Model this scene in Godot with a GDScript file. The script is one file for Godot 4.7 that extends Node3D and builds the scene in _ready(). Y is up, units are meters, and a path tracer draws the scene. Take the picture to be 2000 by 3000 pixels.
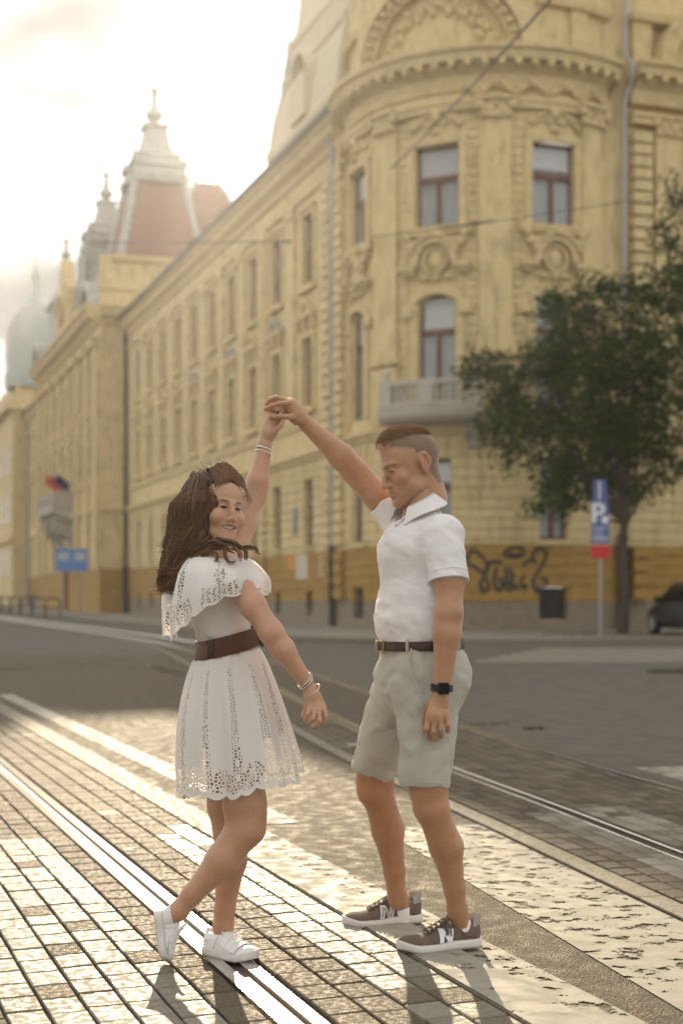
extends Node3D
# A couple dances on a wet tram crossing in front of a long yellow palace, low sun behind the roofs.
# Metres, y up. The camera stands at the origin, 1.28 m above the road, and looks along -z.

const EYE := 1.28


class MB:                                     # collects triangles, then becomes one ArrayMesh
	var v := PackedVector3Array()
	var n := PackedVector3Array()
	var uv := PackedVector2Array()
	var c := PackedColorArray()
	var ix := PackedInt32Array()

	func quad(a: Vector3, b: Vector3, p: Vector3, d: Vector3) -> void:      # counter-clockwise seen from the front
		var nn := (b - a).cross(d - a)
		if nn.length_squared() < 1e-16:
			nn = (p - b).cross(d - b)
		nn = nn.normalized()
		var k := v.size()
		v.append_array([a, b, p, d])
		n.append_array([nn, nn, nn, nn])
		uv.append_array([Vector2(0, 0), Vector2(1, 0), Vector2(1, 1), Vector2(0, 1)])
		ix.append_array([k, k + 2, k + 1, k, k + 3, k + 2])

	func tri(a: Vector3, b: Vector3, p: Vector3) -> void:
		var nn := (b - a).cross(p - a).normalized()
		var k := v.size()
		v.append_array([a, b, p])
		n.append_array([nn, nn, nn])
		uv.append_array([Vector2(0, 0), Vector2(1, 0), Vector2(1, 1)])
		ix.append_array([k, k + 2, k + 1])

	func box(lo: Vector3, hi: Vector3, t := Transform3D()) -> void:
		var p := []
		for i in 8:
			p.append(t * Vector3(hi.x if i & 1 else lo.x, hi.y if i & 2 else lo.y, hi.z if i & 4 else lo.z))
		quad(p[4], p[5], p[7], p[6])
		quad(p[1], p[0], p[2], p[3])
		quad(p[5], p[1], p[3], p[7])
		quad(p[0], p[4], p[6], p[2])
		quad(p[6], p[7], p[3], p[2])
		quad(p[0], p[1], p[5], p[4])

	func slab(lo: Vector3, hi: Vector3, ch: float, t := Transform3D()) -> void:   # a block whose top edges are chamfered
		var p := []
		for i in 4:
			p.append(t * Vector3([lo.x, hi.x, hi.x, lo.x][i], lo.y, [hi.z, hi.z, lo.z, lo.z][i]))
		for i in 4:
			p.append(t * Vector3([lo.x, hi.x, hi.x, lo.x][i], hi.y - ch, [hi.z, hi.z, lo.z, lo.z][i]))
		for i in 4:
			p.append(t * Vector3([lo.x + ch, hi.x - ch, hi.x - ch, lo.x + ch][i], hi.y, [hi.z - ch, hi.z - ch, lo.z + ch, lo.z + ch][i]))
		for i in 4:
			var j := (i + 1) % 4
			quad(p[i], p[j], p[4 + j], p[4 + i])
			quad(p[4 + i], p[4 + j], p[8 + j], p[8 + i])
		quad(p[8], p[9], p[10], p[11])

	func grid(rows: Array, closed := false, flip := false) -> void:          # smooth skin over rows of points
		var k := v.size()
		var m: int = rows[0].size()
		for r in rows.size():
			for i in m:
				v.append(rows[r][i])
				var a: Vector3 = rows[r][(i + 1) % m if closed else mini(i + 1, m - 1)] - rows[r][(i + m - 1) % m if closed else maxi(i - 1, 0)]
				var b: Vector3 = rows[mini(r + 1, rows.size() - 1)][i] - rows[maxi(r - 1, 0)][i]
				var nn := a.cross(b)
				if nn.length_squared() < 1e-18:
					nn = Vector3.UP * 1e-3
				nn = nn.normalized()
				n.append(-nn if flip else nn)
				uv.append(Vector2(float(i) / (m if closed else m - 1), float(r) / (rows.size() - 1)))
		for r in rows.size() - 1:
			for i in (m if closed else m - 1):
				var a := k + r * m + i
				var b := k + r * m + (i + 1) % m
				if flip:
					ix.append_array([a, b, a + m, b, b + m, a + m])
				else:
					ix.append_array([a, a + m, b, b, a + m, b + m])

	func lathe(profile: Array, sides: int, t := Transform3D(), flat := false) -> void:   # [radius, height] pairs, bottom to top
		var rows := []
		for p in profile:
			var row := []
			for i in sides:
				var w := TAU * (i + 0.5) / sides
				row.append(t * Vector3(sin(w) * p[0], p[1], cos(w) * p[0]))
			rows.append(row)
		if not flat:
			grid(rows, true)
			return
		for r in rows.size() - 1:
			for i in sides:
				var j := (i + 1) % sides
				quad(rows[r][i], rows[r][j], rows[r + 1][j], rows[r + 1][i])

	func tube(path: Array, radii: Array, sides := 6) -> void:
		var rows := []
		var side := Vector3.ZERO
		for i in path.size():
			var d: Vector3 = (path[mini(i + 1, path.size() - 1)] - path[maxi(i - 1, 0)]).normalized()
			if side == Vector3.ZERO:
				side = d.cross(Vector3.UP if absf(d.y) < 0.9 else Vector3.RIGHT)
			side = (side - d * side.dot(d)).normalized()
			var up := d.cross(side)
			var r: float = radii[i] if radii.size() > 1 else radii[0]
			var row := []
			for k in sides:
				row.append(path[i] + (side * cos(TAU * k / sides) + up * sin(TAU * k / sides)) * r)
			rows.append(row)
		grid(rows, true)

	func ball(at: Vector3, r: Vector3, sides := 10, turn := Basis()) -> void:
		var prof := []
		for i in 7:
			prof.append([maxf(cos(-PI / 2 + PI * i / 6.0), 0.001), sin(-PI / 2 + PI * i / 6.0)])
		lathe(prof, sides, Transform3D(turn * Basis.from_scale(r), at))

	func paint(col: Color) -> void:            # colour what has no colour yet
		while c.size() < v.size():
			c.append(col)

	func mesh() -> ArrayMesh:
		var a := []
		a.resize(Mesh.ARRAY_MAX)
		a[Mesh.ARRAY_VERTEX] = v
		a[Mesh.ARRAY_NORMAL] = n
		a[Mesh.ARRAY_TEX_UV] = uv
		if c.size() == v.size() and c.size():
			a[Mesh.ARRAY_COLOR] = c
		a[Mesh.ARRAY_INDEX] = ix
		var m := ArrayMesh.new()
		if v.size():
			m.add_surface_from_arrays(Mesh.PRIMITIVE_TRIANGLES, a)
		return m


var rng := RandomNumberGenerator.new()
var names := {}
var M := {}


func numbered(called: String) -> String:
	names[called] = names.get(called, -1) + 1
	return called if names[called] == 0 else "%s_%03d" % [called, names[called]]


func tag(o: Node3D, label: String, category: String, group := "") -> Node3D:
	o.set_meta("label", label)
	o.set_meta("category", category)
	if group:
		o.set_meta("group", group)
	return o


func thing(called: String, label: String, category: String, at := Vector3.ZERO, turn := 0.0, group := "") -> Node3D:
	var o := Node3D.new()
	o.name = numbered(called)
	add_child(o)
	o.position = at
	o.rotation.y = turn
	return tag(o, label, category, group)


func part(called: String, shape, mat: Material, parent: Node = self, t := Transform3D()) -> MeshInstance3D:
	var o := MeshInstance3D.new()
	o.name = numbered(called) if parent == self else called
	o.mesh = shape.mesh() if shape is MB else shape
	o.material_override = mat
	o.transform = t
	parent.add_child(o, true)
	return o


func struct(called: String, shape, mat: Material) -> MeshInstance3D:
	var o := part(called, shape, mat)
	o.set_meta("kind", "structure")
	return o


func lin(r: float, g: float, b: float) -> Color:       # a base colour in linear values
	return Color(r, g, b).linear_to_srgb()


func noise(freq: float, octaves := 4, sd := 1, kind := FastNoiseLite.TYPE_SIMPLEX_SMOOTH) -> FastNoiseLite:
	var f := FastNoiseLite.new()
	f.seed = sd
	f.noise_type = kind
	f.frequency = freq
	f.fractal_octaves = octaves
	return f


func noise_tex(f: FastNoiseLite, size: int, stops: Array, normal := 0.0) -> ImageTexture:   # stops: [offset, Color] pairs
	var im := f.get_seamless_image(size, size)
	if normal > 0.0:
		im.convert(Image.FORMAT_RGBA8)
		im.bump_map_to_normal_map(normal)
		return ImageTexture.create_from_image(im)
	var lut := PackedByteArray()
	for i in 256:
		var x := i / 255.0
		var col: Color = stops[0][1]
		for k in stops.size() - 1:
			if x >= stops[k][0]:
				col = stops[k][1].lerp(stops[k + 1][1], clampf((x - stops[k][0]) / maxf(stops[k + 1][0] - stops[k][0], 1e-4), 0, 1))
		lut.append_array([int(col.r8), int(col.g8), int(col.b8)])
	im.convert(Image.FORMAT_L8)
	var src := im.get_data()
	var out := PackedByteArray()
	out.resize(src.size() * 3)
	for i in src.size():
		var g := src[i] * 3
		out[i * 3] = lut[g]
		out[i * 3 + 1] = lut[g + 1]
		out[i * 3 + 2] = lut[g + 2]
	return ImageTexture.create_from_image(Image.create_from_data(size, size, false, Image.FORMAT_RGB8, out))


func grey(x: float) -> Color:
	return Color(x, x, x)


func mat(called: String, col: Color, rough := 0.8, metal := 0.0) -> StandardMaterial3D:
	var m := StandardMaterial3D.new()
	m.resource_name = called
	m.albedo_color = col
	m.roughness = rough
	m.metallic = metal
	M[called] = m
	return m


func triplanar(m: StandardMaterial3D, per_metre: float, world := true) -> StandardMaterial3D:
	m.uv1_triplanar = true
	m.uv1_world_triplanar = world
	m.uv1_scale = Vector3.ONE * per_metre
	return m


func _ready() -> void:
	rng.seed = 20240
	make_camera_and_light()
	make_materials()
	make_ground()
	make_palace()
	people_materials()
	make_street()
	make_man()
	make_woman()


func make_materials() -> void:
	var blotch := noise(0.012, 5, 3)
	var grain := noise(0.11, 3, 5)
	var var_tex := noise_tex(blotch, 512, [[0.0, grey(0.80)], [0.35, grey(0.93)], [0.7, grey(1.0)], [1.0, grey(0.90)]])
	var grain_n := noise_tex(grain, 512, [], 3.0)
	var streak := noise_tex(noise(0.02, 5, 11), 512, [[0.0, grey(0.78)], [0.4, grey(0.94)], [0.6, grey(1.0)], [1.0, grey(0.90)]])
	# plaster: pale yellow above, deep ochre at the foot, grey render plinth
	for p in [["plaster", lin(0.64, 0.50, 0.255), var_tex, 0.16], ["trim", lin(0.63, 0.49, 0.25), var_tex, 0.3], ["ochre", lin(0.36, 0.215, 0.052), streak, 0.2], ["plinth", lin(0.24, 0.195, 0.14), streak, 0.35]]:
		var m := triplanar(mat(p[0], p[1], 0.9), p[3])
		m.albedo_texture = p[2]
		if p[0] == "plaster":
			m.albedo_texture = streak
			m.uv1_scale = Vector3(0.20, 0.06, 0.20)
		m.normal_enabled = true
		m.normal_texture = grain_n
		m.normal_scale = 0.4
	var m2 := triplanar(mat("balcony_stone", lin(0.46, 0.42, 0.34), 0.85), 0.5)
	m2.albedo_texture = streak
	m2 = triplanar(mat("roof_metal", lin(0.42, 0.42, 0.39), 0.6, 0.0), 0.2)
	m2.albedo_texture = streak
	m2 = triplanar(mat("roof_tile", lin(0.27, 0.15, 0.105), 0.8), 0.4)
	m2.albedo_texture = streak
	mat("dome_stone", lin(0.56, 0.48, 0.34), 0.85)
	mat("verdigris", lin(0.36, 0.40, 0.36), 0.7)
	mat("zinc", lin(0.32, 0.32, 0.33), 0.45, 0.5)
	mat("iron", lin(0.03, 0.028, 0.026), 0.5, 0.3)
	mat("window_wood", lin(0.11, 0.036, 0.017), 0.6)
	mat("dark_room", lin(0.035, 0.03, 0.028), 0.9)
	mat("blind", lin(0.40, 0.41, 0.39), 0.8)
	mat("curtain", lin(0.24, 0.25, 0.24), 0.9)
	var gl := mat("window_glass", Color(0.9, 0.93, 0.95, 0.12), 0.04)
	gl.transparency = BaseMaterial3D.TRANSPARENCY_ALPHA
	mat("far_pane", lin(0.045, 0.035, 0.028), 0.2).metallic_specular = 0.25

	# road: dark binder with pale stone chips, worn smooth and wet in patches
	var chips := noise(0.16, 3, 21, FastNoiseLite.TYPE_CELLULAR)
	chips.cellular_return_type = FastNoiseLite.RETURN_CELL_VALUE
	var chip_tex := noise_tex(chips, 1024, [[0.0, lin(0.050, 0.041, 0.029)], [0.45, lin(0.10, 0.083, 0.059)], [0.8, lin(0.17, 0.142, 0.10)], [1.0, lin(0.28, 0.235, 0.17)]])
	var chip_h := noise(0.13, 2, 22, FastNoiseLite.TYPE_CELLULAR)
	chip_h.cellular_return_type = FastNoiseLite.RETURN_DISTANCE
	var asphalt := triplanar(mat("asphalt", Color(1, 1, 1), 1.0), 0.75)
	asphalt.albedo_texture = chip_tex
	asphalt.heightmap_enabled = true
	asphalt.heightmap_scale = 0.9
	asphalt.heightmap_texture = noise_tex(chip_h, 1024, [[0.0, grey(1.0)], [0.5, grey(0.6)], [1.0, grey(0.0)]])
	asphalt.roughness_texture = noise_tex(noise(0.009, 5, 24), 1024, [[0.0, grey(0.50)], [0.33, grey(0.64)], [0.5, grey(0.74)], [1.0, grey(0.84)]])
	asphalt.metallic_specular = 0.15
	var far_road := triplanar(mat("far_asphalt", Color(1, 1, 1), 0.85), 0.22)
	far_road.metallic_specular = 0.3
	far_road.albedo_texture = noise_tex(noise(0.02, 6, 26), 512, [[0.0, lin(0.080, 0.068, 0.054)], [0.45, lin(0.100, 0.086, 0.067)], [0.55, lin(0.104, 0.089, 0.070)], [1.0, lin(0.125, 0.107, 0.084)]])
	# setts, in five tones; dirt between them
	var st := noise_tex(noise(0.09, 5, 31), 512, [[0.0, grey(0.55)], [0.4, grey(0.85)], [0.65, grey(1.0)], [1.0, grey(0.75)]])
	var st_h := noise_tex(noise(0.10, 4, 32), 512, [[0.0, grey(0.0)], [1.0, grey(1.0)]])
	var wet := noise_tex(noise(0.03, 4, 33), 512, [[0.0, grey(0.5)], [0.42, grey(0.68)], [0.6, grey(0.82)], [1.0, grey(0.9)]])
	var tones := [lin(0.125, 0.102, 0.072), lin(0.152, 0.124, 0.088), lin(0.10, 0.081, 0.058), lin(0.18, 0.15, 0.108), lin(0.42, 0.38, 0.31)]
	for i in 5:
		var s := triplanar(mat("sett_%d" % i, tones[i], 1.0), 2.2)
		s.albedo_texture = st
		s.heightmap_enabled = true
		s.heightmap_scale = 0.25
		s.heightmap_texture = st_h
		s.roughness_texture = wet
		s.metallic_specular = 0.22
	var film := noise_tex(noise(0.02, 4, 35), 512, [[0.0, grey(0.30)], [0.36, grey(0.5)], [0.6, grey(0.7)], [1.0, grey(0.8)]])
	for i in 3:
		var s := triplanar(mat("painted_sett_%d" % i, [lin(0.24, 0.215, 0.17), lin(0.29, 0.265, 0.215), lin(0.19, 0.165, 0.125)][i], 1.0), 2.2)
		s.albedo_texture = st
		s.heightmap_enabled = true
		s.heightmap_scale = 0.12
		s.heightmap_texture = st_h
		s.roughness_texture = film
		s.metallic_specular = 0.28
	var dirt := triplanar(mat("joint_dirt", Color(1, 1, 1), 0.9), 1.4)
	dirt.albedo_texture = noise_tex(noise(0.05, 5, 36), 512, [[0.0, lin(0.02, 0.015, 0.01)], [0.6, lin(0.045, 0.034, 0.022)], [1.0, lin(0.05, 0.055, 0.02)]])
	var conc := triplanar(mat("concrete", lin(0.24, 0.208, 0.155), 1.0), 1.1)
	conc.metallic_specular = 0.25
	conc.albedo_texture = st
	conc.roughness_texture = wet
	conc = triplanar(mat("pavement", lin(0.21, 0.185, 0.15), 0.85), 0.5)
	conc.albedo_texture = streak
	mat("steel", lin(0.66, 0.64, 0.61), 0.18, 1.0)
	mat("rusty_steel", lin(0.10, 0.062, 0.036), 0.55, 0.4)
	# worn road paint: the worn spots are holes that show the road under it
	var worn := noise(0.016, 6, 41)
	worn.fractal_gain = 0.72
	var im := worn.get_seamless_image(1024, 1024)
	im.convert(Image.FORMAT_L8)
	var src := im.get_data()
	for set_ in [["worn_paint", 86, lin(0.33, 0.305, 0.245), 0.6], ["lane_paint", 52, lin(0.33, 0.305, 0.25), 0.6], ["yellow_paint", 60, lin(0.50, 0.34, 0.10), 0.6]]:
		var px := PackedByteArray()
		px.resize(src.size() * 2)
		for i in src.size():
			px[i * 2] = clampi(225 + (src[i] >> 3), 0, 255)
			px[i * 2 + 1] = 255 if src[i] > set_[1] else 0
		var p := triplanar(mat(set_[0], set_[2], 0.42), set_[3])
		p.albedo_texture = ImageTexture.create_from_image(Image.create_from_data(1024, 1024, false, Image.FORMAT_LA8, px))
		p.uv1_scale = Vector3(0.85, 1.0, 1.1) * set_[3] * 0.8
		p.transparency = BaseMaterial3D.TRANSPARENCY_ALPHA_SCISSOR
		p.alpha_scissor_threshold = 0.5
		p.roughness_texture = wet
		p.roughness = 1.0
		p.metallic_specular = 0.2


func make_sky() -> PanoramaSkyMaterial:
	# bright thin overcast, whiter towards the sun, with heavier grey clouds broken over it
	var w := 1024
	var h := 512
	var f := noise(1.5, 5, 548)
	var g := noise(0.55, 3, 555)
	var sun := sun_dir()
	var data := PackedFloat32Array()
	data.resize(w * h * 3)
	for y in h:
		var up := PI * (0.5 - (y + 0.5) / h)
		for x in w:
			var az := TAU * (x + 0.5) / w                   # the first column looks along -z
			var d := Vector3(sin(az) * cos(up), sin(up), -cos(az) * cos(up))
			var q := Vector3(d.x, 2.1 * absf(d.y) + 0.1, d.z) * 1.6
			var cloud := smoothstep(-0.12, 0.42, f.get_noise_3dv(q) + 0.55 * g.get_noise_3dv(q * 1.7 + Vector3(3.3, 0, 1.2)))
			var near := maxf(d.dot(sun), 0.0)
			var glow := 0.02 * pow(near, 6.0) + 0.40 * pow(near, 500.0)
			var base := 0.44 + glow
			var dark := 0.78 * cloud * (1.0 - 0.8 * pow(near, 500.0))
			var l := base * (1.0 - dark)
			var i := (y * w + x) * 3
			data[i] = l * 1.0
			data[i + 1] = l * 0.985
			data[i + 2] = l * (0.945 + 0.02 * cloud)
	var m := PanoramaSkyMaterial.new()
	m.panorama = ImageTexture.create_from_image(Image.create_from_data(w, h, false, Image.FORMAT_RGBF, data.to_byte_array()))
	return m


func sun_dir() -> Vector3:                     # towards the sun: behind the roofs, a little left of the view
	var az := deg_to_rad(-5.0)
	var el := deg_to_rad(19.6)
	return Vector3(sin(az) * cos(el), sin(el), -cos(az) * cos(el))


func make_camera_and_light() -> void:
	var cam := Camera3D.new()
	cam.name = "camera"
	cam.projection = Camera3D.PROJECTION_FRUSTUM
	cam.near = 0.1
	cam.far = 900.0
	cam.size = 0.1 * 3000.0 / 4167.0                # a 50 mm lens on full frame, shifted upwards so that verticals stay upright
	cam.frustum_offset = Vector2(0, 0.1 * 242.0 / 4167.0)
	cam.position = Vector3(0, EYE, 0)
	var at := CameraAttributesPhysical.new()
	at.frustum_focal_length = 50.0
	at.frustum_near = 0.1
	at.frustum_far = 900.0
	at.exposure_aperture = 2.2
	at.frustum_focus_distance = 4.98
	cam.attributes = at
	add_child(cam)
	var env := Environment.new()
	env.background_mode = Environment.BG_SKY
	env.sky = Sky.new()
	env.sky.sky_material = make_sky()
	env.background_energy_multiplier = 1.0
	env.tonemap_mode = Environment.TONE_MAPPER_LINEAR
	env.tonemap_exposure = 3.45
	env.volumetric_fog_enabled = true               # damp, sunlit air
	env.volumetric_fog_density = 0.00045
	env.volumetric_fog_albedo = Color(0.97, 0.98, 1.0)
	env.volumetric_fog_anisotropy = 0.72
	env.sdfgi_enabled = true
	env.ssao_enabled = true
	env.ssil_enabled = true
	var we := WorldEnvironment.new()
	we.name = "environment"
	we.environment = env
	add_child(we)
	var sun := DirectionalLight3D.new()
	sun.name = "sun"
	sun.light_energy = 0.76
	sun.light_color = Color(1.0, 0.91, 0.77)
	sun.light_angular_distance = 0.5
	sun.shadow_enabled = true
	sun.basis = Basis.looking_at(-sun_dir())
	add_child(sun)


func near_rail_x(d: float) -> float:           # the near track's right rail: across at distance d
	return -0.80 - 0.38 * (d - 6.02)


func far_rail_x(d: float) -> float:            # the far track's left rail bends as it comes towards the crossing
	var t := [[3.0, 2.62], [5.0, 2.12], [6.88, 1.66], [8.47, 1.28], [10.44, 0.78], [13.35, 0.16], [14.9, -0.12], [19.5, -0.95], [26.0, -2.2], [36.8, -4.6], [60.0, -12.6], [150.0, -46.0]]
	for k in t.size() - 1:
		if d <= t[k + 1][0]:
			var p0: float = t[maxi(k - 1, 0)][1]
			var s0: float = (t[k + 1][1] - p0) / (t[k + 1][0] - t[maxi(k - 1, 0)][0])
			var s1: float = (t[mini(k + 2, t.size() - 1)][1] - t[k][1]) / (t[mini(k + 2, t.size() - 1)][0] - t[k][0])
			var hh: float = t[k + 1][0] - t[k][0]
			var u: float = clampf((d - t[k][0]) / hh, 0, 1)
			return (2 * u * u * u - 3 * u * u + 1) * t[k][1] + (u * u * u - 2 * u * u + u) * hh * s0 + (3 * u * u - 2 * u * u * u) * t[k + 1][1] + (u * u * u - u * u) * hh * s1
	return t[-1][1]


func rail_frame(line: Callable, d: float) -> Transform3D:   # on the rail at distance d: x to the right of it, -z along it
	var e := 0.05
	var f := Vector3(line.call(d + e) - line.call(d - e), 0, -2 * e).normalized()
	return Transform3D(Basis(Vector3(-f.z, 0, f.x), Vector3.UP, -f), Vector3(line.call(d), 0, -d))


func along(mb: MB, line: Callable, d0: float, d1: float, w0: float, w1: float, y: float, step := 0.5) -> void:
	var n := maxi(1, int((d1 - d0) / step))
	for k in n:
		var a := rail_frame(line, lerpf(d0, d1, float(k) / n))
		var b := rail_frame(line, lerpf(d0, d1, float(k + 1) / n))
		mb.quad(a * Vector3(w0, y, 0), a * Vector3(w1, y, 0), b * Vector3(w1, y, 0), b * Vector3(w0, y, 0))


func sweep(mb: MB, line: Callable, d0: float, d1: float, prof: Array, step := 0.5) -> void:   # prof: [w, y] from left to right over the top
	var n := maxi(1, int((d1 - d0) / step))
	for k in n:
		var a := rail_frame(line, lerpf(d0, d1, float(k) / n))
		var b := rail_frame(line, lerpf(d0, d1, float(k + 1) / n))
		for i in prof.size() - 1:
			var p := Vector3(prof[i][0], prof[i][1], 0)
			var q := Vector3(prof[i + 1][0], prof[i + 1][1], 0)
			mb.quad(a * p, a * q, b * q, b * p)


func in_view(p: Vector3, margin := 0.12) -> bool:
	var z := -p.z
	return z > 3.8 and absf(p.x / z) < 0.24 * (1 + margin) + 0.02


func track_bed(called: String, line: Callable, d0: float, d1: float, d_parts: float, w0: float, w1: float, rows: int, paint: Array) -> void:
	var base := MB.new()
	along(base, line, d0, d1 + 6.0, w0 - 0.01, w1 + 0.01, 0.004)
	var bed := struct(called, base, M.joint_dirt)
	var wide := (w1 - w0) / rows
	var shapes := []
	for k in 6:
		var mb := MB.new()
		var j := [0.0, 0.002, -0.002, 0.003, -0.001, 0.001][k] as float
		mb.slab(Vector3(-wide / 2 + 0.0045 + j * 0.6, 0.0, -0.077 - j), Vector3(wide / 2 - 0.0045, 0.0125, 0.077 + j * 0.5), 0.004)
		shapes.append(mb.mesh())
	var rest := MB.new()
	var found := []
	var d := d0
	while d < d1:
		var f := rail_frame(line, d)
		d += 0.165 * absf(f.basis.z.z)
		for r in rows:
			var p := f * Vector3(w0 + (r + 0.5) * wide, 0, 0.03 * sin(r * 2.4))
			if in_view(p, 0.3 if d < 8.0 else 0.1):
				found.append([p, f.basis, w0 + (r + 0.5) * wide])
	var made := 0
	for s in found:
		var p: Vector3 = s[0]
		var tilt := Basis.from_euler(Vector3(rng.randf_range(-0.012, 0.012), rng.randf_range(-0.02, 0.02), rng.randf_range(-0.014, 0.014)))
		var t := Transform3D(s[1] * tilt, p + Vector3(0, 0.0045 + rng.randf_range(-0.0015, 0.0015), 0))
		var painted := false
		for z in paint:                                   # [w from, w to, far end of the stripe on the rail line]
			painted = painted or (s[2] > z[0] and s[2] < z[1] and -p.z < z[2] + 0.38 * s[2])
		var pick := rng.randf()
		var tone := 4 if pick < 0.022 else (0 if pick < 0.42 else (1 if pick < 0.75 else (2 if pick < 0.9 else 3)))
		var m: Material = M["painted_sett_%d" % (rng.randi() % 3)] if painted and rng.randf() < 0.93 else M["sett_%d" % tone]
		if made < 300 and -p.z < d_parts:
			part("sett", shapes[rng.randi() % 6], m, bed, t)
			made += 1
		else:
			rest.slab(Vector3(-wide / 2 + 0.0045, 0, -0.077), Vector3(wide / 2 - 0.0045, 0.0125, 0.077), 0.004, t)
	if rest.v.size():
		part("far_setts", rest, M.sett_0, bed).set_meta("kind", "stuff")


func make_ground() -> void:
	var mb := MB.new()
	mb.quad(Vector3(-450, -0.004, 60), Vector3(450, -0.004, 60), Vector3(450, -0.004, -640), Vector3(-450, -0.004, -640))
	struct("ground", mb, M.far_asphalt)
	# the asphalt between the two tracks
	mb = MB.new()
	var n := 60
	for k in n:
		var a := 3.2 + 27.0 * k / n
		var b := 3.2 + 27.0 * (k + 1) / n
		mb.quad(Vector3(near_rail_x(a) + 0.75, 0, -a), Vector3(far_rail_x(a) - 0.62, 0, -a), Vector3(far_rail_x(b) - 0.62, 0, -b), Vector3(near_rail_x(b) + 0.75, 0, -b))
	struct("road", mb, M.asphalt)
	var near := near_rail_x
	var far := far_rail_x
	# setts beside the rails
	track_bed("track_bed", near, 3.7, 11.5, 11.5, -1.06, -0.085, 8, [[-0.80, -0.22, 7.55]])
	track_bed("track_bed", near, 3.7, 15.5, 15.5, 0.085, 0.60, 4, [[0.40, 0.70, 7.55]])
	track_bed("track_bed", far, 5.0, 32.0, 15.0, -0.50, -0.05, 4, [[-0.32, 0.6, 8.4]])
	track_bed("track_bed", far, 5.6, 32.0, 14.0, 0.05, 1.02, 8, [[-0.3, 0.42, 8.4]])
	# concrete edging in slabs of about a metre and a half
	for e in [[near, 0.612, 0.80, 3.4, 30.0], [far, -0.625, -0.512, 4.6, 60.0]]:
		var base := MB.new()
		along(base, e[0], e[3], e[4], e[1], e[2], 0.003)
		var strip := struct("edging", base, M.joint_dirt)
		var d: float = e[3]
		while d < e[4] - 1.6:
			var slab := MB.new()
			sweep(slab, e[0], d + 0.004, d + 1.496, [[e[1], 0.0035], [e[1], 0.0125], [e[1] + 0.004, 0.0155], [e[2] - 0.004, 0.0155], [e[2], 0.0125], [e[2], 0.0035]], 0.75)
			part("edging_slab", slab, M.concrete, strip)
			d += 1.5
	# grooved rails: running head, groove, guard lip
	var k := 0
	for r in [[near, 0.0, 3.4, 60.0], [far, 0.0, 4.6, 110.0], [far, 1.06, 5.0, 110.0]]:
		var head := MB.new()
		var w: float = r[1]
		var side := -1.0 if k == 0 else (1.0 if k == 1 else -1.0)
		var pts := [[-0.078, 0.003], [-0.074, 0.0175], [-0.030, 0.0185], [-0.026, 0.015]] if side < 0 else [[0.026, 0.015], [0.030, 0.0185], [0.074, 0.0175], [0.078, 0.003]]
		var lip := [[0.012, 0.0035], [0.014, 0.018], [0.018, 0.0195], [0.062, 0.0195], [0.066, 0.0175], [0.068, 0.003]] if side < 0 else [[-0.068, 0.003], [-0.066, 0.0175], [-0.062, 0.0195], [-0.018, 0.0195], [-0.014, 0.018], [-0.012, 0.0035]]
		for q in pts + lip:
			q[0] += w
		if k == 2:
			lip = lip.map(func(q): return [w + (q[0] - w) * 0.8, q[1]])
		sweep(head, r[0], r[2], r[3], lip)
		var rail := thing("tram_rail", ["polished grooved tram rail under the woman's white shoes", "narrow tram rail passing behind the two dancers' legs", "tram rail farther back, along the dark asphalt"][k], "rail", Vector3.ZERO, 0.0, "tram rails in the road")
		part("running_head", head, M.steel, rail)
		var guard := MB.new()
		sweep(guard, r[0], r[2], r[3], pts)
		part("guard_lip", guard, M.steel, rail)
		var groove := MB.new()
		sweep(groove, r[0], r[2], r[3], [[w - 0.075, 0.0025], [w - 0.07, 0.006], [w + 0.06, 0.006], [w + 0.065, 0.0025]])
		part("groove", groove, M.rusty_steel, rail)
		k += 1
	# zebra stripes that run along the tracks, and the dashed lane line
	var z1 := MB.new()
	along(z1, near, 3.4, 7.55, 0.615, 0.80, 0.0195)
	struct("zebra_stripe", z1, M.lane_paint)
	z1 = MB.new()
	along(z1, near, 3.4, 7.72, 0.808, 0.965, 0.004)
	struct("zebra_stripe", z1, M.worn_paint)
	z1 = MB.new()
	along(z1, far, 4.4, 8.05, -1.20, -0.64, 0.004)
	struct("zebra_stripe", z1, M.worn_paint)
	z1 = MB.new()
	along(z1, far, 6.6, 10.2, 1.36, 1.86, 0.0)
	struct("zebra_stripe", z1, M.worn_paint)
	var lane := MB.new()
	var a := Vector3(-4.30, 0.004, -18.2)
	var b := Vector3(-0.33, 0.004, -7.95)
	var across := (b - a).cross(Vector3.UP).normalized() * 0.10
	for i in 20:
		var p := a.lerp(b, i / 20.0)
		var q := a.lerp(b, (i + 1) / 20.0)
		if i == 5:
			part("white_lane_line", lane, M.lane_paint).set_meta("kind", "structure")
			lane = MB.new()
		lane.quad(p - across, q - across, q + across, p + across)
	struct("lane_line", lane, M.lane_paint)
	for l in [[Vector3(-7.5, 0, -22.2), Vector3(-3.6, 0, -26.6), 0.14], [Vector3(-3.6, 0, -26.6), Vector3(-2.3, 0, -21.6), 0.13]]:
		var line := MB.new()
		var s: Vector3 = (l[1] - l[0]).cross(Vector3.UP).normalized() * l[2]
		line.quad(l[0] - s, l[1] - s, l[1] + s, l[0] + s)
		struct("lane_line", line, M.lane_paint)
	for i in 7:                                        # the crossing in front of the corner
		var bar := MB.new()
		var z := -27.2 - i * 1.05
		bar.quad(Vector3(2.6 + i * 0.35, 0, z), Vector3(10.5, 0, z - 0.2), Vector3(10.5, 0, z - 0.72), Vector3(2.6 + i * 0.35, 0, z - 0.52))
		struct("zebra_stripe", bar, M.lane_paint)
	make_pavement()


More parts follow.
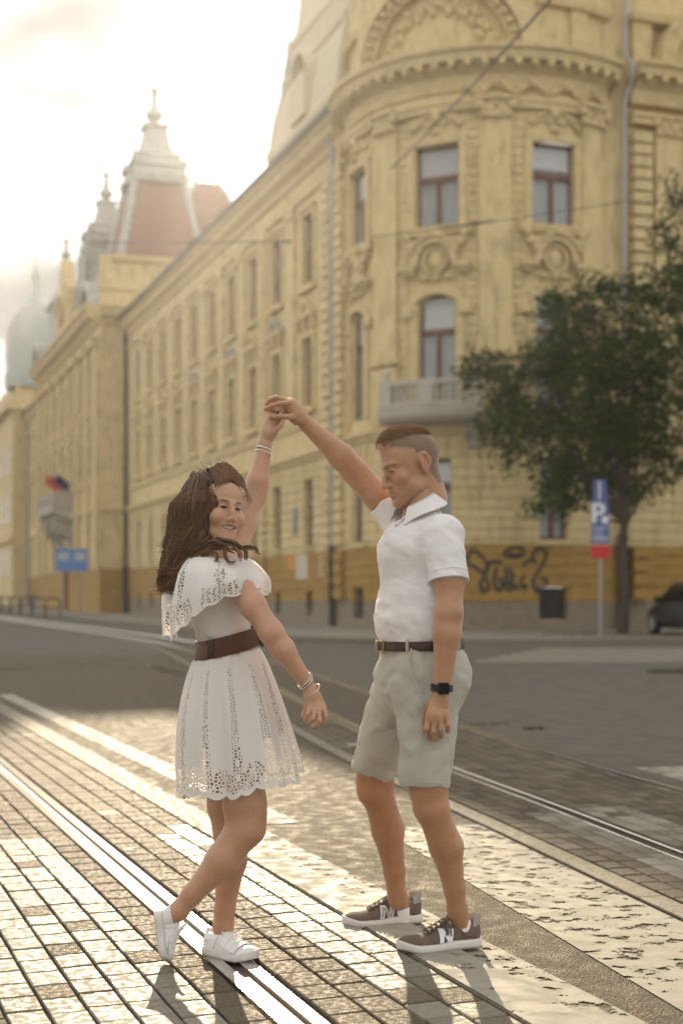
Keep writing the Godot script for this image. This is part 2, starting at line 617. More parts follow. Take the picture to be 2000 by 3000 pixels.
func make_pavement() -> void:
	var kerb := [[-62.0, 216.0], [-29.8, 124.0], [-18.6, 90.0], [-12.2, 71.0], [-6.0, 53.0], [-2.2, 42.6], [-1.0, 40.0], [0.6, 38.2], [2.8, 37.4], [5.0, 37.5], [9.0, 38.6], [14.0, 40.3], [32.0, 46.6]]
	var back := [[-40.0, 216.0], [-14.0, 126.0], [-6.0, 92.0], [-2.0, 73.0], [2.0, 60.0], [5.0, 55.0], [5.5, 54.0], [6.0, 53.5], [6.5, 53.0], [7.0, 53.0], [9.0, 53.0], [14.0, 53.5], [30.0, 58.0]]
	var top := MB.new()
	for i in kerb.size() - 1:
		top.quad(Vector3(kerb[i][0], 0.1, -kerb[i][1]), Vector3(kerb[i + 1][0], 0.1, -kerb[i + 1][1]), Vector3(back[i + 1][0], 0.1, -back[i + 1][1]), Vector3(back[i][0], 0.1, -back[i][1]))
	var pave := struct("pavement", top, M.pavement)
	var at := Vector3(kerb[1][0], 0, -kerb[1][1])
	for i in range(1, kerb.size() - 1):
		var a := Vector3(kerb[i][0], 0, -kerb[i][1])
		var b := Vector3(kerb[i + 1][0], 0, -kerb[i + 1][1])
		var len := a.distance_to(b)
		var n := maxi(1, int(len / (1.2 if i > 3 else 4.0)))
		var f := (b - a).normalized()
		var t := Transform3D(Basis(f, Vector3.UP, f.cross(Vector3.UP)), a)
		for k in n:
			var stone := MB.new()
			stone.slab(Vector3(len * k / n + 0.006, -0.02, -0.10), Vector3(len * (k + 1) / n - 0.006, 0.125, 0.08), 0.02, t)
			part("kerb_stone", stone, M.concrete, pave)


# ---- the palace: local frame at the centre of its round corner, -x faces the street on the left, +z the cross street ----
const RW := 5.06                                # radius of the round corner's wall
const WING_X := -4.64                           # plane of the long street front


func round_wall(s: float, h: float, o: float) -> Vector3:      # s: metres along the wall from the diagonal axis, o: outwards
	var w := deg_to_rad(-45.0) + s / RW
	return Vector3(sin(w) * (RW + o), h, cos(w) * (RW + o))


func street_wall(s: float, h: float, o: float) -> Vector3:     # s grows towards the viewer, away from -u
	return Vector3(WING_X - o, h, s)


func cross_wall(s: float, h: float, o: float) -> Vector3:
	return Vector3(s, h, 4.64 + o)


func pavilion_wall(s: float, h: float, o: float) -> Vector3:
	return Vector3(-6.49 - o, h, s)


func end_wall(s: float, h: float, o: float) -> Vector3:        # the pavilion's flank, which faces the viewer
	return Vector3(s, h, -44.8 + o)


func cuts(s0: float, s1: float, curved: bool) -> Array:
	var n := maxi(1, int(ceil((s1 - s0) / 0.36))) if curved else 1
	var r := []
	for k in n + 1:
		r.append(lerpf(s0, s1, float(k) / n))
	return r


func wbox(mb: MB, f: Callable, s0: float, s1: float, h0: float, h1: float, o0: float, o1: float) -> void:   # a block on a wall
	var c := cuts(s0, s1, f.get_method() == &"round_wall")
	for k in c.size() - 1:
		var a: float = c[k]
		var b: float = c[k + 1]
		mb.quad(f.call(a, h0, o1), f.call(b, h0, o1), f.call(b, h1, o1), f.call(a, h1, o1))
		mb.quad(f.call(a, h1, o1), f.call(b, h1, o1), f.call(b, h1, o0), f.call(a, h1, o0))
		mb.quad(f.call(a, h0, o0), f.call(b, h0, o0), f.call(b, h0, o1), f.call(a, h0, o1))
	mb.quad(f.call(s0, h0, o0), f.call(s0, h0, o1), f.call(s0, h1, o1), f.call(s0, h1, o0))
	mb.quad(f.call(s1, h0, o1), f.call(s1, h0, o0), f.call(s1, h1, o0), f.call(s1, h1, o1))


func wsweep(mb: MB, f: Callable, s0: float, s1: float, prof: Array) -> void:    # prof: [o, h] from the bottom outwards and up
	var c := cuts(s0, s1, f.get_method() == &"round_wall")
	for k in c.size() - 1:
		for i in prof.size() - 1:
			mb.quad(f.call(c[k], prof[i][1], prof[i][0]), f.call(c[k + 1], prof[i][1], prof[i][0]), f.call(c[k + 1], prof[i + 1][1], prof[i + 1][0]), f.call(c[k], prof[i + 1][1], prof[i + 1][0]))
	for e in [s0, s1]:
		for i in range(1, prof.size() - 1):
			if e == s0:
				mb.tri(f.call(e, prof[0][1], prof[0][0]), f.call(e, prof[i][1], prof[i][0]), f.call(e, prof[i + 1][1], prof[i + 1][0]))
			else:
				mb.tri(f.call(e, prof[0][1], prof[0][0]), f.call(e, prof[i + 1][1], prof[i + 1][0]), f.call(e, prof[i][1], prof[i][0]))


func wall_with_holes(f: Callable, s0: float, s1: float, h0: float, h1: float, holes: Array, deep := 0.32) -> MB:
	var mb := MB.new()
	var ss := [s0, s1]
	var hs := [h0, h1]
	for w in holes:
		for x in [w[0], w[1]]:
			if x > s0 and x < s1 and not ss.has(x):
				ss.append(x)
		for y in [w[2], w[3]]:
			if y > h0 and y < h1 and not hs.has(y):
				hs.append(y)
	ss.sort()
	hs.sort()
	for i in ss.size() - 1:
		for j in hs.size() - 1:
			var sm: float = (ss[i] + ss[i + 1]) / 2
			var hm: float = (hs[j] + hs[j + 1]) / 2
			var open := false
			for w in holes:
				open = open or (sm > w[0] and sm < w[1] and hm > w[2] and hm < w[3])
			if open:
				continue
			var c := cuts(ss[i], ss[i + 1], f.get_method() == &"round_wall")
			for k in c.size() - 1:
				mb.quad(f.call(c[k], hs[j], 0), f.call(c[k + 1], hs[j], 0), f.call(c[k + 1], hs[j + 1], 0), f.call(c[k], hs[j + 1], 0))
	for w in holes:
		var a: float = w[0]
		var b: float = w[1]
		if b < s0 or a > s1 or w[3] < h0 + 0.01 or w[2] > h1 - 0.01:
			continue
		var lo := maxf(w[2], h0)
		var hi := minf(w[3], h1)
		mb.quad(f.call(a, lo, 0), f.call(a, lo, -deep), f.call(a, hi, -deep), f.call(a, hi, 0))
		mb.quad(f.call(b, lo, -deep), f.call(b, lo, 0), f.call(b, hi, 0), f.call(b, hi, -deep))
		mb.quad(f.call(a, hi, 0), f.call(a, hi, -deep), f.call(b, hi, -deep), f.call(b, hi, 0))
		mb.quad(f.call(a, lo, 0), f.call(b, lo, 0), f.call(b, lo, -deep), f.call(a, lo, -deep))
	return mb


func on_wall(f: Callable, s: float, h: float, o: float) -> Transform3D:       # x along the wall to the viewer's right, z outwards
	var p: Vector3 = f.call(s, h, o)
	var x: Vector3 = (f.call(s + 0.01, h, o) - f.call(s - 0.01, h, o)).normalized()
	return Transform3D(Basis(x, Vector3.UP, x.cross(Vector3.UP)), p)


var shared := {}


func window_shapes(w: float, h: float, transom: float) -> Array:      # frame, panes; the origin is the middle of the sill
	var key := "%.2f %.2f %.2f" % [w, h, transom]
	if not shared.has(key):
		var fr := MB.new()
		for x in [-1.0, 1.0]:
			fr.box(Vector3(x * w / 2 - (0.09 if x > 0 else 0.0), 0, -0.06), Vector3(x * w / 2 + (0.0 if x > 0 else 0.09), h, 0.0))
		fr.box(Vector3(-w / 2 + 0.09, 0, -0.06), Vector3(w / 2 - 0.09, 0.10, 0.0))
		fr.box(Vector3(-w / 2 + 0.09, h - 0.09, -0.06), Vector3(w / 2 - 0.09, h, 0.0))
		fr.box(Vector3(-w / 2 + 0.09, transom - 0.10, -0.055), Vector3(w / 2 - 0.09, transom + 0.10, 0.03))
		fr.box(Vector3(-0.075, 0.10, -0.055), Vector3(0.075, transom - 0.10, 0.02))
		var panes := []
		for r in [[-w / 2 + 0.09, -0.075, 0.10, transom - 0.10], [0.075, w / 2 - 0.09, 0.10, transom - 0.10], [-w / 2 + 0.09, w / 2 - 0.09, transom + 0.10, h - 0.09]]:
			var p := MB.new()
			p.quad(Vector3(r[0], r[2], -0.04), Vector3(r[1], r[2], -0.04), Vector3(r[1], r[3], -0.04), Vector3(r[0], r[3], -0.04))
			panes.append(p.mesh())
		shared[key] = [fr.mesh(), panes]
	return shared[key]


func palace_window(b: Node3D, f: Callable, s: float, h0: float, w: float, h: float, transom: float, near := false, blind := 1.0) -> void:
	var sh := window_shapes(w, h, transom)
	var o := part("window", sh[0], M.window_wood, b, on_wall(f, s, h0, -0.20))
	for p in sh[1]:
		part("pane", p, M.window_glass if near else M.far_pane, o)
	if near:                                            # a shallow dark room and what hangs in the window
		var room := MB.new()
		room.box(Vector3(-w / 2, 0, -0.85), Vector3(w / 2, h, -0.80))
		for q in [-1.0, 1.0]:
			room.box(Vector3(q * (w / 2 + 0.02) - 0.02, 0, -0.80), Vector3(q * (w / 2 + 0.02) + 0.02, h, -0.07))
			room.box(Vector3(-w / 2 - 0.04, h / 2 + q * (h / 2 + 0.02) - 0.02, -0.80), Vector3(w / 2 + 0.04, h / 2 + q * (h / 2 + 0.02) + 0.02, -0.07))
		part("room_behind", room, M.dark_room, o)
		var bl := MB.new()
		bl.box(Vector3(-w / 2 + 0.1, transom + 0.1 + (1 - blind) * 0.3, -0.13), Vector3(w / 2 - 0.1, h - 0.05, -0.125))
		part("blind", bl, M.blind, o)
		var cu := MB.new()
		var rows := [[], []]
		for k in 41:
			var x := lerpf(-w / 2 + 0.08, w / 2 - 0.08, k / 40.0)
			var z := -0.19 + 0.022 * sin(k * 1.35) + 0.01 * sin(k * 0.6)
			rows[0].append(Vector3(x, 0.05, z))
			rows[1].append(Vector3(x, transom, z))
		cu.grid(rows, false, true)
		part("curtain", cu, M.curtain, o)


func arch_fill(f: Callable, s: float, w: float, h: float, rise: float) -> MB:      # rounds off the top of an opening
	var mb := MB.new()
	for k in 12:
		var a := -w / 2 + w * k / 12.0
		var b := -w / 2 + w * (k + 1) / 12.0
		var m := (a + b) / w
		var top := h - rise * m * m
		wbox(mb, f, s + a, s + b, top, h + 0.005, -0.30, 0.004)
	return mb


func arc_band(mb: MB, f: Callable, s: float, h: float, r0: float, r1: float, a0: float, a1: float, o0: float, o1: float, squash := 1.0, n := 18) -> void:
	for k in n:
		var t := [lerpf(a0, a1, float(k) / n), lerpf(a0, a1, float(k + 1) / n)]
		var p := func(r: float, i: int, o: float): return f.call(s + cos(t[i]) * r, h + sin(t[i]) * r * squash, o)
		mb.quad(p.call(r0, 1, o1), p.call(r0, 0, o1), p.call(r1, 0, o1), p.call(r1, 1, o1))
		mb.quad(p.call(r1, 0, o1), p.call(r1, 0, o0), p.call(r1, 1, o0), p.call(r1, 1, o1))
		mb.quad(p.call(r0, 1, o1), p.call(r0, 1, o0), p.call(r0, 0, o0), p.call(r0, 0, o1))


func medallion_shape() -> Mesh:                 # a round shield in an arched hood, on two brackets; origin at its centre
	var mb := MB.new()
	var flat := func(s: float, h: float, o: float): return Vector3(s, h, o)
	arc_band(mb, flat, 0, 0, 0.56, 0.78, -0.15, PI + 0.15, 0.0, 0.24)
	arc_band(mb, flat, 0, 0, 0.78, 0.88, 0.25, PI - 0.25, 0.0, 0.34)
	arc_band(mb, flat, 0, 0, 0.36, 0.46, 0, TAU, 0.0, 0.16)
	mb.ball(Vector3(0, 0.02, 0.0), Vector3(0.30, 0.36, 0.16), 14)
	for s in [-1.0, 1.0]:
		mb.box(Vector3(s * 0.98 - 0.30, -0.30, 0.0), Vector3(s * 0.98 + 0.30, -0.14, 0.30))
		mb.box(Vector3(s * 0.98 - 0.22, -0.46, 0.0), Vector3(s * 0.98 + 0.22, -0.30, 0.16))
		mb.ball(Vector3(s * 0.86, 0.55, 0.05), Vector3(0.20, 0.16, 0.12), 8)
		mb.ball(Vector3(s * 1.0, 0.86, 0.05), Vector3(0.14, 0.20, 0.10), 8)
		mb.ball(Vector3(s * 0.42, -0.55, 0.03), Vector3(0.24, 0.10, 0.10), 8)
	mb.ball(Vector3(0, 0.92, 0.12), Vector3(0.24, 0.20, 0.18), 10)
	mb.ball(Vector3(0, -0.56, 0.05), Vector3(0.20, 0.14, 0.12), 10)
	return mb.mesh()


func cartouche_shape() -> Mesh:                 # carved leaves and a mask over an upper window; origin at the window head
	var mb := MB.new()
	mb.box(Vector3(-0.55, 1.05, 0), Vector3(0.55, 1.16, 0.20))
	mb.ball(Vector3(0, 0.72, 0.06), Vector3(0.22, 0.28, 0.16), 10)
	mb.ball(Vector3(0, 0.10, 0.08), Vector3(0.20, 0.14, 0.14), 10)
	for s in [-1.0, 1.0]:
		for k in 6:
			var w := 0.5 + k * 0.36
			mb.ball(Vector3(s * (0.25 + 0.11 * k), 0.78 - 0.085 * k + 0.05 * sin(w * 5), 0.03), Vector3(0.13, 0.09, 0.09), 7, Basis(Vector3.BACK, s * -0.6))
		mb.ball(Vector3(s * 0.22, 0.42, 0.04), Vector3(0.10, 0.16, 0.10), 7)
	return mb.mesh()


func capital_shape(w: float) -> Mesh:
	var mb := MB.new()
	mb.box(Vector3(-w / 2 - 0.12, 0.52, 0), Vector3(w / 2 + 0.12, 0.64, 0.30))
	mb.box(Vector3(-w / 2 + 0.02, 0.06, 0), Vector3(w / 2 - 0.02, 0.52, 0.16))
	mb.box(Vector3(-w / 2 - 0.04, -0.02, 0), Vector3(w / 2 + 0.04, 0.06, 0.20))
	for s in [-1.0, 1.0]:
		mb.ball(Vector3(s * w * 0.5, 0.36, 0.16), Vector3(0.18, 0.18, 0.14), 9)
		mb.ball(Vector3(s * w * 0.2, 0.20, 0.16), Vector3(0.12, 0.14, 0.08), 8)
	mb.ball(Vector3(0, 0.40, 0.17), Vector3(0.14, 0.14, 0.10), 8)
	return mb.mesh()


func courses(b: Node3D, f: Callable, spans: Array, h0: float, h1: float, each: float, m: Material, proud := 0.045, gap := 0.05, joined := false) -> void:
	var all := MB.new()
	var n := int(round((h1 - h0) / each))
	var step := (h1 - h0) / n
	for k in n:
		var mb := MB.new()
		for s in spans:
			if s.size() > 3 and s[2] < h0 + (k + 1) * step - gap / 2 and s[3] > h0 + k * step + gap / 2:   # an opening cuts this span
				continue
			if joined:
				wbox(all, f, s[0], s[1], h0 + k * step + gap / 2, h0 + (k + 1) * step - gap / 2, 0.0, proud)
				continue
			mb = MB.new()
			wbox(mb, f, s[0], s[1], h0 + k * step + gap / 2, h0 + (k + 1) * step - gap / 2, 0.0, proud)
			part("rustication_block", mb, m, b)
	if joined:
		part("rustication", all, m, b).set_meta("kind", "stuff")


func spans_between(s0: float, s1: float, holes: Array, extra: float) -> Array:       # what is left of a wall beside its openings
	var out := []
	var x := s0
	for w in holes:
		if w[0] - extra > x:
			out.append([x, w[0] - extra])
		x = maxf(x, w[1] + extra)
	if x < s1:
		out.append([x, s1])
	return out


const CORNICE := [[0.0, 17.75], [0.10, 17.80], [0.14, 18.25], [0.30, 18.40], [0.34, 18.58], [0.62, 18.62], [0.66, 18.86], [0.78, 18.92], [0.80, 19.06], [0.0, 19.14]]
const STRING := [[0.0, 6.45], [0.12, 6.5], [0.14, 6.62], [0.26, 6.7], [0.26, 6.84], [0.0, 6.92]]


func make_palace() -> void:
	var b := thing("palace_building", "long pale yellow palace with round corner, ochre foot and spired roofs", "building", Vector3(5.34, 0.1, -51.8), deg_to_rad(19.33))
	round_corner(b)
	long_wing(b, -44.8, -2.0, true)
	cross_front(b)
	corner_roof(b)
	central_pavilion(b)
	long_wing(b, -97.0, -73.8, false)
	far_pavilion(b)


func round_corner(b: Node3D) -> void:
	var f := round_wall
	var eighth := RW * PI / 4
	var holes := []
	for k in [-1, 0, 1]:
		var s: float = k * eighth
		holes.append([s - 0.775, s + 0.775, 13.4, 16.1])
		holes.append([s - 0.66, s + 0.66, 7.3, 11.17])
		holes.append([s - 0.52, s + 0.52, 3.0, 5.68])
		holes.append([s - 0.52, s + 0.52, 0.33, 1.42])
	var s0 := -1.62 * eighth
	var s1 := 1.58 * eighth
	part("wall", wall_with_holes(f, s0, s1, 2.85, 17.8, holes), M.plaster, b)
	part("lower_wall", wall_with_holes(f, s0, s1, 0.95, 2.85, holes), M.ochre, b)
	var pl := wall_with_holes(f, s0, s1, -0.2, 0.95, holes)
	part("plinth", pl, M.plinth, b)
	for k in [-1, 0, 1]:
		var s: float = k * eighth
		palace_window(b, f, s, 13.4, 1.55, 2.7, 1.62, true, 1.0 if k < 1 else 0.4)
		palace_window(b, f, s, 7.3, 1.32, 3.87, 2.62, true)
		part("arch_head", arch_fill(f, s, 1.32, 11.17, 0.30), M.plaster, b)
		palace_window(b, f, s, 3.0, 1.04, 2.68, 1.75, true, 0.7)
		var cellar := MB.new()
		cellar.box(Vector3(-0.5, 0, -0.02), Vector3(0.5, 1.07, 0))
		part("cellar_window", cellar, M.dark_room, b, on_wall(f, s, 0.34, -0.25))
		# surrounds
		var su: MB
		for e in [[13.4, 16.1, 0.775], [7.3, 10.9, 0.66]]:
			for q in [-1.0, 1.0]:
				var x: float = s + q * (e[2] + 0.14)
				su = MB.new()
				wbox(su, f, x - 0.13, x + 0.13, e[0], e[1] + 0.28, 0.0, 0.09)
				part("window_jamb", su, M.trim, b)
		for e in [["lintel", 0.77, 16.12, 16.38, 0.10], ["apron", 1.15, 12.85, 13.05, 0.07], ["sill", 0.72, 2.82, 2.98, 0.12]]:
			su = MB.new()
			wbox(su, f, s - e[1], s + e[1], e[2], e[3], 0.0, e[4])
			part(e[0], su, M.trim, b)
		su = MB.new()
		wsweep(su, f, s - 1.25, s + 1.25, [[0, 13.05], [0.2, 13.1], [0.26, 13.25], [0.26, 13.36], [0, 13.39]])
		part("sill", su, M.trim, b)
		su = MB.new()
		arc_band(su, f, s, 9.95, 1.20, 1.42, 0.55, PI - 0.55, 0.0, 0.13)
		part("hood_mould", su, M.trim, b)
		for q in [-1.0, 1.0]:
			su = MB.new()
			wbox(su, f, s + q * 1.02 - 0.2, s + q * 1.02 + 0.2, 10.45, 10.7, 0.0, 0.2)
			part("hood_stop", su, M.trim, b)
		for q in [-0.45, -0.15, 0.15, 0.45]:               # the fan of voussoirs over the ground floor window
			su = MB.new()
			su.box(Vector3(-0.10, 0, 0), Vector3(0.10, 0.72, 0.09), on_wall(f, s + q * 1.5, 5.72, 0.0) * Transform3D(Basis(Vector3.BACK, -q * 0.55)))
			part("voussoir", su, M.trim, b)
		if not shared.has("medallion"):
			shared.medallion = medallion_shape()
			shared.cartouche = cartouche_shape()
			shared.capital = capital_shape(1.05)
		part("medallion", shared.medallion, M.trim, b, on_wall(f, s, 12.25, 0.03))
		part("cartouche", shared.cartouche, M.trim, b, on_wall(f, s, 16.38, 0.02))
	# giant pilasters on pedestals, two storeys high
	for k in [-1.5, -0.5, 0.5, 1.36]:
		var s: float = k * eighth
		var w := 1.05 if k < 1 else 0.8
		var pi_ := MB.new()
		wbox(pi_, f, s - w / 2, s + w / 2, 9.6, 16.85, 0.0, 0.17)
		wbox(pi_, f, s - w / 2 - 0.08, s + w / 2 + 0.08, 9.2, 9.6, 0.0, 0.24)
		wbox(pi_, f, s - w / 2 - 0.05, s + w / 2 + 0.05, 6.92, 8.85, 0.0, 0.22)
		wsweep(pi_, f, s - w / 2 - 0.14, s + w / 2 + 0.14, [[0, 8.8], [0.3, 8.95], [0.32, 9.2], [0, 9.21]])
		part("pilaster", pi_, M.plaster, b)
		part("capital", shared.capital, M.trim, b, on_wall(f, s, 16.85, 0.12))
	# grooved courses: narrow ones beside the windows above, wide ones round the ground floor
	var up := []
	var ground := []
	for k in [-1, 0, 1]:
		var s: float = k * eighth
		up.append([s - 0.5 * eighth + 0.55, s - 1.07])
		up.append([s + 1.07, s + (0.5 if k < 1 else 0.36) * eighth - 0.55])
	courses(b, f, up, 7.0, 12.8, 0.30, M.plaster, 0.05, 0.07)
	courses(b, f, up, 13.45, 16.8, 0.30, M.plaster, 0.05, 0.07)
	var gh := holes.filter(func(w): return w[2] == 3.0)
	courses(b, f, spans_between(s0, s1, gh, 0.0), 3.0, 5.72, 0.34, M.plaster)
	courses(b, f, [[s0, s1]], 5.72, 6.4, 0.34, M.plaster)
	courses(b, f, [[s0, s1]], 1.45, 2.85, 0.35, M.ochre)
	var ch := holes.filter(func(w): return w[2] == 0.33)
	courses(b, f, spans_between(s0, s1, ch, 0.1), 0.98, 1.45, 0.47, M.ochre)
	# string course, architrave, frieze swags, cornice with its brackets
	var st := MB.new()
	wsweep(st, f, s0, s1, STRING)
	part("string_course", st, M.trim, b)
	st = MB.new()
	wsweep(st, f, s0, s1, [[0, 16.75], [0.06, 16.78], [0.06, 16.95], [0.0, 16.98]])
	wsweep(st, f, s0, s1, [[0, 17.1], [0.2, 17.14], [0.2, 17.3], [0.26, 17.36], [0.26, 17.5], [0, 17.55]])
	part("architrave", st, M.trim, b)
	st = MB.new()
	wsweep(st, f, s0, s1, CORNICE)
	part("cornice", st, M.trim, b)
	var br := MB.new()
	br.box(Vector3(-0.10, -0.20, 0), Vector3(0.10, 0.0, 0.40))
	br.ball(Vector3(0, -0.16, 0.30), Vector3(0.10, 0.11, 0.12), 8)
	var n := 26
	for k in n:
		part("cornice_bracket", br.mesh(), M.trim, b, on_wall(f, lerpf(s0 + 0.2, s1 - 0.2, k / (n - 1.0)), 18.62, 0.28))
	var sw := MB.new()
	for k in 11:
		var x := lerpf(-0.45, 0.45, k / 10.0)
		sw.ball(Vector3(x, -0.30 * cos(x * 3.2), 0.03), Vector3(0.09, 0.08, 0.09), 7)
	sw.ball(Vector3(0.55, 0.02, 0.05), Vector3(0.14, 0.20, 0.12), 8)
	for k in 9:
		if k > 3:
			part("swag", sw, M.trim, b, on_wall(f, -3.2 + k * 1.16, 17.95, 0.10))
	# attic with its great arched gable on the diagonal
	var at := wall_with_holes(f, s0, s1, 19.1, 22.4, [])
	part("attic_wall", at, M.plaster, b)
	var arch := MB.new()
	arc_band(arch, f, 0, 19.1, 2.75, 3.25, 0.0, PI, 0.0, 0.55, 0.86, 26)
	arc_band(arch, f, 0, 19.1, 2.35, 2.75, 0.0, PI, 0.0, 0.30, 0.86, 26)
	part("arched_gable", arch, M.trim, b)
	for k in 21:
		var t := PI * (k + 0.5) / 21.0
		var bl := MB.new()
		bl.box(Vector3(-0.09, -0.09, -0.2), Vector3(0.09, 0.09, 0.2), on_wall(f, cos(t) * 2.55, 19.1 + sin(t) * 2.55 * 0.86, 0.32))
		part("gable_block", bl, M.trim, b)
	var leaf := MB.new()
	for k in 26:
		var t := PI * (k + 0.5) / 26.0
		var r := 1.75 + 0.2 * sin(k * 2.3)
		leaf.ball(round_wall(cos(t) * r, 19.2 + sin(t) * r * 0.84, 0.03), Vector3(0.2, 0.2, 0.14), 7)
	part("gable_carving", leaf, M.trim, b)
	st = MB.new()
	wsweep(st, f, 3.35, s1, [[0, 20.55], [0.25, 20.6], [0.3, 20.85], [0, 20.9]])
	part("attic_trim", st, M.trim, b)
	st = MB.new()
	wsweep(st, f, s0, -3.35, [[0, 20.55], [0.25, 20.6], [0.3, 20.85], [0, 20.9]])
	part("attic_trim", st, M.trim, b)
	st = MB.new()
	wbox(st, f, 4.55, 5.2, 19.1, 20.55, 0, 0.16)
	part("attic_pilaster", st, M.trim, b)
	var cap := MB.new()
	cap.lathe([[RW, 22.4], [RW * 0.9, 23.6], [RW * 0.6, 25.6], [1.5, 27.4], [0.02, 28.0]], 28)
	part("dome_roof", cap, M.roof_metal, b)
	# balcony before the middle window: slab, consoles, posts and turned balusters
	var sl := MB.new()
	wsweep(sl, f, -1.42, 1.62, [[0.0, 6.70], [1.05, 6.86], [1.2, 7.0], [1.25, 7.2], [1.25, 7.28], [0.0, 7.30]])
	var bal := part("balcony", sl, M.balcony_stone, b)
	var rail := MB.new()
	wbox(rail, f, -1.28, 1.48, 8.03, 8.17, 0.98, 1.2)
	wbox(rail, f, -1.28, 1.48, 7.31, 7.47, 1.0, 1.18)
	for q in [-1.0, 1.0]:
		rail.box(Vector3(-0.08, 0, -1.0), Vector3(0.08, 0.14, 0.0), on_wall(f, 0.1 + q * 1.3, 8.03, 1.0))
		rail.box(Vector3(-0.08, 0, -1.0), Vector3(0.08, 0.14, 0.0), on_wall(f, 0.1 + q * 1.3, 7.31, 1.0))
	part("balcony_rail", rail, M.balcony_stone, bal)
	for s in [-1.16, 0.1, 1.36]:
		var post := MB.new()
		wbox(post, f, s - 0.2, s + 0.2, 7.31, 8.2, 0.95, 1.23)
		if s != 0.1:
			post.lathe([[0.10, 8.2], [0.06, 8.28], [0.14, 8.42], [0.12, 8.52], [0.03, 8.62], [0.001, 8.66]], 10, Transform3D(Basis(), f.call(s, 0, 1.09)))
		part("balcony_post", post, M.balcony_stone, bal)
	var bs := MB.new()
	bs.lathe([[0.06, 0.0], [0.05, 0.06], [0.085, 0.17], [0.05, 0.36], [0.04, 0.44], [0.06, 0.56]], 10)
	for s in [-0.85, -0.68, -0.51, -0.34, -0.17, 0.38, 0.56, 0.74, 0.92, 1.09]:
		part("baluster", bs, M.balcony_stone, bal, Transform3D(Basis(), f.call(s, 7.47, 1.09)))
	for s in [-1.05, 1.25]:
		var co := MB.new()
		wsweep(co, f, s - 0.16, s + 0.16, [[0, 5.95], [0.18, 6.0], [0.35, 6.3], [0.8, 6.5], [0.95, 6.72], [0, 6.74]])
		part("console", co, M.balcony_stone, bal)


